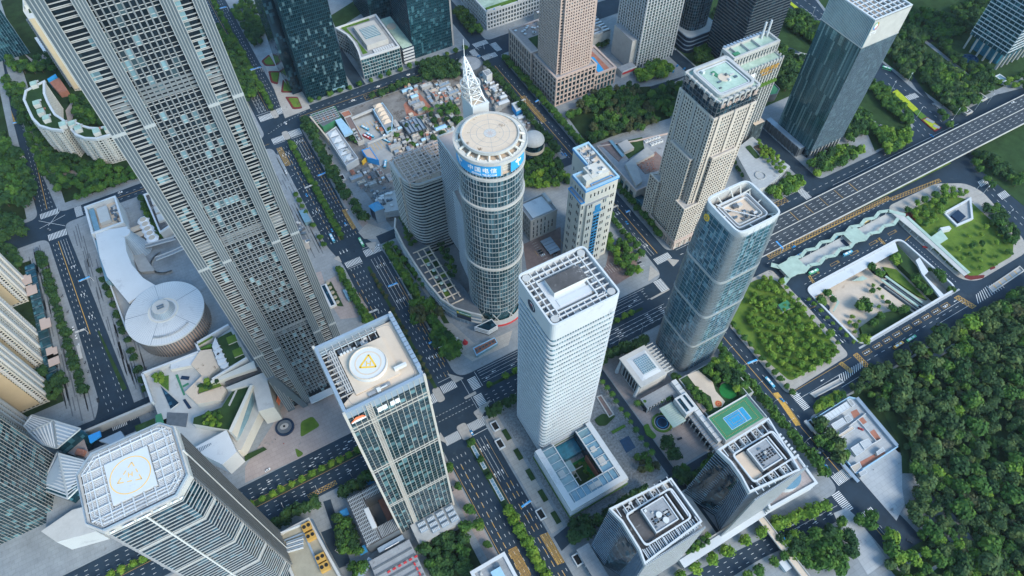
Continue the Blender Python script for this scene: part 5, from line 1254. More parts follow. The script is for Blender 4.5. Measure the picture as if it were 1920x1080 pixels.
# pale-crowned glass tower by the highway
t=thing('office_tower','dark glass tower with a pale crown, open white roof grid and ring logo','office tower',(588,348),foot=rect(554,314,622,384))
CG=rect(563.5,322,611,374)
facade(t,CG,12,147,3.9,'glass_painted_reflection','frame_teal',.25,.1,(2.3,.16,.2,'frame_teal'),'roof_grey',None)
part(t,'front_screen',MB().box(563.2,321.0,12,611.3,321.8,147),'glass_green');m_=MB()
for k in range(42):m_.box(563.4+k*1.16,320.7,12,563.65+k*1.16,321.1,147)
part(t,'screen_fin',m_,'steel_blue','stuff')
cq=rect(563.2,321,611.2,374.2);part(t,'crown_glass',MB().box(562.9,320.9,147,563.6,374.4,176),'sky_glass');part(t,'crown_wall',MB().box(563.7,320.6,147,611.4,321.6,176).box(610.6,321.6,147,611.5,374.4,176).box(563.7,373.6,147,610.6,374.4,176),'concrete_light')
m_=MB()
for k in range(34):m_.box(562.5,322+k*1.55,147,563.0,322.4+k*1.55,176)
part(t,'crown_fin',m_,'aluminium','stuff');part(t,'roof_floor',MB().prism(offset(cq,-1),160,162),'roof_stained');part(t,'crown_rim',MB().ring(offset(cq,-1.2),offset(cq,.4),175.4,176.6),'white_panel')
for k in range(7):x=569.5+k*6;part(t,'roof_grid_beam',MB().box(x-.45,321.5,174.4,x+.45,374,175.6),'white_panel')
for k in range(8):y=328+k*5.9;part(t,'roof_grid_beam',MB().box(564,y-.45,174.3,611,y+.45,175.5),'white_panel')
roof_units(t,567,326,606,370,162,16,81);part(t,'crown_belt',MB().ring(offset(cq,.1),offset(cq,.7),146,147),'aluminium')
cols=['orange_paint','red_paint','sign_blue','bus_green'];cx,cz=568.6,168.5
wd=MB();wd.face([(cx+2.6*math.cos(R(a)),320.5,cz+3.4*math.sin(R(a))) for a in range(0,360,20)]);o=part(t,'ring_logo',wd,'logo_white')
for k in range(4):
    b=MB()
    for j in range(6):a0,a1=R(80-k*90-j*15),R(80-k*90-j*15-15);b.face([(cx+r*math.cos(a),320.35,cz+r*1.25*math.sin(a)) for r,a in ((2.1,a0),(3.2,a0),(3.2,a1),(2.1,a1))][::-1])
    part(t,'logo_arc',b,cols[k],sub=o)
lettering(t,'CTG',4.2,(568.2,320.5,161),(1,0,0),(0,0,1),'logo_white',.15,'logo_letter')
part(t,'base_storey',MB().box(564.5,323,.2,610,373,12),'glass_navy');part(t,'base_screen',MB().box(556,330,.2,563,386,12,0,1),['steel_dark','steel_blue'])
for k in range(9):part(t,'base_column',MB().box(566+k*5.3,321.2,.2,567.2+k*5.3,322.6,12),'concrete_light')
for k in range(10):part(t,'base_column',MB().box(554.6,331+k*5.6,.2,556,332+k*5.6,12),'steel_dark')

# towers along the top of the picture
t=thing('office_tower','pinkish stone tower with small square windows rising from its pool podium','office tower',(388,568),foot=rect(356,530,452,646))
TPt=rect(367,541,413,588)
TPc=[(371,541),(409,541),(409,544),(413,544),(413,585),(409,585),(409,588),(371,588),(371,585),(367,585),(367,544),(371,544)]
punched(t,TPc,34,185,3.7,3.1,1.5,'stone_pink',spand=1.7,dep=.6)
punched(t,rect(363,537,417,590),.2,40,7,5.6,1.6,'stone_pink','glass_navy',1.2,1.1)
part(t,'podium_wall',MB().box(360,590,.2,412,642,42,0,1).box(417,538,.2,448,585,23,0,1),['glass_teal','pavement_pink'])
for q,h,f in ((rect(360,590,412,642),42,10),(rect(417,538,448,585),23,7.5)):
    m_=MB();mullions(m_,q,.2,h,5.2,1.5,1.0);part(t,'podium_pier',m_,'stone_pink','stuff');bands(t,q,frange(f,h,f),1.4,.8,'stone_pink','podium_band');part(t,'podium_parapet',MB().ring(offset(q,-1.4),offset(q,1.2),h-1,h+1.2),'stone_pink')
part(t,'roof_lawn',MB().box(371,592,42,387,616,42.4),'lawn_dark');part(t,'pool',MB().prism(rounded([(424.7,540),(433,540),(436.5,568),(430,571),(426,562)],2),23,23.3),'water');part(t,'pool_deck',MB().prism(rect(421,539,441,583),23,23.12),'brick_red');part(t,'roof_house',MB().box(395,622,42,407,636,48),'stone_pink')
rn=random.Random(3)
for k in range(12):x,y=rn.uniform(364,392),rn.uniform(620,639);part(t,'satellite_dish',MB().prism(circle(x,y,.4,8),42,44,0,0,circle(x+.4,y-.4,1.7,10)),'white_paint')
t=thing('office_tower','pale green striped tower with white ribs beside the park','office tower',(518,572),foot=rect(458,536,548,602))
q=rect(489,547,544,596);facade(t,q,.2,175,3.9,'glass_green','aluminium',1.2,.5,(4.6,1.2,1.1,'white_panel'),'roof_green')
part(t,'annex',MB().box(462,541,.2,484,552,9,0,1).box(480,552,.2,489,590,40,0,1),['concrete_light','roof_grey']);part(t,'red_shop_sign',MB().box(463,540.6,4.6,483,541,8),'red_paint');part(t,'white_sign_band',MB().box(463,540.5,8,483,541,10),'white_panel')
t=thing('hall','hall with ribbed dark roof behind the striped tower','hall',(452,640),foot=rect(418,610,486,690))
part(t,'wall',MB().box(424,606,.2,488,690,20,0,1),['concrete_light','roof_dark'])
for k in range(14):part(t,'roof_rib',MB().box(424.5,608+k*5.8,20,487,610.4+k*5.8,21.4),'white_panel')
part(t,'round_stair',MB().ring(circle(468,612,8,24),circle(468,612,10,24),20,24),'concrete')
t=thing('office_tower','dark rounded glass tower on a black banded podium','office tower',(592,566),foot=rect(556,534,616,610))
q=rounded(rect(560,539,609,604),8,4);part(t,'podium',MB().prism(q,.2,24,0,1),['logo_dark','concrete_light']);bands(t,q,frange(5,25,6),1.1,.8,'steel_blue','podium_band')
q=rounded(rect(566,548,602,600),16,8);facade(t,q,24,170,4,'glass_navy','steel_dark',.5,.25,(2.6,.2,.3,'steel_blue'),'roof_dark')
t=thing('office_tower','black ribbed office slab beyond the green-roofed tower','office tower',(618,500),foot=rect(586,470,652,536))
facade(t,rect(589,480,650,534),.2,150,4,'glass_navy','steel_dark',1.1,.6,(2.2,.5,.4,'logo_dark'),'roof_grey')
t=thing('office_tower','tall teal glass tower with lit ceilings north of the crossing','office tower',(134,722),foot=rect(104,686,164,756))
glass('glass_lit',(.006,.038,.060),(.20,.34,.38),4.2,2.6,.14,.1,.45)
facade(t,rect(108,690,160,752),.2,210,4.2,'glass_lit','frame_teal',.3,.12,(2.2,.14,.18,'frame_teal'),'roof_grey');part(t,'setback_wing',MB().box(96,712,.2,108,772,180),'glass_navy');part(t,'entrance_canopy',MB().box(140,688.6,5,156,690,6),'sky_glass')
t=thing('office_building','low building with a concave glass side and planted white roof','office building',(208,728),foot=rect(182,692,238,772))
q=[(183.8,696),(234,694.6),(235,770),(180,768),(187,748),(188.5,730),(187,712)]
facade(t,q,.2,29,4.6,'glass_teal','aluminium',.6,.5,(3.4,.35,.5,'aluminium'),'roof_grey',(2,1.4),'white_panel')
part(t,'roof_lawn',MB().prism([(190,704),(196,704),(194,730),(192,764),(224,764),(224,768),(186,767),(191,748),(193,728)],29,29.5),'hedge');part(t,'roof_house',MB().box(198,708,29,226,752,36,0,1),['concrete_light','concrete_light']);part(t,'roof_skylight',MB().box(202,720,36,222,742,36.6),'sky_glass')
for k in range(9):part(t,'roof_unit',MB().box(203+k*3,698,29,205.4+k*3,704,31),'white_panel')
for k in range(7):part(t,'glazing_bar',MB().box(202,722+k*3,36.6,222,722.4+k*3,36.9),'white_panel')
t=thing('office_tower','near black glass tower with a bright side band north of the street','office tower',(280,730),foot=rect(238,698,312,772))
facade(t,rect(254,702,308.4,760),.2,190,4.1,'glass_teal','frame_teal',.4,.2,(2.4,.25,.3,'logo_dark'),'roof_grey');part(t,'pale_edge',MB().box(308.6,702,.2,311,760,190),'stone_grey');part(t,'low_wing',MB().box(239,698,.2,253.8,770,22,0,1),['white_panel','roof_green'])
bands(t,rect(239,698,253.8,770),frange(4,22,4.4),1.4,.3,'logo_dark','wing_window_band');part(t,'round_roof_seat',MB().prism(circle(246,748,6,20),22,23),'roof_cream')
t=thing('office_tower','dark glass block behind the planted roof building','office tower',(262,810),foot=rect(226,780,300,860));facade(t,rect(232,786,262,850),.2,120,4.1,'glass_teal','frame_teal',.4,.2,(3,.25,.3,'logo_dark'),'roof_grey')
t=thing('shopping_block','white ribbed shopping block with roof planting at the top edge','building',(400,740),foot=rect(358,706,430,800))
punched(t,rect(364,710,452,800),.2,26,6,4.4,1.3,'white_panel','glass_grey',1.6,.8,'roof_green');part(t,'upper_tower',MB().box(385,730,26,430,790,90,0,1),['glass_green','roof_grey']);bands(t,rect(385,730,430,790),frange(30,90,4),1.2,.4,'white_panel')
part(t,'roof_planting',MB().box(366,712,26,450,717,28),'hedge');part(t,'sign_board',MB().box(364,708.6,26.5,384,709.2,30).box(410,708.6,26.5,436,709.2,30),'white_panel')
for x,m_ in ((374,'sign_blue'),(424,'red_paint')):part(t,'sign_mark',MB().tube((x,708.6,28.2),(x,708.3,28.2),1.2,6),m_)
t=thing('office_tower','teal glass tower on tall pilotis with white floor lines at the upper edge','office tower',(905,350),foot=rect(872,312,960,392))
q=rect(881,322,935,374);facade(t,q,20,120,5,'glass_teal','white_panel',.9,.7,(6.5,.5,.3,'steel_blue'),'roof_green');part(t,'lobby_glass',MB().box(890,330,.2,928,368,20),'water_teal')
for k in range(6):part(t,'pilotis',MB().tube((882+k*10,323,.2),(882+k*10,323,20),1.3,8),'stone_grey');part(t,'pilotis',MB().tube((882,324+k*9.6,.2),(882,324+k*9.6,20),1.3,8),'stone_grey')
for k in range(3):part(t,'roof_step',MB().box(896+k*8,330+k*4,120,930,372,126+k*6,0,1),['glass_teal','roof_green'])
t=thing('office_building','low block with a dark diamond patterned roof at the top right','building',(905,560),foot=rect(850,480,970,640));part(t,'wall',MB().box(862,498,.2,960,640,22,0,1),['glass_grey','roof_dark'])
lz=MB()
for k in range(40):lz.beam((862+k*2.4,498),(862+k*2.4,560),.35,22,22.4)
for k in range(26):lz.beam((862,498+k*2.4),(960,498+k*2.4),.35,22,22.3)
part(t,'roof_lattice',lz,'aluminium','stuff')
single('round_pond','dark oval pond in the paved court below the teal tower','pond',MB().prism(circle(*(870.9,352.5),9,24),.17,.5,0).ring(circle(*(870.9,352.5),9,24),circle(*(870.9,352.5),10,24),.17,.9),'water_dark')
t=thing('glass_pavilion','small glazed stair pavilion on the grass at the right edge','pavilion',(869.5,305.8),foot=circle(*(869.5,305.8),8,8));x,y=(866.7,305.1);part(t,'glass_wall',MB().box(x-4,y-6,.2,x+4,y+6,4.5),'sky_glass');part(t,'roof_frame',MB().ring(rect(x-3.2,y-5.2,x+3.2,y+5.2),rect(x-4.6,y-6.6,x+4.6,y+6.6),4.5,5.2),'white_panel');part(t,'step',MB().box(x-2,y-12,.17,x+2,y-6,.5),'pavement_white')
for k,(px,lb) in enumerate((((783.4,288.3),'small concrete vent house with open roof by the slip road'),((818.8,295.8),'small grey vent house on the lawn above the slip road'))):
    t=thing('vent_house',lb,'vent house',px,foot=circle(*px,7,8));x,y=px;part(t,'wall',MB().ring(rect(x-4,y-5,x+4,y+5),rect(x-5.5,y-6.5,x+5.5,y+6.5),.2,3),'concrete_light');part(t,'shaft',MB().box(x-4,y-5,.2,x+4,y+5,1),'rubber');part(t,'duct',MB().box(x-1.5,y-3,1,x+1.5,y+3,3.4),'white_panel')
# west side: apartments
t=thing('office_tower','dark blue glass slab at the top left corner','office tower',(-200,960),foot=rect(-240,950,-168,1020));facade(t,[(-184,1010),(-180.4,973),(-171,956),(-240,956),(-240,1010)],.2,150,4,'glass_teal','frame_teal',.3,.2,(3,.2,.3,'steel_blue'),'roof_grey')
part(t,'white_porch',MB().prism([(-159.8,976.6),(-154.1,977.1),(-146.9,932.6),(-152.2,929.6)],5,6.4),'white_panel')
t=thing('apartment_tower','slim yellow apartment tower squeezed beside the ribbed skyscraper','apartment tower',(-126,866),foot=rect(-138,846,-112,896))
q=[(-133,850),(-127,848),(-121,851),(-117,860),(-118,884),(-134,888),(-136,868)]
punched(t,q,.2,98,3.1,3.0,1.5,'cream_paint',spand=1.3,dep=.25,roof='cream_paint');part(t,'plain_panel',MB().box(-132.4,847.2,4,-127.6,848.8,99),'tan_paint');part(t,'roof_garden',MB().box(-131,862,98,-122,870,98.6),'lawn_dark');part(t,'roof_frame',MB().ring(rect(-132,872,-121,884),rect(-133,871,-120,885),98,103),'cream_paint')
for z in frange(6,96,3.1):part(t,'balcony',MB().box(-136.4,851,z,-133.2,855,z+1),'steel_dark')
def crescent(label,outer,inner,h,seed):
    poly=outer+inner[::-1];cx=sum(p[0] for p in poly)/len(poly);cy=sum(p[1] for p in poly)/len(poly)
    t=thing('apartment_building',label,'apartment building',(cx,cy),'curved cream apartment blocks round the garden',foot=[tuple(p) for p in poly])
    punched(t,poly,.2,h,3.1,3.2,1.4,'cream_paint',spand=1.2,dep=.3,roof='lawn_dark')
    part(t,'wavy_parapet',MB().ring(offset(poly,-1.1),offset(poly,1.3),h-1.6,h+1.4),'white_paint')
    for a_,b_ in zip(outer,outer[1:]):
        a_,b_=Vector(a_),Vector(b_);d=(b_-a_);n_=Vector((d.y,-d.x)).normalized()
        for k in range(max(1,int(d.length/8))):
            c_=a_+d*((k+.5)/max(1,int(d.length/8)));o=MB()
            for z in frange(5,h-2,3.1):o.prism(circle(c_.x,c_.y,2.4,8),z,z+1.1)
            part(t,'balcony_stack',o,'cream_paint','stuff')
    rn=random.Random(seed)
    for k in range(5):
        f=(k+.5)/5;i=min(len(outer)-1,int(f*len(outer)));p=Vector(outer[i]).lerp(Vector(inner[min(i,len(inner)-1)]),.5)
        part(t,'roof_house',MB().box(p.x-3.4,p.y-4,h,p.x+3.4,p.y+4,h+5,0,1),['cream_paint','roof_green']);part(t,'roof_bed',MB().box(p.x-5,p.y+5,h,p.x-1,p.y+9,h+.7),'hedge');part(t,'roof_pergola',MB().box(p.x+1,p.y+5,h+1.6,p.x+5,p.y+8,h+2),'brick_red' if k == 2 else 'concrete_light')
crescent('curved cream apartment block with roof gardens, long western wing',[(-172,815),(-176,800),(-174,780),(-172,762),(-167,746),(-157,734),(-148,727)],[(-152,822),(-155,800),(-154,784),(-152,768),(-150,756),(-146,748),(-141,736)],40,1)
crescent('curved cream apartment block with roof gardens, short southern wing',[(-139,727),(-136,716),(-129,706),(-118,699),(-104,698),(-92,702)],[(-134,737),(-128,727),(-122,720),(-113,714),(-104,713),(-96,716)],37,2)
single('rooftop_pool','bright blue play pool by the terracotta club deck','pool',MB().prism([(-157,874.6),(-146.7,879.9),(-145.8,873.8),(-156.5,869.9)],.2,10.2),'water')
single('club_deck','terracotta club house deck beside the small blue pool','building',MB().prism([(-156.3,870.4),(-144.5,873.8),(-139.2,843.2),(-149.5,844.8)],.2,8),'brick_red')
def res_tower(label,x0,y0,x1,y1,h,seed,grp):
    t=thing('apartment_tower',label,'apartment tower',((x0+x1)/2,(y0+y1)/2),grp,foot=rect(x0-2,y0-2,x1+2,y1+2))
    q=rect(x0,y0,x1,y1);punched(t,q,.2,h,3.1,3.4,1.3,'cream_paint',spand=1.1,dep=.22,roof='roof_cream')
    part(t,'plain_end_wall',MB().box(x0+4,y0-1.2,4,x1-6,y0-.4,h+1),'tan_paint')
    for k in range(3):part(t,'bay_column',MB().box(x1+.3,y0+3+k*(y1-y0-6)/2.4,4,x1+1.9,y0+5.4+k*(y1-y0-6)/2.4,h),'white_paint')
    bl=MB().box(-1.3,-.7,0,1.3,.7,1,0,bottom=True).mesh('balcony','white_paint')
    for z in frange(6,h-2,3.1):ob('balcony',bl,t,(x1-3.4,y0-1,z));ob('balcony',bl,t,(x1+1,y1-4,z),R(90))
    return t
G_='cream apartment towers along the western street'
res_tower('cream apartment tower nearest the upper end of the western street',-268,548,-227,580,104,1,G_)
res_tower('cream apartment tower standing between its two neighbours on the western street',-266,466,-224.6,508,104,2,G_)
t4=res_tower('cream apartment tower with brown characters on its tan end wall',-264,426,-226,450,104,3,G_)
lettering(t4,'星河·国居',5.6,(-247,424.6,62),(0,0,-1),(1,0,0),'bark',.12,'wall_character')
res_tower('cream apartment tower half hidden beside the ribbed glass roofs',-288,400,-246,420,104,4,G_)
res_tower('cream apartment tower cut off at the left edge by the trees',-300,660,-276,700,60,5,G_)
for (p,lb) in (((-223.2,570.5),'tan flat shop canopy, upper one of the first pair'),((-220.3,555.3),'tan flat shop canopy, lower one of the first pair'),((-214.6,508.3),'tan notched shop canopy by the middle tower'),((-214.1,472),'tan bent shop canopy above the garden court'),((-214.1,463.5),'tan bent shop canopy beside the garden court')):
    x,y=p;t=thing('shop_canopy',lb,'canopy',p,'tan canopies of the shop row',foot=rect(x-6,y-7,x+6,y+7));part(t,'roof',MB().prism([(x-4.6,y-6),(x+4.6,y-6),(x+4.6,y+5),(x+1,y+5),(x+1,y+7),(x-4.6,y+7)],5,5.6),'stone_pink');part(t,'shop_front',MB().box(x-4.4,y-5.6,.2,x+.5,y+6,5),'glass_navy')
t=thing('shop_row','low glass shop row in front of the cream towers','shop row',(-216,500),foot=rect(-224,440,-212,590));part(t,'wall',MB().box(-223,440,.2,-214,590,4.4,0,1),['glass_navy','glass_teal'])
for k in range(15):part(t,'roof_bar',MB().box(-223,442+k*10,4.4,-214,442.6+k*10,4.9),'steel')
single('tensile_parasol','dark leaning fabric parasol on the striped plaza','parasol',MB().prism(rounded([(-213.2,604.9),(-209,610.4),(-206.9,608.6),(-208.4,602.7)],2),4,4.6).tube((*(-210.2,606.8),.2),(*(-210.2,606.8),4),.2),'steel_dark')
# bottom-left: glass tower and its ribbed glass roofs
t=thing('office_tower','glass tower with bronze fins cut off by the left edge beside the ribbed roofs','office tower',(-255,330),foot=rect(-300,290,-220,372))
facade(t,[(-221,357),(-233,316),(-285,316),(-285,357)],.2,190,4,'glass_bank','steel_dark',.3,.15,(2.6,.22,.35,'stone_grey'),'roof_grey')
def ribroof(label,quads,base):
    cx,cy=base[0];t=thing('glass_roof',label,'roof pavilion',(cx,cy),'ribbed roof pavilions',foot=None)
    part(t,'glass_wall',MB().prism(base,.2,26,0),'glass_teal')
    for q in quads:
        b=MB();b.face([Vector(p) for p in q]);b.face([Vector((p[0],p[1],p[2]-.6)) for p in q][::-1]);o=part(t,'roof_plane',b,'steel_blue');A,B,C_,D=[Vector(p) for p in q];r=MB()
        L=max((A-D).length,(B-C_).length);n=int(L/3.0)
        for k in range(n+1):
            p,s=A.lerp(D,k/n),B.lerp(C_,k/n)
            if (p-s).length>.5:r.tube(p+Vector((0,0,.3)),s+Vector((0,0,.3)),.62,4)
        part(t,'rib',r,'white_panel','stuff',sub=o)
        e=MB()
        for i in range(4):
            p,s=Vector(q[i]),Vector(q[(i+1)%4])
            if (p-s).length>.5:e.tube(p+Vector((0,0,.5)),s+Vector((0,0,.5)),.75,5)
        part(t,'ridge',e,'aluminium',sub=o)
    return t
P1,P2,P3,P4,P5,P6=(*(-236.2,392),27),(*(-229.3,398.7),27),(*(-212,380.5),33),(*(-196.5,366.5),27),(*(-215.8,358.3),27),(*(-233.7,385),26)
ribroof('folded roof pavilion with bluish glass ribs, behind the glass tower',[(P2,P3,(P6[0],P6[1],P6[2]),P1),(P3,P5,((P5[0]+P6[0])/2-2,(P5[1]+P6[1])/2-2,24),P6),(P4,P3,P5,P5)],[P1[:2],P2[:2],P3[:2],P4[:2],P5[:2],P6[:2]])
Q1,Q2,Q3,Q4,Q5=(*(-215.7,354),28),(*(-212.9,349),33),(*(-198.9,337.1),27),(*(-206.7,313.6),33),(*(-232.6,330.6),25)
Q6=(*(-208.1,316.9),25);Q7=(*(-216,312.6),25);Q8=(*(-233.4,331.3),25)
ribroof('folded roof pavilion with white ribs pressed between the two striped towers',[(Q2,Q1,Q8,Q7),(Q3,Q2,Q7,Q6)],[Q1[:2],Q3[:2],Q6[:2],Q7[:2],Q8[:2]])
t=thing('podium_building','white screen-walled podium at the foot of the striped towers','podium',(-215,292),foot=rect(-245,240,-132,350))
q=[(-239.3,298.8),(-230.2,284.5),(-203.1,278.3),(-204.7,301.3),(-215.8,304.1)]
part(t,'wall',MB().prism(q,.2,22,0,1),['white_panel','concrete_light'])
part(t,'main_block',MB().prism([(-240,300),(-205,285),(-135,255),(-135,350),(-190,352),(-230,350)],.2,14,0,1),['concrete_light','pavement'])
part(t,'roof_terrace',MB().prism([(-218.6,363.5),(-201.3,372.9),(-199.3,349.2),(-203.8,346.7)],14,14.5),'pavement_pink')
part(t,'red_roof_hut',MB().prism([(-208.5,352.7),(-205.2,356.7),(-200.2,352.2),(-203.3,348.1)],14.5,18,0),'brick_red')
part(t,'blue_canopy',MB().prism([(-196.6,365.1),(-187.2,364.8),(-187.4,359.9),(-196.3,358)],14,16),'sign_blue')
for k in range(4):x,y=along((-211,365.6),(-203.9,372.1),k/4);part(t,'parasol',MB().prism(circle(x,y,1.7,8),15.8,17,0,0,circle(x,y,.1,8)),'green_glass_roof')
part(t,'curtain_lawn',MB().prism([(-161.6,355.8),(-145.5,354.9),(-146.1,349),(-161.3,349.6)],14,14.6),'lawn_dark');part(t,'lawn_panel',MB().prism([(-144.2,357.2),(-139.4,356.6),(-139.5,342.3),(-146,345.9)],14,14.6),'court_green')
part(t,'small_glass_roof',MB().prism([(-189.3,355.5),(-171.9,355.6),(-170.1,348.7),(-180,346.4)],14,17),'steel_blue')
part(t,'long_parapet',MB().beam((-201.8,374.9),(-140.1,373.3),2.2,.2,10),'concrete_light')
# round white mall and its wing
DC=(-110,448)
t=thing('round_mall','large white disc-roofed mall with a glass lantern, linked to a curving white wing','mall',DC,foot=circle(*DC,38,20))
part(t,'drum_wall',MB().prism(circle(*DC,32,48),.2,24,0),'stone_pink')
sl_=MB()
for k in range(80):a=2*math.pi*k/80;sl_.beam((DC[0]+32*math.cos(a),DC[1]+32*math.sin(a)),(DC[0]+33*math.cos(a),DC[1]+33*math.sin(a)),1.0,2,24)
part(t,'wall_fin',sl_,'concrete_dark','stuff')
part(t,'eaves',MB().prism(circle(*DC,34.2,64),23.5,26,0),'white_panel');dr=part(t,'disc_roof',MB().prism(circle(*DC,34.6,64),26,29.5,0,0,circle(*DC,13.2,64)),'white_panel')
b=MB()
for k in range(5):a=R(20+72*k);b.tube((DC[0]+13*math.cos(a),DC[1]+13*math.sin(a),29.5),(DC[0]+34.4*math.cos(a),DC[1]+34.4*math.sin(a),26.1),.2,4)
part(t,'roof_joint',b,'steel',sub=dr)
sm_l=MB()
for k in range(90):
    a=2*math.pi*k/90;sm_l.tube((DC[0]+14*math.cos(a),DC[1]+14*math.sin(a),29.42),(DC[0]+34*math.cos(a),DC[1]+34*math.sin(a),26.14),.055,3)
part(t,'roof_seam',sm_l,'steel','stuff',sub=dr)
part(t,'lantern_wall',MB().prism(circle(*DC,11.4,40),28,35,0,0,circle(*DC,7.4,40),top=False),'steel_blue');lf=MB()
for k in range(40):a=2*math.pi*k/40;lf.tube((DC[0]+11.5*math.cos(a),DC[1]+11.5*math.sin(a),28),(DC[0]+7.5*math.cos(a),DC[1]+7.5*math.sin(a),35),.14,4)
part(t,'lantern_bar',lf,'aluminium','stuff');part(t,'lantern_cap',MB().prism(circle(*DC,7.6,40),34.8,35.6),'concrete_light');part(t,'lantern_vent',MB().box(DC[0]-3,DC[1]-2.4,35.6,DC[0]+3,DC[1]-1,36.4).box(DC[0]-3,DC[1]+.2,35.6,DC[0]+3,DC[1]+1.4,36.4),'steel');part(t,'lantern_kerb',MB().ring(circle(*DC,12,40),circle(*DC,13.4,40),28.8,29.9),'cream_paint')
rl_=MB()
for k in range(30):a=R(238+k*2.3);rl_.beam((DC[0]+26*math.cos(a),DC[1]+26*math.sin(a)),(DC[0]+28.5*math.cos(a),DC[1]+28.5*math.sin(a)),.4,27,28.3)
part(t,'roof_railing',rl_,'aluminium','stuff')
WG=[(-146.6,578),(-119.5,570),(-124.8,558),(-127,540),(-126,520),(-120,498),(-112,484),(-136,478),(-140,492),(-147,517),(-148.5,545)]
t=thing('mall_wing','white curving mall wing with a plant court at its north end','mall wing',(-134,550),foot=[(p[0],p[1]) for p in offset(WG,4)])
part(t,'wall',MB().prism(WG,.2,22,0),'white_panel');part(t,'white_roof',MB().prism(offset(WG,1.2),22,24.6,0),'white_panel');b=MB().box(-150.5,577,.2,-120.5,617.5,20,0,1);part(t,'plant_block',b,['white_panel','roof_stained']);part(t,'parapet',MB().ring(rect(-149,578.5,-122,616),rect(-151,576.5,-120,618),19.5,26),'white_panel');part(t,'plant_house',MB().box(-141,588,20,-131,610,25),'concrete_light');part(t,'glass_strip',MB().box(-148.5,580,20.2,-143.5,615,23,0,0),'sky_glass');roof_units(t,-131,580,-123,614,20,16,91)
gs_=MB().prism([(-152.4,577),(-148.4,577),(-149.6,520),(-153,520)],.2,16,0);part(t,'glass_strip',gs_,'sky_glass');part(t,'terrace_wall',MB().beam((-155.6,600),(-149,460),1.4,.2,9),'white_panel');part(t,'terrace',MB().prism([(-155,600),(-149,600),(-140,480),(-148.4,462)],.2,6,0),'concrete')
t=thing('glass_cone','grey glass funnel pavilion leaning beside the white wing','pavilion',(-122.6,575.4),foot=circle(*(-120.7,569.7),12,10))
A0,A1=(-122.3,563.7),(-118.4,558.4);part(t,'glass_skin',MB().prism(circle(*A1,11,28),.2,24,0,0,circle(*A0,5,28),top=False),'steel_blue');part(t,'cap',MB().prism(circle(*A0,5.2,24),23.8,25),'white_panel');cb=MB()
for k in range(28):a=2*math.pi*k/28;cb.tube((A1[0]+11*math.cos(a),A1[1]+11*math.sin(a),.3),(A0[0]+5*math.cos(a),A0[1]+5*math.sin(a),24),.16,4)
part(t,'glazing_bar',cb,'aluminium','stuff')
t=thing('tensile_canopy','row of scalloped white tent canopies beside the mall','canopy',(-107.5,582.6),foot=rect(-118,548,-96,600))
for k in range(5):x,y=along((-106.2,591.1),(-103.6,562),k/4);part(t,'tent',MB().prism(circle(x,y,6.4,10),5.6,7.6,0,1,[(x+.5*(p[0]-x),y+.5*(p[1]-y)) for p in circle(x,y,6.4,10)]),['logo_white','roof_cream'])
for k,p in enumerate(((-116.2,585.1),(-114.6,575.6))):part(t,'cream_awning',MB().box(p[0]-6,p[1]-3.4,4,p[0]+6,p[1]+3.4,4.8),'roof_cream')
t=thing('plant_building','dark roofed service block with three pale ducts beside the skyscraper','building',(-90,590),foot=rect(-98,556,-78,620));part(t,'wall',MB().prism([(-96,617),(-81,617),(-79,562),(-93.5,557)],.2,14,0,1),['concrete_light','roof_dark'])
for k in range(3):part(t,'duct_box',MB().box(-91,570+k*13,14,-84,580+k*13,17),'concrete_light')
part(t,'parapet',MB().ring([(-95,616),(-82,616),(-80,563),(-92.5,558)],[(-96.5,617.5),(-80.5,617.5),(-78.5,561.5),(-94,556)],13.6,15.6),'white_panel')
for nm,pts,z in (('footbridge',[(-111.9,553.8),(-83.1,549.7),(-78.7,555)],7),('footbridge',[(-106.7,532.2),(-89.5,532.1),(-75.8,533.4)],7)):
    t=thing(nm,'white curved footbridge between mall and skyscraper, %s of the two'%('upper' if pts[0][1]>535 else 'lower'),'footbridge',pts[0]);b=MB();s_=MB()
    for a_,c_ in zip(pts,pts[1:]):b.beam(a_,c_,4.4,z-.8,z);d_=(Vector(c_)-Vector(a_)).normalized();n_=Vector((-d_.y,d_.x))*2.2;s_.beam(Vector(a_)+n_,Vector(c_)+n_,.4,z,z+1.2);s_.beam(Vector(a_)-n_,Vector(c_)-n_,.4,z,z+1.2)
    part(t,'deck',b,'pavement');part(t,'railing',s_,'white_panel')
single('curved_terrace','curved dark planted terrace wall below the glass funnel','terrace',MB().prism(rounded([(-127.2,558.2),(-117.9,554.4),(-111.2,521),(-124.8,527.2)],3),.2,4,0),'concrete')
single('sunken_stair_wall','curved white stair wall in the sunken mall court','wall',MB().ring(circle(*(-99.2,528.8),14,20,100,280)+circle(*(-99.2,528.8),14,20,100,280)[::-1],circle(*(-99.2,528.8),15,20,100,280)+circle(*(-99.2,528.8),15,20,100,280)[::-1],.2,3),'white_panel')
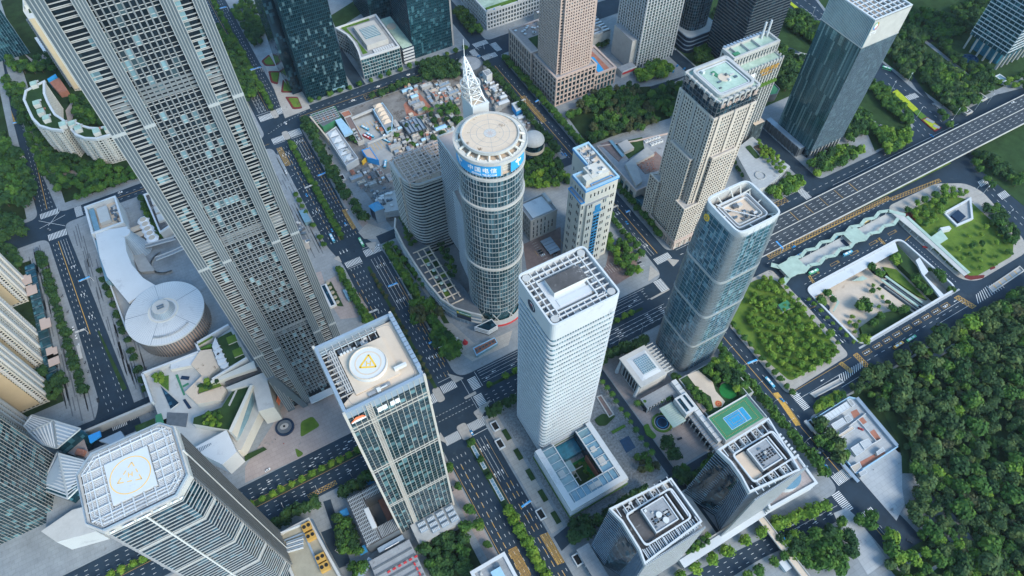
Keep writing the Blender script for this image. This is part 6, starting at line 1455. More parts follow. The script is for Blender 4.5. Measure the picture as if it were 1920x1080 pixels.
# faceted podium in front of the skyscraper
t=thing('faceted_podium','faceted cream podium with folded walls, roof lawns and a triangular light well','podium',(-95,350),foot=[(-146,402),(-60,414),(-45,345),(-50,303),(-92,282),(-150,320)])
base=[(-143.8,400),(-119.6,402),(-94.6,400),(-63.3,412),(-58,372),(-50,346),(-54,318),(-66,318),(-90,292),(-122,300),(-142,345)]
part(t,'wall',MB().prism(base,.2,14,0,1),['cream_paint','concrete_light'])
def slab(nm,pts,z0,z1,m_,mt=None):return part(t,nm,MB().prism(pts,z0,z1,0,0 if mt is None else 1),[m_] if mt is None else [m_,mt])
Z=20
slab('north_terrace',[(-119.1,400),(-94.6,396.8),(-97.2,385.3),(-121.8,392.2)],14,18,'cream_paint','white_panel')
slab('stained_terrace',[(-93.6,396.9),(-84.5,393.5),(-83.8,373),(-97.5,365.8),(-106.5,358.6),(-106.5,355.3),(-86,352.6),(-84.5,348.4),(-91.2,340.6),(-109.6,346.6),(-115.9,362.8),(-99.1,371.3),(-104.4,387)],14,20,'cream_paint','roof_stained')
slab('upper_lawn',[(-76.8,399.2),(-63.5,400.3),(-60.3,367.7),(-75.4,365.8)],14,23.6,'cream_paint','lawn_dark')
for p in (((-65.3,390.9)),((-64.4,375.4))):slab('planter_box',rect(p[0]-4,p[1]-4,p[0]+4,p[1]+4),23.6,24.8,'cream_paint','lawn')
slab('folded_screen',[(-82.5,392.2),(-77.5,400.2),(-75.4,365.8),(-79.4,364.6),(-82.9,371.2)],14,25,'white_panel')
for k in range(5):x,y=along((-79.8,389.3),(-78.4,368.8),k/4);part(t,'screen_facet',MB().prism(circle(x,y,4.2,3,k*50),25,25.6,0),'white_panel')
def fin_wall(p,q,w0,w1,z0,z1,m_='cream_paint'):
    d_=(Vector(q)-Vector(p)).normalized();n_=Vector((-d_.y,d_.x));A=[Vector(p)-n_*w0/2,Vector(q)-n_*w1/2,Vector(q)+n_*w1/2,Vector(p)+n_*w0/2];part(t,'folded_wall',MB().prism([(a.x,a.y) for a in A],z0,z1),m_)
fin_wall((-91.1,359.2),(-58.9,365),1.2,1.6,14,27,'white_panel');fin_wall((-93,358.1),(-55,356),2.2,8,14,25)
slab('roof_gully',[(-83.1,354.8),(-54,355.4),(-50.5,348.9),(-82.4,351)],14,21,'concrete_dark','roof_dark')
slab('south_block',[(-83.4,346),(-49.5,344.1),(-53.1,308.2),(-65.8,311.1),(-62.8,337.6),(-80.1,341.9)],.2,26,'cream_paint','concrete_light')
slab('south_lawn',[(-80.3,340.9),(-65.5,339.7),(-91.6,308),(-97.2,312.2),(-116.6,328.3),(-114.4,333.3),(-91.8,331.2),(-85.9,336.5)],.2,23.5,'cream_paint','lawn_dark')
slab('lawn_path',[(-76.7,341.1),(-75.7,340),(-85.6,328.7),(-86.4,330.2)],23.5,23.9,'concrete_light')
lw=MB();A=[(-64.2,336.1),(-61.9,334.8),(-89.6,301.9),(-91.9,304.2)];lw.prism(A,.2,29,0);part(t,'leaning_wall',lw,'cream_paint')
lw=MB();a_,b_=(-62.1,335),(-90.7,303.5);c_,d_=(-69.4,325.6),(-91.1,296.1)
lw.face([(*c_,.3),(*a_,28),(*b_,28),(*d_,.3)]);lw.face([(*d_,.3),(*b_,28),(*a_,28),(*c_,.3)]);part(t,'sloping_screen',lw,'sky_glass');sc_=MB()
for k in range(46):f=k/45;p,q=Vector((*c_,.3)).lerp(Vector((*d_,.3)),f),Vector((*a_,28)).lerp(Vector((*b_,28)),f);sc_.tube(p,q,.35,4)
part(t,'screen_fin',sc_,'aluminium','stuff')
slab('lower_block',[(-123.5,307.7),(-94.2,310.4),(-92.4,287.6),(-105.5,282.7)],.2,22,'white_panel','white_panel')
for k in range(12):p,q=Vector((-123,306.4)),Vector((-107.5,305.2));c_=p.lerp(q,k/12);part(t,'roof_slit',MB().box(c_.x-.3,c_.y-6+k*.4,22,c_.x+.3,c_.y,22.15),'steel')
slab('triangle_well',[(-133.7,382.4),(-123.8,358.4),(-131.3,356.1)],14,15.2,'white_panel','glass_navy');slab('planter',[(-135.7,392.7),(-125,389.5),(-128.7,374),(-133.1,383.2)],14,15,'concrete_light','hedge')
slab('green_stripe',[(-120.1,387.3),(-118,387),(-117.5,364.3),(-118.8,364.1)],14,14.5,'court_green');slab('green_stripe',[(-117.3,373.7),(-112.3,374.3),(-111.7,372.5),(-117.3,372)],14,14.5,'court_green')
slab('dark_pool',[(-117.2,381.1),(-115.3,383.7),(-109.6,379.6),(-111.2,376.8)],14,14.6,'logo_dark');slab('roof_bench',[(-120.4,359.8),(-118.2,359.7),(-115.7,349),(-118.3,349.3)],14,14.9,'logo_dark')
slab('courtyard',[(-103.9,361.6),(-96.2,364),(-87.5,356.8),(-86.8,353),(-105.5,355.8)],20,20.6,'lawn')
pp_=MB()
for a_,b_ in (((-143.8,400),(-94.4,397.3)),((-94.4,397.3),(-95.3,408.1)),((-95.5,407),(-64.2,412.2)),((-143.8,400),(-142.7,368.1))):pp_.beam(a_,b_,2.0,.2,19)
part(t,'rim_wall',pp_,'white_panel');part(t,'grass_ramp',MB().prism([(-95,406.8),(-79.8,409.9),(-80.8,406.1),(-95.3,403.9)],.2,17.6,0,1),['cream_paint','lawn']);part(t,'hedge_bed',MB().prism([(-95.2,400.9),(-83.2,400.8),(-84.2,397.1),(-94.4,400.2)],.2,18,0),'hedge')
for k,m_ in enumerate(('orange_paint','sign_blue','red_paint','sign_blue','orange_red')):a_,b_=Vector((-67.8,323.2)),Vector((-83.5,306.2));p=a_.lerp(b_,k/5);q=a_.lerp(b_,(k+.9)/5);part(t,'mural_panel',MB().beam(p,q,.8,.2,7),m_)
part(t,'mural_panel',MB().beam((-47.3,329.5),(-52.8,321.3),.8,.2,8),'orange_red')
slab('roof_terrace',[(-134.8,355),(-119.8,345.5),(-124.4,333.8),(-138.1,344.6)],14,14.5,'paving_dark');slab('blue_awning',[(-129.1,322.7),(-108.1,320.8),(-108.3,317),(-127.9,318)],.2,8,'water')
part(t,'low_link',MB().prism([(-133.5,341.3),(-103.5,322.3),(-121.3,318.3),(-130.7,319.7)],.2,7,0),'paving_dark')
x,y=(-53.8,300.4);t=thing('round_fountain','dark ring fountain with a cream oval centre on the pink plaza','fountain',(x,y),foot=circle(x,y,11,10));part(t,'basin',MB().prism(circle(x,y,8,32),.2,1.6),'logo_dark');part(t,'inner_step',MB().prism(circle(x,y,6,30),1.6,2.4),'steel_dark');part(t,'centre',MB().prism([(x+3.6*math.cos(R(a)),y+2.6*math.sin(R(a))) for a in range(0,360,20)],2.4,3),'stone_grey');part(t,'spout',MB().prism(circle(x,y,1,12),3,3.3),'rubber')
x,y=(27.3,409.5);t=thing('glass_stair','long white framed escalator box on the plaza by the skyscraper','stair entrance',(x,y),foot=rect(x-5,y-16,x+5,y+16));part(t,'frame',MB().box(x-3.4,y-14,.2,x+3.4,y+14,3.4),'white_panel');part(t,'glass_top',MB().box(x-1.6,y-13,3.4,x+1.6,y+13,3.7),'glass_navy')
x,y=(45.1,400.8);t=thing('glass_kiosk','pale green glass lift kiosk under the plaza trees','kiosk',(x,y),foot=rect(x-4,y-8,x+4,y+8));part(t,'glass_wall',MB().box(x-3.4,y-7,.2,x+3.4,y+7,4),'sky_glass');part(t,'roof_bar',MB().box(x-1,y-6,4,x+1,y+6,4.3),'white_panel')
x,y=(29.2,493.9);t=thing('plant_block','grey block with cluttered roof pipes beside the skyscraper','building',(x,y),foot=rect(22,452,44,520));part(t,'wall',MB().prism([(24.7,509.5),(31.8,508.6),(32.6,475.4),(24,477.3)],.2,15,0,1),['stone_grey','paving_dark']);roof_units(t,28,470,36,505,15,14,95)
single('glass_box','small glass roof box on the striped plaza','kiosk',MB().prism([(38.8,524.9),(45.2,524.4),(45.9,505.3),(38.7,506.3)],.2,5,0),'sky_glass')
# lower-left service roofs
t=thing('service_building','olive roofed service building with orange cooling towers','building',(-70,180),foot=[(-90,210),(-55,210),(-50,130),(-90,130)])
q=[(-86,207),(-59.5,207),(-54,158),(-50,120),(-82,120)];part(t,'wall',MB().prism(q,.2,25,0,1),['concrete','roof_olive']);part(t,'parapet',MB().ring(offset(q,-1.6),offset(q,.3),24.6,27),'concrete_light')
for k,p in enumerate(((-62.9,200.9),(-62.6,193),(-61.7,174.7),(-61.4,167.4))):
    o=part(t,'cooling_tower',MB().box(p[0]-3.4,p[1]-3,25,p[0]+3.4,p[1]+3,29),'orange_paint')
    for s in (-1.7,1.7):part(t,'fan',MB().prism(circle(p[0]+s,p[1]+.3,1.35,14),29,29.4).prism(circle(p[0]+s,p[1]+.3,.35,8),29.4,29.5),'rubber',sub=o)
for k in range(6):a_,b_=along((-80.1,198.1),(-81.9,192.7),k/4),along((-67.8,195.9),(-69.9,190.1),k/4);part(t,'duct_run',MB().beam(a_,b_,.9,25,26.6),'white_panel' if k%2 else 'steel_blue')
part(t,'pipe_tray',MB().beam((-66.6,198.1),(-65.2,169.8),1.4,25,26),'steel_blue');part(t,'pipe_tray',MB().beam((-81,200.4),(-66.3,198.7),1,25,26),'steel_blue');part(t,'white_rail',MB().beam((-82.3,206.7),(-60,203.9),.9,25,27.6),'white_panel');part(t,'side_gantry',MB().beam((-58.3,205.5),(-55.1,158.5),1.6,22,26.5),'steel')
t=thing('striped_roof','grey louvred roof with red marker boxes at the bottom edge','building',(-15,135),foot=rect(-38,60,6,162));part(t,'wall',MB().box(-33,70,.2,0,160,11,0,1),['steel_dark','roof_grey'])
for k in range(16):part(t,'roof_strip',MB().box(-32.4,71.5+k*5.4,11,-.8,72.9+k*5.4,11.5),'paving_dark')
for k in range(6):part(t,'marker_box',MB().box(-24+k*4.4,145,11.5,-21.6+k*4.4,146.4,12.2),'red_paint');part(t,'marker_box',MB().box(-3.4-k*.2,120+k*4,11.5,-2.2-k*.2,122.4+k*4,12.2),'red_paint')
part(t,'link_bridge',MB().beam((-60,146),(-31,162),5,6,8),'steel_blue')
t=thing('corner_building','pale building corner with a blue roof unit at the bottom edge','building',(44,100),foot=rect(26,70,62,118));part(t,'wall',MB().box(30,60,.2,57,113,20,0,1),['concrete_light','roof_grey']);part(t,'parapet',MB().ring(rect(31.5,61.5,55.5,111.5),rect(29,59,58,114),19.5,21.4),'white_panel');part(t,'blue_unit',MB().box(42,98,20,50,106,23.5),'light_blue_roof');roof_units(t,33,85,54,110,20,10,96)
single('garden_terrace','planted terrace with trees between the plant terrace and the avenue','terrace',MB().box(6,96,.17,40,151,.5),'forest_floor')
mat('market_ground',(.20,.19,.18),.9,.3,.08,stain=((.11,.095,.085),.07,.54))
# old market quarter and bus yard
def shed(name,label,q,h,wall,roof,extra=None,cat='building',grp=None):
    cx=sum(p[0] for p in q)/len(q);cy=sum(p[1] for p in q)/len(q);t=thing(name,label,cat,(cx,cy),grp,foot=[tuple(p) for p in q]);part(t,'wall',MB().prism(q,.2,h,0,1),[wall,roof]);part(t,'parapet',MB().ring(offset(q,-.5),offset(q,.15),h-.3,h+.8),wall);return t
t=shed('building_site','roofless construction frame wrapped in green netting at the crossing',[(100.1,655.1),(131.1,656.1),(130,635.2),(105.9,629.9)],8,'court_green','paving_dark')
for k in range(7):part(t,'scaffold_beam',MB().box(101+k*4.3,636,9,101.6+k*4.3,656,9.8),'steel_blue')
for k in range(6):part(t,'scaffold_beam',MB().box(100,637+k*3.7,9.2,130,637.5+k*3.7,9.8),'aluminium')
for k in range(4):part(t,'timber_stack',MB().box(104+k*6,641,8,107+k*6,644,9),'brick_red')
t=shed('market_hall','long market hall with a row of white hip roofs and rooftop tanks',[(104,616),(119,622),(122,562),(106,558)],9,'white_panel','roof_grey')
for k in range(5):x,y=112,613-k*11;part(t,'hip_roof',MB().prism(rect(x-5.5,y-5,x+5.5,y+5),9.3,12,0,0,rect(x-.4,y-.3,x+.4,y+.3)),'white_panel')
roof_units(t,106,562,119,600,9,18,97)
part(t,'long_wall',MB().beam((99,652),(104,606),1.6,.2,11),'roof_cream');part(t,'blue_roof',MB().prism([(122.3,633.5),(129.8,633.3),(133,604.7),(122.1,604)],6,9,0),'light_blue_roof')
t=shed('tile_roof_house','low house with terracotta tiled roof patch beside the bus yard',[(133.1,646.6),(144.1,646.6),(143.9,636.4),(134.4,636.7)],5,'concrete','brick_red')
t=shed('shop_house','brown roofed shop house at the bus yard edge',[(133.7,635),(141.3,634.8),(139.4,589.3),(132,589.6)],6,'concrete_light','brown_paving');roof_units(t,133,590,138,620,6,8,98)
yd=MB();yd.cap([(142.2,631.9),(166.2,631.7),(160.3,552.4),(137.8,546.7),(138.7,587.4)],.45);struct('bus_yard',yd,'concrete')
b=MB()
for k in range(6):b.strip((143+k*4,622),(143.4+k*4,612),.5,.49);b.strip((141+k*4,585),(141.4+k*4,572),.5,.49)
struct('yellow_marking',b,'line_yellow')
t=shed('market_house','white peaked stall roofs along the north side of the bus yard',[(168.3,630.2),(182.9,636.5),(183.3,607.4),(173.1,587.2),(166.6,586.9)],7,'light_blue_roof','roof_grey')
for k in range(5):x,y=along((175.5,633.8),(173.9,603.6),k/4);part(t,'stall_roof',MB().prism(rect(x-5,y-3.4,x+5,y+3.4),7.4,10.4,0,0,rect(x-.4,y-.3,x+4,y+.3)),'roof_cream')
t=thing('yard_gantry','pale gantry beam across the bus yard','gantry',(156,589.2),foot=None);part(t,'beam',MB().beam((140.7,581.9),(168.6,583.4),1.8,5,6.6),'concrete_light');part(t,'post',MB().box(*[c-.6 for c in (140.7,581.9)],.2,*[c+.6 for c in (140.7,581.9)],5),'concrete')
t=thing('yard_gantry','long pale gantry at the entrance of the bus yard','gantry',(154.9,636),foot=None);part(t,'beam',MB().beam((141,630.9),(169.3,633.3),3,4.4,6.2),'concrete_light');part(t,'post',MB().box(*[c-.6 for c in (141,630.9)],.2,*[c+.6 for c in (141,630.9)],5),'concrete')
t=shed('ticket_hall','pentagonal cream hall with blue and orange wall in the market',[(130.5,572.9),(140.1,572.2),(140.7,548.7),(131.1,559.6)],8,'sign_blue','stone_pink');part(t,'orange_wall',MB().beam((124.4,559),(131.7,563.2),.8,.2,6),'yellow_paint')
sheet([(101,655),(324,655),(324,460),(116,460)],'market_ground','market_yard',.166)
def clutter(label,q,n,seed,mats,hs=(2.5,6)):
    rn=random.Random(seed);t=thing('market_stalls',label,'market stalls',q[0],'clusters of market roofs',foot=[tuple(p) for p in q]);x0,x1,y0,y1=min(p[0] for p in q),max(p[0] for p in q),min(p[1] for p in q),max(p[1] for p in q);B=[]
    for k in range(n*9):
        x,y=rn.uniform(x0,x1),rn.uniform(y0,y1);a,b_=rn.choice(((5,4),(9,5),(5,11),(14,6),(3.4,3),(4,7),(3,2.4)))
        if not inside((x,y),q) or any(abs(x-u)*2<a+c+.5 and abs(y-v)*2<b_+d+.5 for u,v,c,d in B):continue
        B.append((x,y,a,b_));h=rn.uniform(*hs);m_=rn.choice(mats);r_=rect(x-a/2,y-b_/2,x+a/2,y+b_/2);z=rn.random()
        if z<.3:part(t,'stall_roof',MB().prism(r_,.2,h,0,top=False).prism(offset(r_,.3),h,h+1.3,1,1,[(x-a*.45,y-.1),(x+a*.45,y-.1),(x+a*.45,y+.1),(x-a*.45,y+.1)] if a>b_ else [(x-.1,y-b_*.45),(x+.1,y-b_*.45),(x+.1,y+b_*.45),(x-.1,y+b_*.45)]),['concrete',m_])
        else:
            b=MB().prism(r_,.2,h,0,1)
            if a*b_>30:b.ring(offset(r_,-.4),offset(r_,.05),h,h+.6,0);[b.box(x+i-.8,y+rn.uniform(-1,1),h,x+i+.5,y+1.4,h+1.2,0) for i in (-a*.3,a*.25)]
            part(t,'flat_roof',b,['concrete',m_])
WH=['concrete','brick_red','stone_grey','concrete_dark','soil','roof_grey','light_blue_roof','white_panel','concrete_light','roof_cream','roof_stained','brown_paving','steel_blue','paving_dark']
clutter('cluttered white and grey market roofs between the bus yard and the beamed wing',[(161.9,620.8),(179.6,626.6),(184.9,554.7),(161.6,546.3)],70,1,WH)
clutter('small white tents and sheds south of the market hall',[(109.5,552.4),(133.2,552.9),(143.8,522.6),(110.6,521.2)],44,2,WH,(2,4))
clutter('dark roofed stalls with red fronts by the palm court',[(237.7,634.7),(265.1,636.1),(274.1,605.7),(235.6,602.9)],44,3,['paving_dark','roof_dark','white_panel','brick_red','steel_blue','roof_grey'])
clutter('white shop roofs along the east street',[(308.7,606.1),(318.7,606),(315.8,567.4),(306,562.4)],14,4,['white_panel','white_panel','concrete_light'],(6,9))
clutter('mixed shop roofs behind the round disc roof',[(308.9,630.6),(317.6,628),(305.3,558.6),(295.7,564)],22,5,['white_panel','brick_red','roof_cream','concrete','sky_glass'],(3,7))
clutter('white cafe roofs beside the metal dome',[(308.3,541.7),(320.5,541),(319.4,515.3),(310.2,518.5)],14,6,['white_panel','white_panel','brown_paving','concrete'],(3,5))
clutter('grey sheds under the market trees by the beamed wing',[(190.4,566.5),(217.8,566),(239.2,557.7),(188.1,545.7)],34,7,WH)
clutter('brown and grey roofs of the old quarter in front of the mast',[(162.1,586.2),(206.1,611.6),(248.3,575.8),(235.7,555.9),(192.3,565.4)],40,9,WH)
clutter('jumbled roofs behind the palm court',[(240.8,658.4),(266.3,644),(280.7,618.7),(263.4,595.3),(234,632.5)],26,10,WH)
clutter('pale stalls along the north street',[(219.2,657.8),(233.4,654),(218.3,604.7),(211.9,624.4)],30,8,WH)
t=shed('shop_tower','small white shop block with blue lower walls beside the east street',[(315.1,557.4),(323.8,556.7),(322.6,544.8),(313.6,543.7)],8,'sign_blue','concrete');part(t,'parapet_white',MB().ring(offset([(315.1,557.4),(323.8,556.7),(322.6,544.8),(313.6,543.7)],-1.6),offset([(315.1,557.4),(323.8,556.7),(322.6,544.8),(313.6,543.7)],.3),8,9.6),'white_panel')
t=shed('antenna_block','white block crowded with roof antennas near the tank house',[(310,621.2),(318.4,620.9),(318.5,611.9),(309.8,610.1)],14,'white_panel','roof_grey')
for k in range(6):x,y=along((312.6,622),(315.2,615.1),k/4);part(t,'antenna',MB().tube((x,y,14),(x,y,20),.25,5),'logo_white')
t=shed('vault_hall','dark barrel roofed glass hall in the market',[(188.7,595.2),(211.1,594.3),(210.5,571.4),(188.4,572.6)],6,'steel_dark','steel_blue')
for k in range(6):a_,b_,c_,d_=[Vector(p) for p in ((188.1,593),(210.3,592.1),(209.7,569.3),(187.8,570.5))];part(t,'roof_rib',MB().beam(a_.lerp(b_,k/5),d_.lerp(c_,k/5),.5,6,8),'steel_dark')
sheet([(206,629),(231,644),(234,601),(200,605)],'brick_red','brick_court',.17)
t=thing('clock_pavilion','grey corner tower with a bright blue pyramid roof and dark screen','corner tower',(109.9,483.2),foot=rect(96,464,120,486))
q=[(103.2,481.1),(105.5,471.8),(114.9,471.3),(113.2,481.9)];part(t,'wall',MB().prism(q,.2,20,0),'steel_blue');c_=(sum(p[0] for p in q)/4,sum(p[1] for p in q)/4);part(t,'pyramid_roof',MB().prism(offset(q,.8),20,27,0,0,[(c_[0]+(p[0]-c_[0])*.03,c_[1]+(p[1]-c_[1])*.03) for p in offset(q,.8)]),'blue_roof');a_,b_=Vector(q[0]),Vector(q[1]);d_=(b_-a_).normalized();n_=Vector((d_.y,-d_.x));n_=n_ if (a_+n_-Vector(c_)).length>(a_-Vector(c_)).length else -n_
part(t,'dark_screen',MB().beam(a_+n_*.3+d_*1.2,b_+n_*.3-d_*1.2,.6,5,18),'logo_dark')
t=shed('chiller_building','white building with roof chillers beside the blue pyramid roof',[(116.2,499.3),(141.2,497),(133.7,469.5),(115.1,475.2)],9,'white_panel','concrete_light');roof_units(t,112,478,134,512,9,24,99)
for k in range(7):x,y=114+k*2.6,500;fan_unit(t,x,y,9,2.2,'steel')
# bus terminal
t=thing('bus_terminal_canopy','zigzag pale green glass canopy of the bus terminal with open concrete centre','canopy',(507,212),foot=rect(420,196,596,228))
def zig(x0,x1,v,amp,n,ph):return [(x0+(x1-x0)*k/n,v+(amp if (k+ph)%2 else 0)) for k in range(n+1)]
nz,sz=zig(436,580,219,3.6,14,0),zig(436,580,203,3.6,14,1)
for a_,b_ in zip(nz,nz[1:]):part(t,'glass_edge',MB().beam(a_,b_,3.4,5,5.5),'green_glass_roof')
for a_,b_ in zip(sz,sz[1:]):part(t,'glass_edge',MB().beam(a_,b_,3.4,5.2,5.7),'green_glass_roof')
part(t,'platform',MB().prism([(430,206),(580,206),(588,214),(580,219),(430,219)],.1,.5),'concrete_light')
for x0,x1,v0,v1 in ((428,452,204,222),(514,533,204,220)):part(t,'glass_roof',MB().box(x0,v0,5.3,x1,v1,5.8),'green_glass_roof');
for k in range(14):
    for v in (205.5,218.5):part(t,'post',MB().box(438+k*10.6,v-.2,.5,438.4+k*10.6,v+.2,5),'white_panel')
part(t,'stair_well',MB().box(510,207,.5,514,216,1.2),'logo_dark');part(t,'west_ramp',MB().beam((419,203),(430,207),5,3,3.6),'green_glass_roof');part(t,'west_tip',MB().beam((424,226),(430,219),5,4.6,5.2),'green_glass_roof')
t=thing('glass_walkway','long pale green walkway roof between the terminal loop and the lawn','walkway',(583,160),foot=rect(572,112,596,222));part(t,'glass_roof',MB().prism([(580,219),(588,214),(591,160),(588,122),(579.5,122),(582,160)],4.6,5.1,0),'concrete_light');part(t,'glass_edge',MB().beam((590,204),(586.5,122),3.4,5.1,5.5),'green_glass_roof');part(t,'glass_edge',MB().beam((579,219.5),(590.5,206),4,5.1,5.5),'green_glass_roof')
for k in range(10):part(t,'post',MB().box(581-.2,126+k*9,.2,581.2,126.4+k*9,4.6),'white_panel')
t=thing('glass_shelter','green glass metro shelter at the edge of the lawn','shelter',(598.4,168.1),foot=rect(596,168,618,184));q=[(582.2,171.7),(607.1,173.9),(603.8,162.3),(581.1,161.1)];part(t,'glass_roof',MB().prism(q,4.4,5),'green_glass_roof');part(t,'wall',MB().prism(offset(q,-1),.2,4.4),'concrete_light');part(t,'wall_upper',MB().beam((607.7,174.5),(618.3,171.5),4,.2,5),'white_panel')
t=thing('sunken_house','white walled sunken light court with dark glass in the lawn','light court',(645.3,180.4),foot=circle(*(645.3,180.4),20,8));q=[(631.9,189.6),(673.8,190),(651.5,169),(629.4,170.7)];part(t,'wall',MB().ring(offset(q,-1.5),offset(q,.6),.17,2.2),'white_panel');part(t,'pit_floor',MB().prism(offset(q,-1.5),.17,.4),'concrete');part(t,'dark_glass',MB().prism([(634.9,183.1),(648,185.2),(647.4,174.5),(634.4,172.5)],.4,2.4),'logo_dark')
single('lawn_kiosk','small dark green roofed kiosk in the tree-dotted lawn','kiosk',MB().prism([(398,186.6),(409.3,186.7),(408.7,177.9),(396.7,178.3)],.17,4,1,0),['court_green','concrete_light'])
# the sunken plaza: floor, walls, parapet
pw_=MB();x0,y0,x1,y1=PIT
for a_,b_ in (((x0,y0),(x1,y0)),((x1,y0),(x1,y1)),((x1,y1),(x0,y1)),((x0,y1),(x0,y0))):pw_.face([(*a_,.2),(*b_,.2),(*b_,-9),(*a_,-9)])
struct('retaining_wall',pw_,'concrete_light');pf=MB();pf.cap(rect(*PIT),-8.5);struct('sunken_plaza',pf,'sand_paving')
pr=rounded(rect(x0-1.5,y0-1.5,x1+1.5,y1+1.5),9,6);single('plaza_parapet','white rounded parapet running round the sunken plaza','parapet',MB().ring(rounded(rect(x0+.3,y0+.3,x1-.3,y1-.3),7,6),pr,0,1.3),'white_panel')
pm=MB();pm.cap([(a[0],a[1]) for a in rounded(rect(x0-4,y0-3.4,x1+3,y0-1.6),.4,1)],.05);struct('kerb_strip',pm,'pavement_white')
single('plaza_colonnade','white sloping roof over the north side of the sunken plaza','roof',MB().prism([(x0+1,y1-.3),(x1-6,y1-.3),(x1-12,y1-10),(x0+1,y1-10)],-1.0,-.4,0),'white_panel')
t=thing('access_ramp','twin sunken ramp lanes with green glass roofs inside the plaza','ramp',(543,150));A,B=Vector((520.8,160)),Vector((527.6,119.7));
for k,off_ in enumerate((0,7.5)):n_=Vector((-(B-A).normalized().y,(B-A).normalized().x))*-off_;part(t,'roadway',MB().beam(A+n_,B+n_,5.4,-8.4,-8.0),'asphalt');part(t,'glass_roof',MB().beam(A+n_*.9+Vector((0,2.6)),B+n_*.9+Vector((0,2.6)),2.4,-4.4,-3.9),'green_glass_roof');part(t,'divider',MB().beam(A+n_+Vector((0,-3.6)),B+n_+Vector((0,-3.6)),.8,-8.4,-6.6),'concrete_light')
part(t,'loop_road',MB().ring(circle(*(531.4,173.8),9,20,60,300)+circle(*(531.4,173.8),9,20,60,300)[::-1],circle(*(531.4,173.8),15,20,60,300)+circle(*(531.4,173.8),15,20,60,300)[::-1],-8.5,-8.1),'asphalt')
gb=lambda pts,z,lb,m_='lawn_dark':tag(ob('planted_slope',MB().prism(pts,-8.5,z).mesh('planted_slope',m_)),lb,'planted bank')
gb([(561,186),(551,115),(541,118),(543,165),(549,184)],-3,'dark green planted bank on the east side of the sunken plaza')
gb([(455,132),(481,134),(511,126),(512,117),(446,117)],-5,'dark green planted bank on the south side of the sunken plaza')
gb([(530,173),(539,164),(537,123),(533,130),(526,160)],-6.5,'planted strip between the ramp lanes of the sunken plaza','lawn')
gb([(438,177),(446,173),(439,165),(437,151),(436,155)],-6,'green planted corner at the west side of the sunken plaza','hedge')
for q,lb,m_ in (([(458.1,181.5),(459.7,180.6),(458.5,162.4),(445.8,157),(445.2,158.1),(456.4,163.6)],'green glass stair canopy inside the sunken plaza','green_glass_roof'),([(488.2,175),(501.6,174.6),(503.1,169.3),(497,170.1)],'green glass fan canopy at the ramp head','green_glass_roof')):
    single('glass_canopy',lb,'canopy',MB().prism(q,-5,-4.4),m_)
t=thing('taxi_ramp','narrow dark ramp with queueing taxis along the west side of the sunken plaza','ramp',(434.2,156.5));part(t,'roadway',MB().beam((443.1,164),(432.6,127.5),6.5,-8.5,-8.1),'asphalt');part(t,'roadway_bend',MB().prism(circle(*(444.7,166.5),5,14),-8.5,-8.1),'asphalt')
single('planted_block','stepped white planter block by the east loop road','planter',MB().prism([(556.6,160.1),(562.5,160.4),(556.4,143.9),(549.5,142.5),(547.4,115.9),(542,117.3),(548.5,144.8)],.05,2,0),'white_panel')
# sunken road slot walls in the lower road
for q,lb in (([(361.1,101.8),(393.8,100),(394.3,96.4),(362.1,97.9)],'concrete walled underpass slot at the park edge, lower end'),([(593.8,101.5),(641.6,103.4),(640.8,98.2),(593.2,96.4)],'concrete walled underpass slot with orange bars at the right')):
    c_=q[0];t=thing('underpass_slot',lb,'underpass',c_);part(t,'wall',MB().ring(offset(q,-.2),offset(q,.7),.02,1.4),'concrete_light');part(t,'roadway',MB().prism(offset(q,-.2),.02,.06),'concrete')
    for k in range(5):part(t,'orange_bar',MB().beam(Vector(q[0]).lerp(Vector(q[1]),.15+k*.17),Vector(q[3]).lerp(Vector(q[2]),.15+k*.17),.9,.06,.12),'line_yellow') if 'orange' in lb else None
# walled yard by the park
t=thing('yard_wall','low blue grey hoarding round the work yard by the park','hoarding',(342.1,29.5),foot=None)
yw=[(344.2,82.6),(387.4,82.7),(391.8,78.3),(389.1,29.2),(342.1,29.5)]
for a_,b_ in zip(yw,yw[1:]+yw[:1]):part(t,'panel',MB().beam(a_,b_,.9,.2,2.6),'light_blue_roof')
part(t,'eastern_roof',MB().beam((392.4,78.9),(389.1,30.1),3.2,.2,3),'steel_blue');part(t,'blue_panel',MB().beam((343.7,73.7),(343.4,70.3),1.1,.2,2.7).beam((342.1,36.7),(341.9,32.2),1.1,.2,2.7),'sign_blue')
Y='white work cabins in the yard by the park'
def cabin(label,q,h,m_='white_panel'):t=thing('site_cabin',label,'cabin',q[0],Y,foot=[tuple(p) for p in q]);part(t,'wall',MB().prism(q,.2,h,0,1),['concrete_light',m_]);part(t,'roof_edge',MB().ring(offset(q,-.2),offset(q,.3),h-.1,h+.25),'white_panel');b=MB();a_,b_,c_,d_=[Vector(p) for p in q[:4]];[b.beam(a_.lerp(b_,k/9),d_.lerp(c_,k/9),.2,h,h+.16) for k in range(1,9)];part(t,'roof_seam',b,'concrete_light','stuff')
cabin('longest white cabin roof along the north hoarding',[(346.5,80.2),(380.5,80.1),(379.8,74.9),(346.9,74.5)],4);cabin('small white cabin at the rounded yard corner',[(382.1,80.2),(385.3,80.3),(384.9,74.8),(381.7,74.7)],4)
cabin('white ribbed cabin in the middle of the yard',[(353.7,71.1),(366.5,70.8),(365.9,65.6),(352.9,65.7)],4);cabin('white ribbed cabin next to the ribbed middle one',[(368.4,70.6),(372.8,70.4),(372.8,65.4),(367.1,65.3)],4)
cabin('cream narrow cabin across the yard',[(347.4,60.7),(368,61.2),(368.2,58.4),(347.3,58.1)],4,'roof_cream');cabin('white gate cabin by the street trees',[(341.5,65.8),(344.6,65.9),(345.2,61.9),(341.6,61.8)],4)
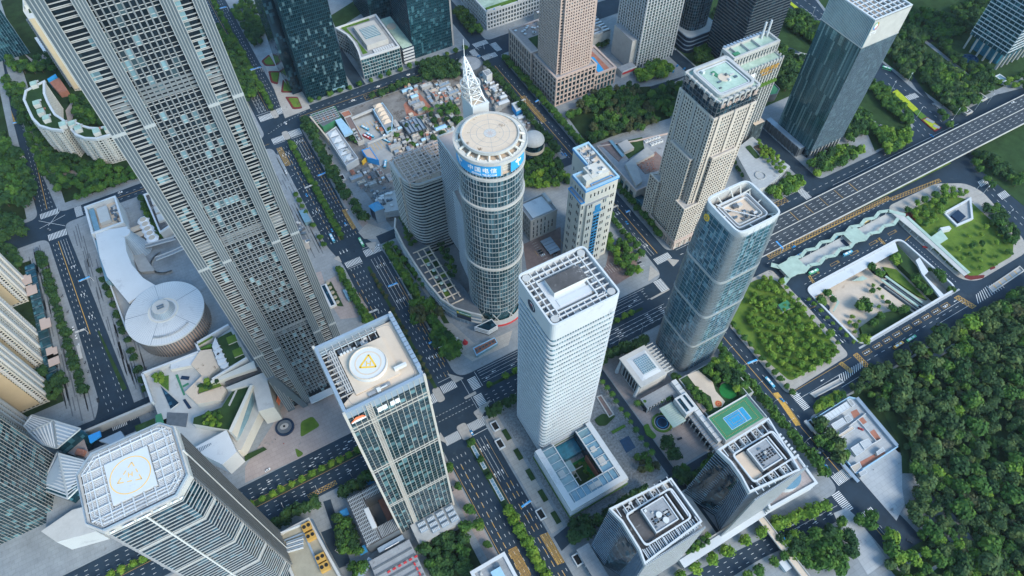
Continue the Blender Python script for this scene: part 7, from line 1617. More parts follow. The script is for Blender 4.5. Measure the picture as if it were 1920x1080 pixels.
cabin('white stepped cabin in the southern yard',[(352.5,47.3),(361.9,47.2),(360.8,40.3),(351.8,40.3)],4);cabin('white cabin joined to the stepped southern one',[(362.4,47.3),(370.4,46.3),(370.2,41.2),(361.3,40.9)],5)
cabin('white container on the brick paving',[(368.8,34.5),(376.4,34.6),(375.7,31.9),(367.8,32.1)],4);cabin('white cabin outside the south hoarding',[(342.9,28.7),(348.9,28.3),(348.5,25.5),(342.3,25.7)],4);cabin('cream stacked boxes at the south corner of the yard',[(341.4,35.9),(350.4,35),(348.6,31.4),(340.7,30.3)],3,'roof_cream')
single('yard_divider','thin white dividing wall running through the yard','wall',MB().beam((347.5,61.6),(388.3,64.2),.5,.2,2.4).beam((378.5,63.2),(377.3,41.2),.5,.2,2.2).beam((372.3,41.4),(383.2,41),.5,.2,2.2),'white_panel')
for k,(p,q,lb) in enumerate((((337.3,85.1),(337.5,67.4),'long flat bus shelter beside the yard'),((337.1,42.8),(337.5,23.4),'long dark bus shelter below the yard'),((-193,470.5),(-193,454.4),'pale bus shelter on the western street'))):
    t=thing('bus_shelter',lb,'bus shelter',p,'bus shelters');part(t,'roof',MB().beam(p,q,3,3,3.4),'steel_blue' if k == 1 else 'concrete_light');[part(t,'post',MB().box(*(Vector(p).lerp(Vector(q),f)-Vector((.15,.15))),.2,*(Vector(p).lerp(Vector(q),f)+Vector((.15,.15))),3),'steel') for f in (.05,.5,.95)]
# footbridge at the lower right
t=thing('footbridge','straight cream footbridge crossing the street at the bottom right','footbridge',(247,12));part(t,'deck',MB().box(244.5,-60,5,250,42,6.2),'roof_cream');part(t,'railing',MB().box(244.2,-60,6.2,244.7,42,7.3).box(249.8,-60,6.2,250.3,42,7.3),'concrete_light');part(t,'pier',MB().box(246,7,.2,248.6,10,5).box(246,30,.2,248.6,33,5),'concrete');part(t,'side_hut',MB().box(238,0,.2,244,8,4),'white_panel')

# trees
def crown_mesh(name,seed,r,h,z0,m,lobes=7,nleaf=300,leaf=.95):
    """uneven crown: leaf sprays over several lobes, dark lobes inside so the gaps read as depth"""
    rn=random.Random(seed);b=MB();L=[]
    for k in range(lobes):
        a=rn.uniform(0,6.283);d=r*rn.uniform(.15,.62);L.append((d*math.cos(a),d*math.sin(a),z0+h*rn.uniform(.3,.68),r*rn.uniform(.36,.58)))
    L.append((0,0,z0+h*.6,r*.55))
    for (x,y,z,q) in L:
        i=len(b.v);n=6
        for j,(zz,rr) in enumerate(((-.75,.45),(-.1,.84),(.5,.62),(.82,.1))):
            for k in range(n):a=6.283*k/n+j*.5;w_=rn.uniform(.8,1.1);b.v.append((x+q*rr*w_*math.cos(a),y+q*rr*w_*math.sin(a),z+q*zz*.85))
        for j in range(3):
            for k in range(n):l=(k+1)%n;b.f.append((i+j*n+k,i+j*n+l,i+(j+1)*n+l,i+(j+1)*n+k));b.m.append(0)
        b.f.append(tuple(i+3*n+k for k in range(n)));b.m.append(0)
    for k in range(nleaf):
        x,y,z,q=rn.choice(L);t=rn.uniform(-.35,1);a=rn.uniform(0,6.283);s=math.sqrt(max(0,1-t*t));n=Vector((s*math.cos(a),s*math.sin(a),t));p=Vector((x,y,z))+n*q*rn.uniform(.8,1.3)
        n=(n+Vector((rn.uniform(-.7,.7),rn.uniform(-.7,.7),rn.uniform(-.2,.8)))).normalized();u=n.orthogonal().normalized();v=n.cross(u);g_=rn.uniform(.45,1.15)*leaf*r/4.5;ca,sa=math.cos(a*3),math.sin(a*3);u,v=u*ca+v*sa,v*ca-u*sa
        b.face([p-u*g_-v*g_*.5,p+u*g_*.2-v*g_*.8,p+u*g_+v*g_*.4,p-u*g_*.3+v*g_*.8])
    return b.mesh(name,m)
def palm_mesh(name,seed,m):
    rn=random.Random(seed);b=MB()
    for k in range(13):
        a=6.283*k/13+rn.uniform(-.15,.15);d=Vector((math.cos(a),math.sin(a),0));s_=Vector((-d.y,d.x,0));pr=None
        for j in range(5):
            t=j/4;p=d*(3.4*t)+Vector((0,0,8+1.0*t-2.4*t*t));w_=.62*math.sin(math.pi*min(.95,.25+t*.75));q=(p-s_*w_-Vector((0,0,.25)),p,p+s_*w_-Vector((0,0,.25)))
            if pr:b.face([pr[0],pr[1],q[1],q[0]]);b.face([pr[1],pr[2],q[2],q[1]])
            pr=q
    return b.mesh(name,m)
def trunk_mesh(name,h,r,limbs=4,seed=1):
    b=MB().tube((0,0,0),(0,0,h),r,6,0,r*.6);rn=random.Random(seed)
    for k in range(limbs):a=6.283*k/limbs+rn.uniform(-.4,.4);b.tube((0,0,h*.7),(h*.38*math.cos(a),h*.38*math.sin(a),h*1.15),r*.5,4,0,r*.2)
    return b.mesh(name,'bark')
TK={}
for kind,m_,r,h,z0,nl in (('dark','leaf_dark',4.5,6.5,2.4,420),('mid','leaf_mid',4.5,6.0,2.4,420),('bright','leaf_bright',4.5,6,2,400),('forest','leaf_forest',4.5,6.6,3,520),('olive','leaf_olive',4.5,6,2.4,300),('thin','leaf_bright',4.5,5.4,3,170)):
    TK[kind]=[(crown_mesh('crown',10*i+len(kind),r,h,z0,m_,5 if kind == 'thin' else (6,9,12,8,10,7,14)[i],nl,1.0 if kind != 'thin' else .9),trunk_mesh('trunk',4.5,.32,4,i)) for i in range(7)]
TK['palm']=[(palm_mesh('crown',i,'leaf_mid'),trunk_mesh('trunk',8,.26,0,i)) for i in range(2)]
RN=random.Random(99)
def shown(x,y,z):
    d=Vector((x,y,z))-cam.location;f=Vector((.4924*.5691,.8704*.5691,-.8222));u=Vector((.4924*.8222,.8704*.8222,.5691));r_=Vector((.8704,-.4924,0));q=d.dot(f)
    return q>0 and abs(d.dot(r_)/q)<.79 and abs(d.dot(u)/q)<.46
KN={'dark':'dark green','mid':'green','bright':'yellow-green','forest':'deep green','olive':'olive brown','thin':'sparse light green','palm':'feathery'}
u_deck=lambda x:424<x<1190
SPEC=[]          # every tree: (category, kind, x, y, z, radius, name, label, group)
NAMES={'forest':'forest_tree','palm':'palm_tree'}
def put_tree(kind,x,y,r,label,group,z=.13,name=None,cat=None):
    if not shown(x,y,z+4) or (u_deck(x) and 231<y<279):return
    cat=cat or ('palm' if kind == 'palm' else 'shrub' if name == 'shrub' else 'park tree')
    SPEC.append([cat,kind,x,y,z,r,cat.replace(' ','_') if kind != 'palm' else 'palm_tree',label,group,RN.random()])
def screen(x,y,z):
    d=Vector((x,y,z))-cam.location;q=d.dot(Vector((.4924*.5691,.8704*.5691,-.8222)))
    return d.dot(Vector((.8704,-.4924,0)))/q,-d.dot(Vector((.4924*.8222,.8704*.8222,.5691)))/q
def blocked(x,y,r):
    for f in FOOT:
        if inside((x,y),f):return True
    return False
ORD='first second third fourth fifth sixth seventh eighth ninth tenth eleventh twelfth thirteenth fourteenth fifteenth sixteenth seventeenth eighteenth nineteenth twentieth'.split()
ORD += ['twenty-'+q for q in ORD[:9]]+['thirtieth']+['thirty-'+q for q in ORD[:9]]
SPARE=['slim','rounded','small','big','broad','leafy','round','full','dense','single','bright','thin','wide','green','dark','long','main','pale','pink','below','the','the','upper','planted']
def fit(t):
    w_=t.split()
    for a in SPARE:
        if len(w_) <= 15:break
        if a in w_:w_.remove(a)
    return ' '.join(w_)
def row(kind,a,b,sp,r0,r1,label,group,jit=.6,skip=None):
    d=Vector((b[0]-a[0],b[1]-a[1]));L=d.length;d /= L;n=int(L/sp);P=[]
    for k in range(n+1):
        x,y=a[0]+d.x*(k*sp+RN.uniform(-jit,jit)),a[1]+d.y*(k*sp+RN.uniform(-jit,jit));r=RN.uniform(r0,r1)
        if skip and RN.random()<skip:continue
        if shown(x,y,4):P.append((x,y,r))
    up=abs(d.y)>abs(d.x);P.sort(key=lambda p:screen(*p[:2],4)[1 if up else 0])
    for k,(x,y,r) in enumerate(P):put_tree(kind,x,y,r,'%s %s %s'%(ORD[k] if k<39 else 'last',label,'from the top' if up else 'from the left'),group,cat=None if kind == 'palm' else 'street tree')
def grove(kinds,poly,sp,r0,r1,label,group,n_max=400,z=.13,ignore=False,seed=None,name=None,cat=None):
    poly=[tuple(p) for p in poly];x0,x1,y0,y1=min(p[0] for p in poly),max(p[0] for p in poly),min(p[1] for p in poly),max(p[1] for p in poly);P=[];tries=0;rn=random.Random(seed or len(SPEC))
    while tries<5000 and len(P)<n_max:
        tries += 1;x,y=rn.uniform(x0,x1),rn.uniform(y0,y1)
        if not inside((x,y),poly):continue
        r=rn.uniform(r0,r1);s=sp*(r/(.5*(r0+r1)))
        if any((x-p[0])**2+(y-p[1])**2<(.5*(s+p[2]))**2 for p in P) or (not ignore and blocked(x,y,r)):continue
        P.append((x,y,s,r,rn.choice(kinds)))
    label_grove(P,label,group,r0,r1,z,name,cat)
def label_grove(P,label,group,r0,r1,z,name=None,cat=None):
    """size, colour and place within the grove go into each label"""
    if not P:return
    S=[screen(p[0],p[1],z+4) for p in P];bx,by=(min(q[0] for q in S),max(q[0] for q in S)),(min(q[1] for q in S),max(q[1] for q in S))
    word='shrub' if 'shrub' in label else 'sapling' if 'sapling' in label else 'palm or tree' if 'palm or' in label else 'tree';tail=label[label.index(word)+len(word):]
    for (x,y,s,r,kd),(sx_,sy_) in zip(P,S):
        f,g_=(sx_-bx[0])/max(1e-6,bx[1]-bx[0]),(sy_-by[0])/max(1e-6,by[1]-by[0])
        sec=('upper ' if g_<.34 else 'lower ' if g_>.66 else '')+('left' if f<.34 else 'right' if f>.66 else 'middle');t=(r-r0)/max(.01,r1-r0);size='small' if t<.34 else 'large' if t>.66 else 'mid-sized'
        put_tree(kd,x,y,r,'%s %s %s%s, %s part'%(size,KN[kd],'palm' if kd == 'palm' else 'shrub' if word == 'shrub' else 'tree',tail,sec),group,z,name,cat)
def grow():
    """the 300 of each kind that show largest stand singly; what is left of a kind is one mass"""
    bpy.context.view_layer.update();dg=bpy.context.evaluated_depsgraph_get();buckets={}
    for t in SPEC:
        o=cam.location;p=Vector((t[2],t[3],t[4]+6));d=p-o;hit=SC.ray_cast(dg,o,d.normalized(),distance=d.length-12)[0]
        buckets.setdefault(t[0],[]).append(((t[5]/d.length)*(.02 if hit else 1),hit,t))
    for cat,L in buckets.items():
        L.sort(key=lambda q:-q[0]);rest=[]
        for k,(sz,hit,t) in enumerate(L):
            if k >= 300 or (hit and k>120):rest.append(t);continue
            _,kind,x,y,z,r,nm,label,group,rv=t;c,tr=TK[kind][int(rv*97)%len(TK[kind])];s=r/4.5 if kind != 'palm' else r/3.6
            o=bpy.data.objects.new(nm,None);COL.objects.link(o);o.location=(x,y,z);o.empty_display_size=.3;zs=min(s*(.85+.35*rv),1.9);o.scale=(s,s,zs);o.rotation_euler.z=rv*61
            tag(o,fit(label),cat,group)
            for pn,me in (('crown',c),('trunk',tr)):q=bpy.data.objects.new(pn,me);COL.objects.link(q);q.parent=o
        if not rest:continue
        mass={}
        for _,kind,x,y,z,r,nm,label,group,rv in rest:
            for me in TK[kind][int(rv*97)%len(TK[kind])]:
                s=r/4.5 if kind != 'palm' else r/3.6;a=rv*61;c_,n_=math.cos(a)*s,math.sin(a)*s;zs=min(s*(.85+.35*rv),1.9);m_=me.materials[0].name;V,F=mass.setdefault('all',([],[]));o=len(V);slot=MATS.setdefault(m_,len(MATS))
                V += [(x+c_*v.x-n_*v.y,y+n_*v.x+c_*v.y,z+zs*v.z) for v in VC(me)];F += [(tuple(o+q for q in f),slot) for f in FC(me)]
        V,F=mass['all'];me=bpy.data.meshes.new(cat.replace(' ','_')+'_mass');me.from_pydata(V,[],[f for f,_ in F])
        for m_ in MATS:me.materials.append(M[m_])
        me.polygons.foreach_set('material_index',[s_ for _,s_ in F]);o=ob({'street tree':'street_foliage','park tree':'park_foliage','forest tree':'distant_woodland','palm':'palm_foliage','shrub':'shrub_foliage'}[cat],me);o['kind']='stuff';o['label']='the smaller and half hidden %ss of the city, taken as one mass'%cat
MATS={};_V={};_F={}
def VC(me):
    if me.name not in _V:_V[me.name]=[v.co.copy() for v in me.vertices]
    return _V[me.name]
def FC(me):
    if me.name not in _F:_F[me.name]=[tuple(p.vertices) for p in me.polygons]
    return _F[me.name]
# avenue and street rows
row('mid',(65.5,474),(65.5,632),7.2,3.6,4.6,'rounded green tree in the planted median of the main avenue below the upper crossing','avenue median trees, upper part')
row('mid',(65.5,700),(65.5,960),8,3.4,4.4,'rounded green tree in the avenue median north of the upper crossing','avenue median trees, far part')
row('olive',(75.1,274),(75.1,424),7.6,2.0,3.0,'small thin tree in the narrow median of the middle avenue','avenue median trees, middle part',.6,.15)
row('bright',(78.4,60),(78.4,148),6.8,4.4,5.6,'big bright green tree in the wide avenue median at the bottom','avenue median trees, lower part',1.0)
row('mid',(78.4,176),(78.4,212),16,3,4,'single tree between glass boxes in the avenue median','avenue median trees, glass box part')
row('bright',(-300,249.2),(32,249.2),8.4,2.8,3.7,'bright round tree in the long median of the plaza street','plaza street median trees')
row('bright',(118,249),(282,249),8.5,2.6,3.5,'bright round tree in the median of the cross street','cross street median trees',.8,.35)
row('dark',(92,652),(89,520),11,5.2,7.6,'broad dark tree on the footway beside the market hall','footway trees by the market',2)
row('dark',(92,520),(96,470),13,4.6,6.6,'broad dark tree on the footway by the blue pyramid roof','footway trees by the pyramid roof',2)
row('mid',(101,434),(104,296),7.4,4.0,6.0,'leafy tree between the avenue and the curved podium','trees along the curved podium',1.4)
row('palm',(107,436),(112,372),7,3.2,4.2,'feathery palm against the curved podium wall','palms along the curved podium',1)
row('mid',(47.5,432),(49.5,360),6.4,4.2,5.4,'tree at the avenue side of the pink plaza','trees on the pink plaza',.8)
row('mid',(44,560),(46,470),10,2.6,3.8,'small tree on the striped plaza beside the avenue','striped plaza trees',1,.35)
row('dark',(-206,596),(-196,412),8.4,4.2,5.4,'round dark tree in the row on the left of the western street','western street trees, left row',1)
row('dark',(-159,560),(-148,392),12,3.4,4.4,'round tree in the row on the right of the western street','western street trees, right row',2,.1)
row('mid',(353,640),(352,306),8.2,4.4,5.8,'tree in the row below the stone towers on the east street','east street trees, tower side',1.2)
row('dark',(326,640),(322,460),8.6,4.6,6,'dark tree in the row behind the market on the east street','east street trees, market side',1.4)
row('mid',(320,420),(321,300),7.8,4,5.2,'tree in the row by the car park on the east street','east street trees, car park side',1.2)
row('mid',(318,218),(317,40),7.6,4.6,6.2,'full green tree in the row between the garden deck and the east street','east street trees, garden side',1.2)
row('mid',(346,110),(346,222),8,2.6,3.6,'small tree on the pavement west of the tree-dotted lawn','pavement trees by the lawn',.8)
row('mid',(110,686),(320,686),13,3,4.2,'small tree on the north pavement of the market street','market street trees, north side',2)
row('dark',(180,656),(318,655),8.4,4.2,6.2,'dark tree along the market side of the north street','market street trees, south side',1.5)
row('mid',(-160,662),(30,660),7,4,5.6,'green tree at the street edge of the apartment garden','apartment garden edge trees',1.4)
row('bright',(-120,226),(-90,226),9,3.6,4.4,'round tree on the pavement below the latticed tower','pavement trees below the latticed tower',1)
row('dark',(-84,224),(-48,225),7.6,5,6.4,'dark tree on the pavement by the olive roofed building','pavement trees by the service building',1.2)
row('dark',(-30,222),(-6,222),7.6,5,6.4,'dark tree on the pavement behind the podium court','pavement trees behind the podium court',1.2)
row('mid',(52,212),(51,60),17,3.2,5,'tree on the pink pavement beside the helipad tower','pavement trees beside the helipad tower',3)
row('mid',(716,430),(756,1000),9.5,4.4,6,'tree along the left edge of the wide north road','wide road trees, left side',1.6)
row('mid',(655,296),(686,420),8,4.6,6.2,'tree in the strip beside the wide road near the highway','wide road trees, near the highway',1.5)
row('palm',(520,296),(528,372),7,3.4,4.4,'palm in the row between terrace building and glass tower','palms by the pale-crowned tower',1)
row('palm',(206,216),(204,120),7.5,3,4,'palm beside the hotel drive','palms along the hotel drive',.8)
row('palm',(219,168),(247,158),7,3.2,4.2,'palm in the hotel forecourt','palms in the hotel forecourt',1)
row('bright',(150,38),(240,32),15,4.2,5.4,'round tree by the low pale wing on the far street','far street trees, wing side',2)
row('bright',(255,31),(300,22),7.5,4.6,5.8,'round bright tree before the terrace with the curved drum','far street trees, terrace side',1)
row('mid',(200,12),(300,6),11,3.8,5,'tree on the south pavement of the far street','far street trees, south side',2)
row('dark',(104,224),(200,223),8,4.6,6.4,'dark tree on the cross street pavement behind the white tower','cross street trees by the white tower',1.5)
row('dark',(206,222),(262,216),6.6,5,7,'dense dark tree between the cross street and the cube hall','cross street trees by the cube hall',2)
row('mid',(118,108),(116,98),6,4,5,'dark tree at the side road corner','side road corner trees',1)
row('dark',(112,100),(186,104),7.6,4.6,6,'dark tree between the court podium and the folded tower','trees by the folded tower',1.6)
row('mid',(752,300),(700,180),12,4,5,'tree in the strip between the road branches at the right','trees between the road branches',2)
row('thin',(431,122),(429,178),8,2,2.8,'thin sapling on the west edge of the terminal loop','saplings by the terminal loop',1)
# groves
grove(['dark','mid'],[(-198,854),(-184,825),(-171,743),(-152,724),(-140,703),(-97,672),(-136,665),(-176,681),(-186,711),(-194,775)],6.4,3.8,5.8,'dense dark tree in the apartment garden','apartment garden trees')
grove(['dark','mid'],[(-138,828),(-109,832),(-106,778),(-101,755),(-121,770),(-143,779)],7,4.4,6.4,'dense tree in the court between the curved apartments','apartment court trees')
grove(['dark','mid'],[(-204,909),(-186,885),(-187,856),(-183,836),(-198,845)],7,4.4,6,'dense tree between the curved apartments and the upper street','trees west of the apartments')
grove(['dark','mid'],[(-196,1051),(-186,1019),(-186,981),(-194,940),(-172,925),(-142,930),(-140,895),(-163,904),(-195,922),(-202,996)],7,4.4,6.6,'dark tree around the corner drive at the top left','trees round the corner drive')
grove(['dark','mid'],[(-224,802),(-211,773),(-204,732),(-197,686),(-208,672),(-228,687),(-227,717),(-231,737)],9.5,6.5,9.5,'very broad dark tree on the left of the upper western street','broad trees left of the western street')
grove(['dark'],[(-238,677),(-222,662),(-216,634),(-243,634)],8,5.5,8,'broad tree below the western crossing','trees below the western crossing')
grove(['dark'],[(-241,628),(-226,614),(-225,592),(-232,583),(-243,613)],7,4.6,6.6,'dark tree in the garden above the cream towers','trees above the cream towers')
grove(['dark'],[(-231,458),(-216,457),(-209,435),(-219,422),(-226,432)],6,4,6,'dark tree in the court of the cream towers','trees in the cream tower court')
grove(['dark','mid'],[(53,882),(66,808),(56,727),(37,713),(39,787)],7.5,5,7,'dark tree between the skyscraper and the avenue','trees beside the skyscraper')
grove(['mid','dark'],[(82,916),(109,933),(109,855),(83,822)],6,3.4,5,'tree on the green strip beside the slip road','slip road trees')
grove(['dark','mid','olive'],[(362,509),(420,533),(466,515),(455,476),(453,453),(425,450),(393,460),(363,459),(375,482),(418,497)],6.6,4.2,6.2,'dense tree in the city park before the pinkish tower','city park trees')
grove(['dark','mid'],[(472,499),(515,492),(503,465),(472,451),(461,472)],6.4,4.4,6.2,'dense tree in the eastern half of the city park','city park trees, eastern half')
grove(['mid','bright'],[(486,548),(514,540),(527,524),(513,514),(475,519)],7.6,5,8,'large tree at the park edge by the red shop sign','park edge trees')
grove(['dark','mid'],[(595,555),(655,592),(614,545),(573,507),(558,516)],7.4,5,7,'dark tree between the black towers','trees between the black towers')
grove(['mid','bright','dark'],[(282,465),(313,473),(314,437),(310,422),(288,424),(265,440)],6.4,4,6,'tree in the garden behind the round tower','round tower garden trees')
grove(['dark'],[(472,625),(488,636),(477,561),(460,540),(464,564)],6,4,5.4,'dark tree behind the pool podium','pool podium trees')
grove(['dark','mid'],[(341,760),(354,762),(355,706),(339,710)],6,4,5.4,'dark tree on the street north of the crossing','northern street trees')
grove(['dark'],[(253,679),(284,680),(298,658),(285,639),(248,652)],6.4,4.6,6.4,'dark tree in the market court','market court trees')
grove(['palm','mid','dark'],[(216,600),(258,596),(250,560),(219,570)],6,4,5,'palm or tree in the lower market court','lower market court trees',seed=5)
grove(['mid'],[(233,862),(237,828),(228,834)],7,4,5,'tree on the small lawn behind the planted roof','small lawn trees')
grove(['dark'],[(99,906),(101,845),(92,826),(83,845)],6,4,5.6,'dark tree on the green island of the slip road','slip road island trees')
grove(['dark','mid'],[(732,539),(747,528),(744,482),(718,467),(710,512)],7,5,7,'dark tree behind the pale-crowned tower by the wide road','trees behind the pale-crowned tower')
grove(['dark','mid'],[(668,491),(675,468),(670,433),(651,425),(651,448),(656,478)],6.6,4.6,6.6,'dark tree along the ramp behind the green-roofed tower','ramp trees')
grove(['dark'],[(638,465),(658,455),(642,430),(618,417),(626,448)],7.6,6,8.4,'big dark tree beside the green-roofed tower','big trees by the green-roofed tower')
grove(['mid','dark'],[(650,354),(670,338),(645,318),(618,318)],6.8,5,7,'tree at the foot of the pale-crowned tower','trees at the foot of the pale-crowned tower')
grove(['mid','dark','bright'],[(556,310),(587,321),(611,311),(622,298),(586,293),(553,295)],6.2,4.4,6.2,'tree in the garden between glass tower and highway','highway garden trees')
grove(['mid','bright'],[(662,312),(699,299),(681,283),(643,282)],6.2,4,6,'tree on the grass wedge by the highway slip','grass wedge trees')
grove(['mid'],[(718,385),(730,370),(719,311),(704,304),(702,344)],5.6,3.8,5.2,'tree in the long strip beside the wide road','long strip trees')
grove(['mid','bright'],[(488,305),(528,302),(530,292),(491,290)],6.4,4.6,6.4,'tree on the verge beside the blue tower roof','verge trees by the blue tower')
grove(['dark','mid','forest'],[(843,434),(849,415),(823,390),(828,359),(826,335),(835,314),(837,298),(806,291),(764,288),(769,321),(782,355),(808,392)],6.6,4.2,6.4,'dark tree in the triangle of woodland by the slip road','slip road woodland trees',160)
grove(['bright'],[(801,356),(823,355),(829,322),(805,314),(797,335)],6.8,4.6,6.2,'bright yellow-green tree in the middle of the slip road woodland','bright woodland trees',22)
grove(['dark','mid'],[(852,389),(859,372),(855,346),(871,325),(846,299),(841,322),(844,360)],6.4,3.8,5.6,'dark tree along the path below the teal tower','path trees',60)
grove(['mid','bright'],[(852,325),(854,304),(880,280),(904,298),(868,300)],8,3.2,4.8,'tree on the grass at the right edge','right edge trees',40)
grove(['dark','mid'],[(895,456),(915,414),(955,412),(908,388),(860,406)],6.6,4,6,'dark tree before the diamond roofed block','diamond roof trees',50)
grove(['mid','dark'],[(730,244),(740,235),(743,180),(727,176),(725,204)],7,4,5.8,'tree in the verge between roads below the highway','highway verge trees')
grove(['thin','bright','bright'],[(408,220),(420,211),(419,129),(406,117),(358,121),(354,158),(365,194)],6.6,2.4,4.4,'bright young tree on the tree-dotted lawn','lawn trees',100)
grove(['bright','mid','thin'],[(595,212),(664,212),(678,197),(655,194),(603,186),(586,186)],7.4,3,4.8,'young tree on the upper part of the terminal lawn','terminal lawn trees, upper part',44)
grove(['thin','thin','mid'],[(582,142),(654,163),(658,124),(647,116),(588,118)],11,2.4,3.8,'sparse sapling on the open terminal lawn','terminal lawn saplings',34)
grove(['mid','dark'],[(672,175),(687,169),(670,129),(657,128),(661,153)],6.4,4,5.4,'tree along the road edge of the terminal lawn','terminal lawn edge trees',26)
grove(['dark'],[(428,217),(445,216),(442,206),(427,210)],6,4.4,5.6,'dark tree at the west end of the terminal canopy','trees at the canopy end',6)
grove(['dark','mid','forest'],[(837,448),(850,436),(801,378),(765,359),(781,412)],6.8,4,6.2,'tree on the bank between the pale-crowned tower and the slip road','slip road bank trees',60)
grove(['dark','mid'],[(883,473),(875,432),(898,399),(865,384),(842,416)],6.6,3.6,5.6,'tree below the diamond roofed block','trees below the diamond roof',50)
grove(['dark','mid'],[(888,410),(950,404),(995,421),(983,438),(932,435)],7,4,6,'tree beside the teal tower at the top right','trees beside the teal tower',40)
grove(['mid','dark','bright'],[(812,274),(853,259),(823,236),(749,237),(740,249)],7,4,6,'tree beyond the highway at the right edge','trees beyond the highway',30)
grove(['dark','mid','palm'],[(128,611),(136,611),(133,592),(127,592)],5,2.6,4,'tree between the market hall and the bus yard','bus yard trees',8)
grove(['mid','dark'],[(170,606),(198,590),(242,596),(235,550),(178,556),(170,583)],9,3,4.6,'tree among the market roofs before the mast','market roof trees',16,.13,True)
# sunken plaza
for p,r in (((470.9,148.2),5.6),((476.2,143.5),5.0),((478,151),5.0)):put_tree('mid',*p,r,'round clipped tree in the trio on the sandy sunken plaza','plaza trio',-8.5)
for p,r in (((496.2,156.2),3.2),((499.7,146.4),2.6),((503.6,160.7),2.6),((504.5,155),2.2),((500.6,139.9),2.8),((488.6,139.9),2.4),((457.5,144.1),2.6),((450.7,141.4),2.6),((452.3,135.6),3),((459.1,136.7),2.4),((446.5,130.8),2.4)):put_tree('thin' if r<2.7 else 'mid',*p,r,'small tree scattered on the sandy sunken plaza','small plaza trees',-8.5)
for p,r in (((540.9,170.4),6.6),((513.8,176.4),4.6),((516.2,167.8),5),((440.4,170.8),5.4),((453.2,175.5),4.4),((453.2,166.9),4),((442.4,119.1),5.6),((540.4,145.4),5),((538.7,135.8),4.4),((539.8,128.2),4.8),((500.5,125),4.4),((506,125.2),4),((495.3,131.3),4.2),((478.1,131.1),4),((467.4,128.9),4),((566,138.4),5),((564.3,132.2),5.2),((560.8,118.5),4),((565,146.2),2.8)):put_tree('mid' if r<5.5 else 'bright',*p,r,'green tree on the planted banks of the sunken plaza','plaza bank trees',-6)
# hotel, deck and podium planting
grove(['dark'],[(219,127),(245,123),(248,109),(229,108),(215,114)],6.6,5.2,7,'very dark broad tree in the hotel forecourt','hotel forecourt trees',16)
grove(['dark','mid'],[(213,103),(249,102),(248,95),(217,90),(210,97)],6.4,4.6,6.4,'dark tree below the hotel drive','hotel drive trees',20)
grove(['mid','olive'],[(192,129),(201,126),(202,113),(189,115)],5,3.2,4.4,'olive green tree cluster on the speckled plaza','speckled plaza trees',9)
grove(['dark'],[(118,117),(128,112),(126,95),(113,98)],6.6,5,6.6,'dark tree at the corner below the court podium','corner trees below the podium',8)
grove(['mid','bright','dark'],[(285,162),(310,166),(304,128),(298,127),(295,146),(285,146),(284,156)],5.4,3.4,5,'leafy tree on the raised garden deck','garden deck trees',30,13.8,True)
grove(['mid'],[(269,153),(268,131),(264,130),(262,157)],4.4,2.4,3.6,'small tree along the path of the garden deck','garden deck path trees',18,13.8,True)
grove(['dark','mid'],[(262,173),(269,164),(260,133),(260,138),(260,162)],4.6,2.8,4,'tree between the hotel wing and the garden deck','trees behind the hotel wing',18,6,True)
grove(['bright','mid'],[(178,52),(200,52),(203,48),(193,44),(179,48)],4.2,2,3.2,'clipped shrub in the roof garden between the folded towers','roof garden shrubs',26,8,True,name='shrub')
grove(['mid','dark'],[(3,150),(14,155),(33,159),(43,148),(28,117),(2,131),(4,140)],6.6,4.2,6.4,'tree in the planted terrace garden below the plant deck','terrace garden trees',46,.5)
grove(['mid','dark'],[(-45,206),(-36,203),(-35,181),(-37,172),(-48,180)],5.4,3.6,5,'tree in the planted strip beside the podium court','podium strip trees',22,.13,True)
grove(['mid'],[(-48,169),(-34,162),(-35,155),(-48,159)],6,4,5.4,'tree at the bottom edge below the link bridge','link bridge trees',10,.13,True)
grove(['bright','mid','dark'],[(-104,360),(-96,364),(-88,357),(-95,355)],3.6,1.8,2.6,'small shrub in the roof courtyard of the faceted podium','faceted podium shrubs',12,20.4,True,name='shrub')
grove(['bright','mid'],[(-135,394),(-129,392),(-130,383),(-135,386)],4.6,2.4,3.4,'bright tree in the corner planter of the faceted podium','faceted podium planter trees',4,14.8,True)
grove(['mid','bright'],[(-108,332),(-94,328),(-97,315),(-108,323)],3.6,1.6,2.6,'low shrub on the large roof lawn of the faceted podium','roof lawn shrubs',16,23.5,True,name='shrub')
grove(['dark','mid'],[(-103,629),(-98,623),(-96,572),(-84,568),(-92,560),(-100,569)],4.4,2.8,4,'small dark tree between the tent canopies and the service block','service block trees',26,.13,True)
grove(['mid','dark'],[(125,450),(124,424),(126,412),(119,412),(119,429)],4.2,2,3.2,'small tree on the curved podium roof garden','podium roof trees',14,18.4,True)
grove(['dark','mid'],[(142,401),(148,400),(144,359),(135,359)],4,2,3.2,'small tree beside the slab on the podium roof garden','podium roof trees by the slab',16,18.4,True)
grove(['mid','olive'],[(96,359),(110,348),(112,335),(97,335),(87,340)],6.4,5,7,'wide pale green tree at the avenue corner of the podium','podium corner trees',14)
grove(['dark','mid'],[(96,320),(108,317),(111,295),(103,287),(94,295)],5.6,4.4,6,'bright green tree by the corner plaza','corner plaza trees',16)
grove(['mid','bright'],[(296,338),(311,336),(316,298),(303,282),(292,283)],5,3.6,5,'tree round the brown car park corner','car park corner trees',18,.13)
grove(['bright'],[(521,358),(524,345),(522,314),(508,312),(508,340)],4.6,2,3,'bright shrub in the roof garden of the terrace building','terrace building shrubs',26,12.6,True,name='shrub')
grove(['mid','dark'],[(486,357),(497,350),(491,323),(481,335)],5,2.6,3.8,'tree on the slope below the terrace building','terrace slope trees',14)
grove(['dark','bright'],[(250,21),(266,17),(264,8),(252,4)],6,4,6,'tree by the footbridge','footbridge trees',10)
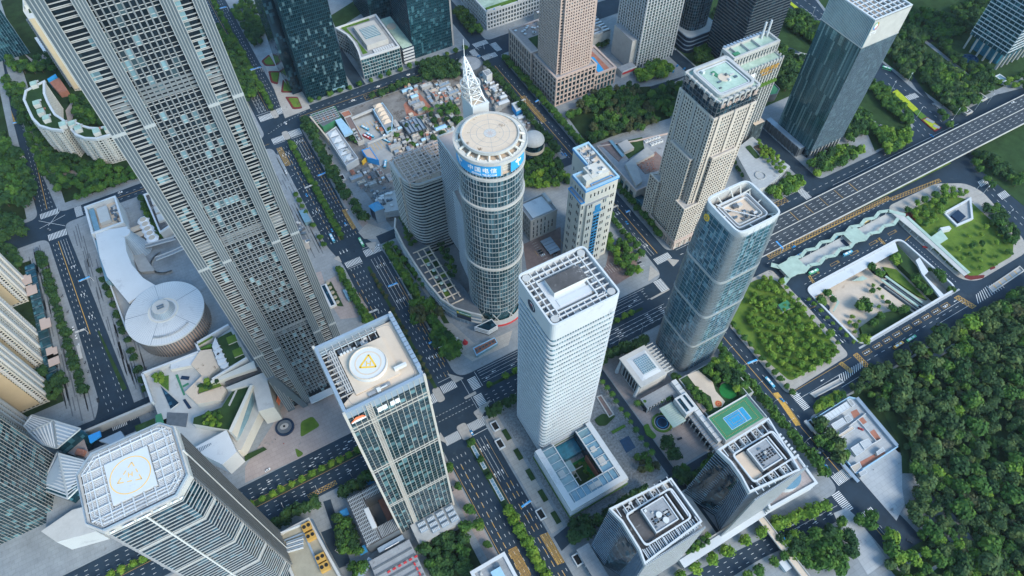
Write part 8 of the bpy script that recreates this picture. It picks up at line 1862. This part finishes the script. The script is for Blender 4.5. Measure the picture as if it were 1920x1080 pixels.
grove(['dark','mid'],[(270,13),(301,1),(292,-16),(274,-18),(251,-3)],6.8,5,7.4,'dense tree in the grove west of the pale forecourt','forecourt grove trees',40)
grove(['mid'],[(314,4),(326,0),(319,-6),(312,-2)],7,5,6.4,'full tree on the forecourt corner','forecourt corner trees',3)
grove(['mid','bright'],[(319,-18),(327,-23),(320,-32),(310,-27)],8,5.6,7,'full tree beside the sunken street','sunken street trees',4)
grove(['mid','forest'],[(345,77),(344,62),(343,44),(333,44),(337,54),(334,66)],6.2,5,6.6,'leafy street tree in front of the yard gate','yard street trees',14,.13,True)
grove(['mid','bright'],[(355,92),(383,92),(384,86),(352,86)],5,2.4,4,'young tree on the small lawn above the yard','yard lawn trees',16)
grove(['mid','bright','forest'],[(308,-33),(332,-35),(359,-38),(420,-100),(400,-200),(325,-200)],8,4,6.4,'tree on the green over the street tunnel','tunnel green trees')
# the park wood on the right: the nearest trees singly, the rest as one mass
wood=[(392,90.9),(622.1,82.8),(772.7,68.4),(425.4,-143),(299.9,-40.7),(317.6,-36),(347.4,-34.4),(347.1,-16.8),(382.7,7.3),(394.9,27.9),(404.8,46.9),(399.3,75.8)]
clear=[[(474.9,79.1),(516.8,74.5),(512.4,68.6),(471.6,71.6)],[(485.2,12),(484.5,-10.6),(471.1,-15.2),(472.9,2.1)],[(400.2,-14),(398.4,-35.1),(387.9,-38.1),(391,-19.9)],[(405.8,59.1),(412,51.3),(407.3,39.3),(397.9,40.5)],[(368.5,-41.1),(383.2,-47.7),(374.1,-66.3),(363,-53.4)],[(387.9,25.9),(395.9,21.4),(373.8,-2.8),(366.1,1.6)],[(410.2,-25.2),(404.1,-41.9),(393.5,-43)]]
FOOT += clear
rn=random.Random(2024);pts=[]
x0,x1,y0,y1=346,800,-190,90
tries=0
while tries<16000:
    tries += 1;x,y=rn.uniform(x0,x1),rn.uniform(y0,y1)
    if not inside((x,y),wood):continue
    r=rn.choice((2.8,3.4,4,4.6,5.4,6.2,7.2,8.6))
    if any((x-p[0])**2+(y-p[1])**2<(.6*(r+p[2]))**2 for p in pts) or blocked(x,y,r):continue
    pts.append((x,y,r))
P=[(x,y,r,r,rn.choice(['forest','forest','forest','forest','mid','mid','dark','olive' if rn.random()<.4 else 'forest','bright' if rn.random()<.4 else 'forest'])) for x,y,r in pts]
for lo,hi,nm in ((-400,395,'near the pale forecourt'),(395,450,'behind the work yard'),(450,540,'in the middle'),(540,900,'at the far right edge')):
    label_grove([p for p in P if lo <= p[0]<hi],'tree of the park wood '+nm,'park wood trees',4,9.6,.13,None,'forest tree')
# clipped planters and hedges
def hedge(label,poly,h=1.0,m='hedge',z=.16):single('hedge',label,'hedge',MB().prism(poly,z,z+h),m)
for k in range(5):hedge('square clipped hedge bed on the paving left of the white tower, %s'%('by the crossing','second from the crossing','middle one','fourth from the crossing','furthest from the crossing')[k],rect(106.4,196-k*20,110.6,206-k*20),.9,'lawn_dark')
hedge('thin straight hedge at the edge of the hotel drive turn',[(187.5,159.5),(200.7,159.3),(201.1,157),(187.7,156.9)])
hedge('oval hedge island in the white tower turning circle',rounded([(181,175.7),(190,176.9),(199.4,169.5),(186.8,166.1),(180.9,169.4)],2),.8,'lawn_dark')
hedge('yellow-green clipped hedge bed in the middle of the wide road',[(734.6,355.4),(743.2,356),(737.7,318.3),(729.3,317.8)],.8,'hedge_yellow');hedge('green hedge bed in the middle of the wide road',[(729.1,317.6),(737.6,317.8),(736.1,303.7),(726.7,303.9)],.7,'hedge')
hedge('red and yellow hedge bed with pale slabs by the highway',[(726.3,303.5),(736.3,303.1),(736.5,282.1),(724.2,281.1)],.7,'hedge_red');hedge('yellow inner hedge by the highway',[(727.8,301.8),(735.7,301.8),(735.6,283.6),(726,283.5)],.8,'hedge_yellow')
for k,(a_,b_) in enumerate((((732.2,301.8),(735,292.1)),((730.9,289.3),(733.7,282.7)))):single('pale_slab','grey slab set in the yellow hedge, %s one'%('upper','lower')[k],'slab',MB().beam(a_,b_,4.5,.9,1.2),'roof_grey')
hedge('long yellow-green hedge ribbon in the far wide road',[(754.1,567.7),(758.8,565.1),(756.3,521.3),(749.9,520.4)],.8,'hedge_yellow');hedge('green hedge ribbon following the yellow one',[(749.8,519.6),(755.9,520.2),(753.4,497.9),(746.6,496.5)],.7,'hedge');hedge('small yellow hedge beside the pale-crowned tower',[(748,491.9),(755.3,490.3),(747.7,484.3)],.8,'hedge_yellow')
hedge('curved red flower bed on the lawn by the sunken light court',rounded([(596.4,209.7),(607.8,207.9),(597.8,196.3),(590.3,197.5)],2),.4,'hedge_red',.18);hedge('long red flower bed at the bottom of the terminal lawn',rounded([(586.4,124.8),(590.4,119.8),(603.4,113.9),(599.5,111.9),(586.5,116.5),(583.3,121)],1),.4,'hedge_red',.18);hedge('small red flower bed on the terminal lawn edge',rounded([(614.8,117.2),(621.1,116.4),(619.9,114.3),(613.6,115.1)],1),.4,'hedge_red',.18);hedge('pale sandy bed on the terminal lawn',rounded([(587.1,148.5),(591.4,146.1),(585,136.9),(583.5,140.5)],1.5),.3,'roof_olive',.18)
hedge('dark clipped hedge along the pink plaza street',[(-92.5,287.8),(-91,292.8),(-75.1,291.8),(-73.5,288.9)],1.2,'lawn_dark')
# low clipped balls in the escalator bed
for k in range(5):x,y=along((32.1,425),(32.4,399.2),k/4);single('clipped_shrub','round pale clipped shrub beside the escalator box, %s from the avenue crossing'%('first','second','third','fourth','last')[k],'shrub',MB().prism(circle(x,y,1.5,10),.2,1.4,0,0,circle(x,y,2.3,10)).prism(circle(x,y,2.3,10),1.4,2.8,0,0,circle(x,y,1.1,10)),'roof_olive')
sheet([(823,422),(838,429),(811,402),(780,361),(766,327),(765,317),(759,318),(765,345),(772,361)],'asphalt','slip_road',.189)
sheet([(848,413),(854,413),(850,378),(846,342),(840,307),(852,292),(888,286),(882,282),(846,289),(834,305),(841,347)],'pavement','footpath',.189)
sheet([(854,413),(894,410),(896,404),(852,401)],'asphalt','side_road',.189)
sheet([(31,426),(36,426),(36,400),(36,392),(30,396)],'lawn_dark','lawn',.18)
# vehicles
def car_mesh(m):
    b=MB();body=[(-2.25,-.88),(2.1,-.88),(2.3,-.6),(2.3,.6),(2.1,.88),(-2.25,.88)]
    b.prism(body,.3,.82,0);b.prism([(-2.2,-.84),(2.2,-.84),(2.2,.84),(-2.2,.84)],.82,.92,0,0,[(-2.1,-.78),(2.1,-.78),(2.1,.78),(-2.1,.78)])
    for x in (-1.35,1.35):
        for y in (-.86,.86):b.tube((x,y-.1,.33),(x,y+.1,.33),.33,8,1)
    return b.mesh('body',[m,'rubber'])
cab=MB().prism([(-1.75,-.76),(1.0,-.76),(1.0,.76),(-1.75,.76)],.9,1.4,0,0,[(-1.2,-.62),(.35,-.62),(.35,.62),(-1.2,.62)],top=True).mesh('window_glass','dark_glass')
def roofm(m):return MB().prism([(-1.15,-.58),(.3,-.58),(.3,.58),(-1.15,.58)],1.405,1.46).mesh('roof',m)
CM={k:(car_mesh('car_'+k),roofm('car_'+k)) for k in ('white','dark','grey','blue','red')}
def busm(m,L=11.4):
    b=MB();b.prism(rounded(rect(-L/2,-1.28,L/2,1.28),.5,2),.35,3.0,0,0)
    for x in (-L*.3,L*.3):
        for y in (-1.25,1.25):b.tube((x,y-.12,.5),(x,y+.12,.5),.5,8,1)
    return b.mesh('body',[m,'rubber'])
bw=MB().ring(rounded(rect(-5.5,-1.2,5.5,1.2),.5,2),rounded(rect(-5.76,-1.33,5.76,1.33),.5,2),1.4,2.4).mesh('window_band','dark_glass');bu=MB().box(-4,-.9,3,-.6,.9,3.4).box(1,-.8,3,3.4,.8,3.3).mesh('roof_unit','car_white')
BM={k:busm('bus_'+k) for k in ('teal','green','yellow','orange')};BM['white']=busm('car_white');BM['red']=busm('red_paint')
def veh(kind,col,p,ang,label,group=None,z=.01):
    if kind == 'bus':parts_=(('body',BM[col]),('window_band',bw),('roof_unit',bu))
    else:parts_=(('body',CM[col][0]),('window_glass',CM[col][1] and cab),('roof',CM[col][1]))
    o=bpy.data.objects.new(kind,None);COL.objects.link(o);o.location=(p[0],p[1],z);o.rotation_euler.z=R(ang);o.empty_display_size=.5
    tag(o,label,'bus' if kind == 'bus' else 'car',group)
    for nm,me in parts_:k=bpy.data.objects.new(nm,me);COL.objects.link(k);k.parent=o
B_='buses in the city'
for col,p,ang,lb,z in (('teal',(56.6,475.8),-90,'white and teal bus waiting at the lower avenue crossing',0),('green',(80.6,456),90,'green bus with a red rear entering the lower avenue crossing',0),
    ('teal',(149.4,611.7),-64,'blue bus parked first in the old bus yard',.2),('teal',(149.7,597.7),-64,'blue bus parked behind the first in the old bus yard',.2),('red',(145.6,597),-64,'red bus parked in the old bus yard',.2),('yellow',(163.2,599.9),-64,'yellow bus parked in the old bus yard',.2),('teal',(162.5,580.6),-64,'blue bus under the yard gantry',.2),('teal',(146.6,546.3),60,'blue bus leaving the old bus yard',.2),
    ('teal',(457.7,222.3),2,'teal bus at the western end of the terminal canopy',0),('teal',(505.5,221.6),6,'teal bus at the second stand north of the canopy',0),('teal',(528.9,221.9),6,'teal bus at the third stand north of the canopy',0),('orange',(552.4,221.8),4,'cream and orange bus at the far stand of the canopy',0),('green',(457,200),-4,'green bus inside the loop at the western canopy end',0),('teal',(503.5,200.1),-2,'pale teal bus inside the terminal loop',0),('yellow',(465.7,98.8),1,'yellow and white bus on the road below the sunken plaza',0),('green',(481.2,97.9),1,'green bus ahead of the yellow one below the sunken plaza',0),
    ('green',(762.3,390.4),-60,'green and blue bus on the wide road at the top right',0),('teal',(336.4,128),-90,'blue bus on the east street beside the lawn',0)):
    veh('bus',col,p,ang,lb,B_,z+.01)
n_car=0
for col,p,ang,lb,z in (('white',(71.6,667.2),-78,'white car crossing the upper avenue junction',0),('blue',(54.3,546.5),-90,'blue taxi on the left lanes of the avenue',0),('blue',(60.3,486.7),-90,'blue truck-like car ahead of the teal bus',0),('blue',(75.5,487.7),90,'blue car heading up the avenue',0),('white',(94.4,443.6),70,'white car turning at the lower avenue crossing',0),('grey',(84.3,506.8),90,'grey car at the avenue kerb',.1),
    ('white',(45.9,590.5),-90,'white car parked on the striped plaza edge',.15),('dark',(100.8,601.6),-90,'dark car parked under the market trees',.15),
    ('blue',(83.3,217.4),-90,'blue taxi on the lower avenue',0),('white',(113.5,305.9),30,'white car parked on the corner plaza',.18),('white',(-120.3,649.9),0,'white car on the narrow street behind the skyscraper',0),('grey',(-195.5,632.8),-60,'silver car in the western crossing',0),('blue',(332.9,344.2),-90,'blue taxi on the east street below the white tower',0),('blue',(327.8,463.4),-90,'blue taxi waiting at the east crosswalk, left one',0),('blue',(330.6,461),-90,'blue taxi waiting at the east crosswalk, right one',0),
    ('blue',(327.9,666.2),0,'blue taxi in the northern junction',0),('white',(342,658.2),90,'white car in the northern junction',0),('white',(834.2,266.5),0,'white car on the elevated highway',8.15),('blue',(715.6,278.1),-90,'blue taxi beside the highway on the wide road',0),('dark',(728,383.4),-75,'dark car on the wide road',0),('blue',(59.1,756.2),-90,'blue taxi on the far avenue',0),('white',(443.7,223),0,'white car on the brown hatched ramp',0),('blue',(462.9,233.9),0,'blue taxi on the ramp beside the highway',0),
    ('blue',(335.1,109.9),-80,'blue taxi in the yellow hatching of the east street',0),('red',(579.4,167.4),-50,'red car on the loop beside the glass walkway',0),('red',(374.8,56.1),-55,'dark red car parked in the work yard',.2),('white',(328.6,59),-60,'white car on the street before the yard',0),('grey',(331.6,59.1),-60,'silver car on the street before the yard',0),('dark',(224.3,160.4),-60,'dark car in the hotel forecourt by the palms',.2),('dark',(234.4,125.5),-10,'dark car parked near the hotel canopy',.2),
    ('blue',(525.7,518.5),30,'blue taxi at the junction by the black towers',0),('blue',(537.1,525.4),30,'second blue taxi at the junction by the black towers',0),('blue',(541.1,516.4),20,'third blue taxi at the junction by the black towers',0),('white',(554.6,554.6),-70,'white car by the rounded black tower',0),('white',(234,676.8),0,'white car on the market street',0),('white',(155.7,665.8),0,'white car at the market street corner',0),('white',(192.2,674.5),0,'white car passing the planted roof building',0),('dark',(46.8,182.3),-90,'dark car parked on the pink pavement',.2),('white',(-51.5,181.8),-60,'white car at the barrier beside the service building',.17),('white',(-51.5,182),-60,'white car waiting beside the podium court',.17),('white',(-78.4,271.1),10,'white car parked by the plaza trees',.2),
    ('blue',(325.2,46.6),-60,'pale blue car under the street trees of the yard',0),('dark',(338.8,-30.3),-60,'dark car on the sunken street',0)):
    veh('car',col,p,ang,lb,'cars in the streets',z+.01);n_car += 1
rn=random.Random(31)
for k in range(9):veh('car','blue',Vector((443.1,161.4)).lerp(Vector((433.6,130.1)),k/9),-62,'blue taxi queueing on the ramp of the sunken plaza','queueing taxis',-8.05)
for k in range(16):
    if rn.random()<.35:continue
    veh('car',rn.choice(('white','dark','grey')),(-199+k*.75,560-k*11.0),-93,'car parked under the western street trees','cars parked on the western street',.01)
for k in range(10):veh('car',rn.choice(('white','white','grey','dark')),(234.5,331.6+k*3.2),0,'car parked in a bay beside the round tower','cars parked by the round tower',.19) if rn.random()<.6 else None
for k in range(10):veh('car',rn.choice(('white','grey','dark')),(242+rn.uniform(0,8),336+k*2.8),0,'car parked by the grey annex','cars parked by the annex',.19) if rn.random()<.4 else None
for k in range(11):veh('car',rn.choice(('dark','white','grey')),(314,291.6+k*3.3),0,'car parked at the edge of the brown car park','cars parked in the brown car park',.19) if rn.random()<.3 else None
for k in range(6):veh('car',rn.choice(('white','white','grey')),Vector((667.5,351.8)).lerp(Vector((682.4,304.4)),k/6),-30,'white car in the lane behind the pale-crowned tower','cars behind the pale-crowned tower',.2)
for k in range(6):veh('car',rn.choice(('white','grey','dark')),Vector((106.9,933.9)).lerp(Vector((103.2,904.1)),k/6)+Vector((rn.uniform(-3,3),0)),60,'car parked on the slip road pavement','cars parked by the slip road',.2)
for k in range(8):veh('car',rn.choice(('blue','white','dark')),Vector((276.2,454.5)).lerp(Vector((294.9,456)),k/8),30,'car parked in the garden behind the round tower','cars parked behind the round tower',.15) if k%2 == 0 else None
# street furniture
def gantry_sign(p,q,label,m='sign_blue',h=7.5,panels=2):
    a_,b_=Vector(p),Vector(q);d_=(b_-a_).normalized();t=thing('overhead_sign',label,'overhead sign',(a_.x,a_.y,.01),'overhead road signs')
    part(t,'post',MB().tube((b_.x,b_.y,.1),(b_.x,b_.y,h),.25,6),'white_panel');part(t,'arm',MB().tube((b_.x,b_.y,h-.4),(a_.x,a_.y,h-.4),.18,5),'white_panel');L=(b_-a_).length
    for k in range(panels):
        s,e=a_+d_*(L*(k/panels)),a_+d_*(L*((k+.92)/panels));n_=Vector((-d_.y,d_.x));o=part(t,'panel',MB().prism([(s.x,s.y),(e.x,e.y),(e.x+n_.x*1.5,e.y+n_.y*1.5),(s.x+n_.x*1.5,s.y+n_.y*1.5)],h,h+.3,0,0,None),m)
        b=MB();c_=s.lerp(e,.5)+n_*.75;b.strip(c_-d_*L*.15/panels,c_+d_*L*.2/panels,.16,h+.32);b.strip(c_-n_*.4-d_*L*.2/panels,c_-n_*.4+d_*L*.1/panels,.13,h+.32);part(t,'panel_line',b,'logo_white',sub=o)
S_=7
for p,q,lb,m_,n_ in (((74.1,560.5),(84.3,560.9),'blue double sign over the avenue lanes by the market','sign_blue',2),((55.2,550.3),(64.3,550.7),'white back of a sign over the left avenue lanes','concrete_light',2),((81.4,387),(91.3,386.6),'blue double sign over the avenue beside the curved podium','sign_blue',2),((52.7,368.3),(62.5,368),'white sign back over the avenue by the pink plaza','concrete_light',2),((-177.9,541.2),(-167.5,541.7),'cyan double sign over the western street','telecom_blue',2),((-191.7,482.1),(-183,481.6),'pale sign back over the western street','concrete_light',2),((-205,814.5),(-195.9,813.3),'cyan double sign over the upper western street','telecom_blue',2),((-208.3,752),(-201.3,750.8),'grey sign back over the upper western street','concrete_light',1),((62.6,772.3),(76.7,773.1),'blue double sign over the far avenue','sign_blue',2),((65.7,920.9),(77.4,919.5),'blue sign over the slip road at the top','sign_blue',1),((63.8,773.8),(78.4,772.1),'blue double sign over the avenue above the crossing','sign_blue',2),((342.3,547.7),(347.9,548.7),'blue sign above the east street trees','sign_blue',1),((328.9,557.4),(334.5,558.5),'white sign back over the east street','concrete_light',1),((88.3,310.1),(91.6,310.1),'small blue sign in the trees by the corner plaza','sign_blue',1),((336.5,351.6),(341.8,351.8),'small blue sign over the east street trees','sign_blue',1),((327.9,363.8),(335.1,363.9),'cream sign back over the east street','roof_cream',1),((446.3,245.3),(445.8,234.2),'blue double sign at the foot of the highway','sign_blue',2),((87.9,139.1),(97.4,140),'cyan sign over the lower avenue','telecom_blue',1),((251.3,19.6),(252.8,14.6),'blue sign over the street by the footbridge','sign_blue',1),((328.8,150.4),(339.3,149.1),'cyan sign over the east street by the garden','telecom_blue',1)):
    gantry_sign(p,q,lb,m_,S_,n_)
lp_=MB().tube((0,0,0),(0,0,11),.14,5,0,.09).mesh('pole','white_panel');la_=MB().tube((0,0,10.8),(2.6,0,11.5),.08,4).box(2.2,-.2,11.4,3.4,.2,11.6,bottom=True).mesh('lamp_arm','white_panel')
def lamp(x,y,ang,label,group,s=1.):
    o=bpy.data.objects.new('street_lamp',None);COL.objects.link(o);o.location=(x,y,.1);o.rotation_euler.z=R(ang);o.scale=(s,s,s);tag(o,label,'street lamp',group)
    for nm,me in (('pole',lp_),('lamp_arm',la_)):k=bpy.data.objects.new(nm,me);COL.objects.link(k);k.parent=o
for k in range(7):
    lamp(96.6,300+k*22,180,'slim white street lamp on the avenue kerb by the curved podium','avenue street lamps')
    lamp(47,482+k*22,0,'slim white street lamp on the avenue kerb by the striped plaza','avenue street lamps by the plaza')
for k in range(8):lamp(-160+k*28,231.5,90,'slim white street lamp on the plaza street kerb','plaza street lamps');lamp(112+k*26,227.5,90,'slim white street lamp on the cross street kerb','cross street lamps')
for k in range(9):lamp(322.4,50+k*20,0,'slim white street lamp on the east street kerb','east street lamps')
for k,p in enumerate(((734.4,357.7),(726,309.4),(761.4,286.3),(818.4,284.3),(763.9,358.7),(796.3,284.1),(731.4,550.2),(757.1,518.2),(687.9,516.9),(641.8,214),(689.6,195.2),(689.2,187.2),(682.5,153))):lamp(*p,200,'tall pale road lamp by the wide road and highway slips, %s'%('at the yellow hedge','at the green hedge','at the vent house','on the slip road verge','at the woodland corner','on the woodland edge','at the black slab','arching over the far road','behind the ribbed tower','on the terminal paving','at the ramp hatching','at the lawn corner','by the striped crossing')[k],None,1.5)
for k in range(7):lamp(440+k*18,113.4,270,'short lamp on the white kerb above the lower terminal road','terminal kerb lamps',.6)
bo=MB().tube((0,0,0),(0,0,.9),.22,6).mesh('bollard','stone_pink')
for k in range(24):o=tag(ob('bollard',bo,None,(206.2,112+k*4.4,.17)),'short pinkish bollard along the hotel drive edge','bollard','hotel drive bollards')
for k in range(18):o=tag(ob('bollard',bo,None,(119+k*4.8,109.4,.17)),'short pinkish bollard along the plaza edge below the court podium','bollard','plaza edge bollards')
# glass skylight boxes in the avenue median and stair kiosks on the paving
for k,(y0,y1,lb) in enumerate(((184,206,'upper glass skylight box in the lower avenue median'),(154,176,'lower glass skylight box in the lower avenue median'))):
    t=thing('skylight_box',lb,'skylight',(78.3,y0));part(t,'frame',MB().ring(rect(77.2,y0,79.4,y1),rect(76.7,y0-.5,79.9,y1+.5),.16,1.5),'white_panel');part(t,'glass',MB().box(77.2,y0,.16,79.4,y1,1.2),'sky_glass')
    for j in range(6):part(t,'glazing_bar',MB().box(77.2,y0+2+j*3.4,1.2,79.4,y0+2.2+j*3.4,1.4),'white_panel')
for p,lb in (((103.5,212.2),'dark stair kiosk with white rim at the upper corner plaza'),((99.4,196.1),'dark stair kiosk with white rim below the first'),((99.3,128.8),'dark stair kiosk on the pavement by the lower avenue'),((106,85.4),'dark stair kiosk on the corner at the bottom'),((96.8,551),'dark open stair kiosk under the market trees'),((339.9,79.5),'long grey stair kiosk at the yard hoarding')):
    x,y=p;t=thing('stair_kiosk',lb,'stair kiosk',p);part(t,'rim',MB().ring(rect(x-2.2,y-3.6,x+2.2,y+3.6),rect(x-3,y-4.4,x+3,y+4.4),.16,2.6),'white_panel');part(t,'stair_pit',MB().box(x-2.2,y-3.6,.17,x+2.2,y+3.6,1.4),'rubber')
single('reflecting_pool','dark rectangular reflecting pool set in the speckled plaza','pool',MB().prism([(189.1,149.4),(198.6,149.1),(197.6,137.5),(187.9,137.4)],.17,.32),'water_dark')
single('pale_walk','pale paved band crossing the dark plaza beside the court podium','path band',MB().prism([(180.6,158.3),(184.5,158.1),(185.3,113.3),(180.6,112.2)],.172,.2),'pavement_white') 
t=thing('planter_box','long sunken planter with white rim beside the hotel drive','planter',(194.6,180.7));q=[(194.4,192.8),(199.2,192.2),(198.4,171.1),(193.2,170.9)];part(t,'rim',MB().ring(offset(q,-.8),offset(q,.2),.16,1.2),'concrete_light');part(t,'soil',MB().prism(offset(q,-.8),.16,.7),'brown_paving')
for p,lb in (((-36,205.8),'small blue canopy by the podium court, upper one'),((-34.3,172.3),'small blue canopy by the podium court, lower one'),((-8.4,220.1),'small blue canopy beside the helipad tower')):
    x,y=p;t=thing('blue_canopy',lb,'canopy',p,'small blue canopies');part(t,'roof',MB().box(x-3,y-3,3.4,x+3,y+3,3.9),'blue_roof');part(t,'post',MB().box(x-2.6,y-2.6,.2,x-2.2,y-2.2,3.4),'steel')
# a few walkers on the plazas, tiny at this height
def person(p,label,top,z=.17):
    me=bpy.data.meshes.new('person');V=[(0,0,.95),(0,0,1.45),(0,0,1.62),(-.1,0,.5),(-.1,.05,.05),(.1,0,.5),(.1,-.05,.05),(-.24,0,1.3),(-.28,.05,.85),(.24,0,1.3),(.28,-.05,.85)]
    me.from_pydata(V,[(0,1),(1,2),(0,3),(3,4),(0,5),(5,6),(1,7),(7,8),(1,9),(9,10)],[]);o=bpy.data.objects.new('person',me);COL.objects.link(o);o.location=(*p,z);o.rotation_euler.z=RN.uniform(0,6.28)
    s=o.modifiers.new('skin','SKIN');rad=[.17,.17,.13,.1,.08,.1,.08,.07,.05,.07,.05]
    for v,r in zip(me.skin_vertices[0].data,rad):v.radius=(r,r)
    me.skin_vertices[0].data[0].use_root=True;me.materials.append(M[top]);tag(o,label,'person')
for p,lb,m_ in (((-64.3,293.5),'person in dark clothes walking near the ring fountain','car_dark'),((-59.4,286.6),'person in red standing below the ring fountain','car_red'),((-46.1,316.3),'person in dark clothes by the mural wall','car_dark'),((-67,314.4),'person in grey by the sloping screen','car_grey'),((36.4,411.3),'person in dark clothes beside the escalator bed','car_dark'),((36.8,401.4),'person in blue walking towards the escalator box','car_blue'),((69.9,449.1),'person in dark clothes waiting on the crossing island','car_dark'),((357.1,24.8),'person in dark clothes on the pale forecourt','car_dark'),((379.3,18.3),'person in grey at the edge of the pale forecourt','car_grey')):person(p,lb,m_)

grow()
lay_sheets()

# thin city haze
hz_=MB().box(-7200,-7200,-11,7200,7200,620,bottom=True);m=bpy.data.materials.new('haze_air');m.use_nodes=True;n=m.node_tree;n.nodes.remove(n.nodes['Principled BSDF'])
v=n.nodes.new('ShaderNodeVolumePrincipled');v.inputs['Color'].default_value=(.80,.92,1,1);v.inputs['Density'].default_value=.00002;n.links.new(v.outputs[0],n.nodes['Material Output'].inputs['Volume']);M['haze_air']=m
o=ob('haze',hz_.mesh('haze','haze_air'));o['kind']='stuff'
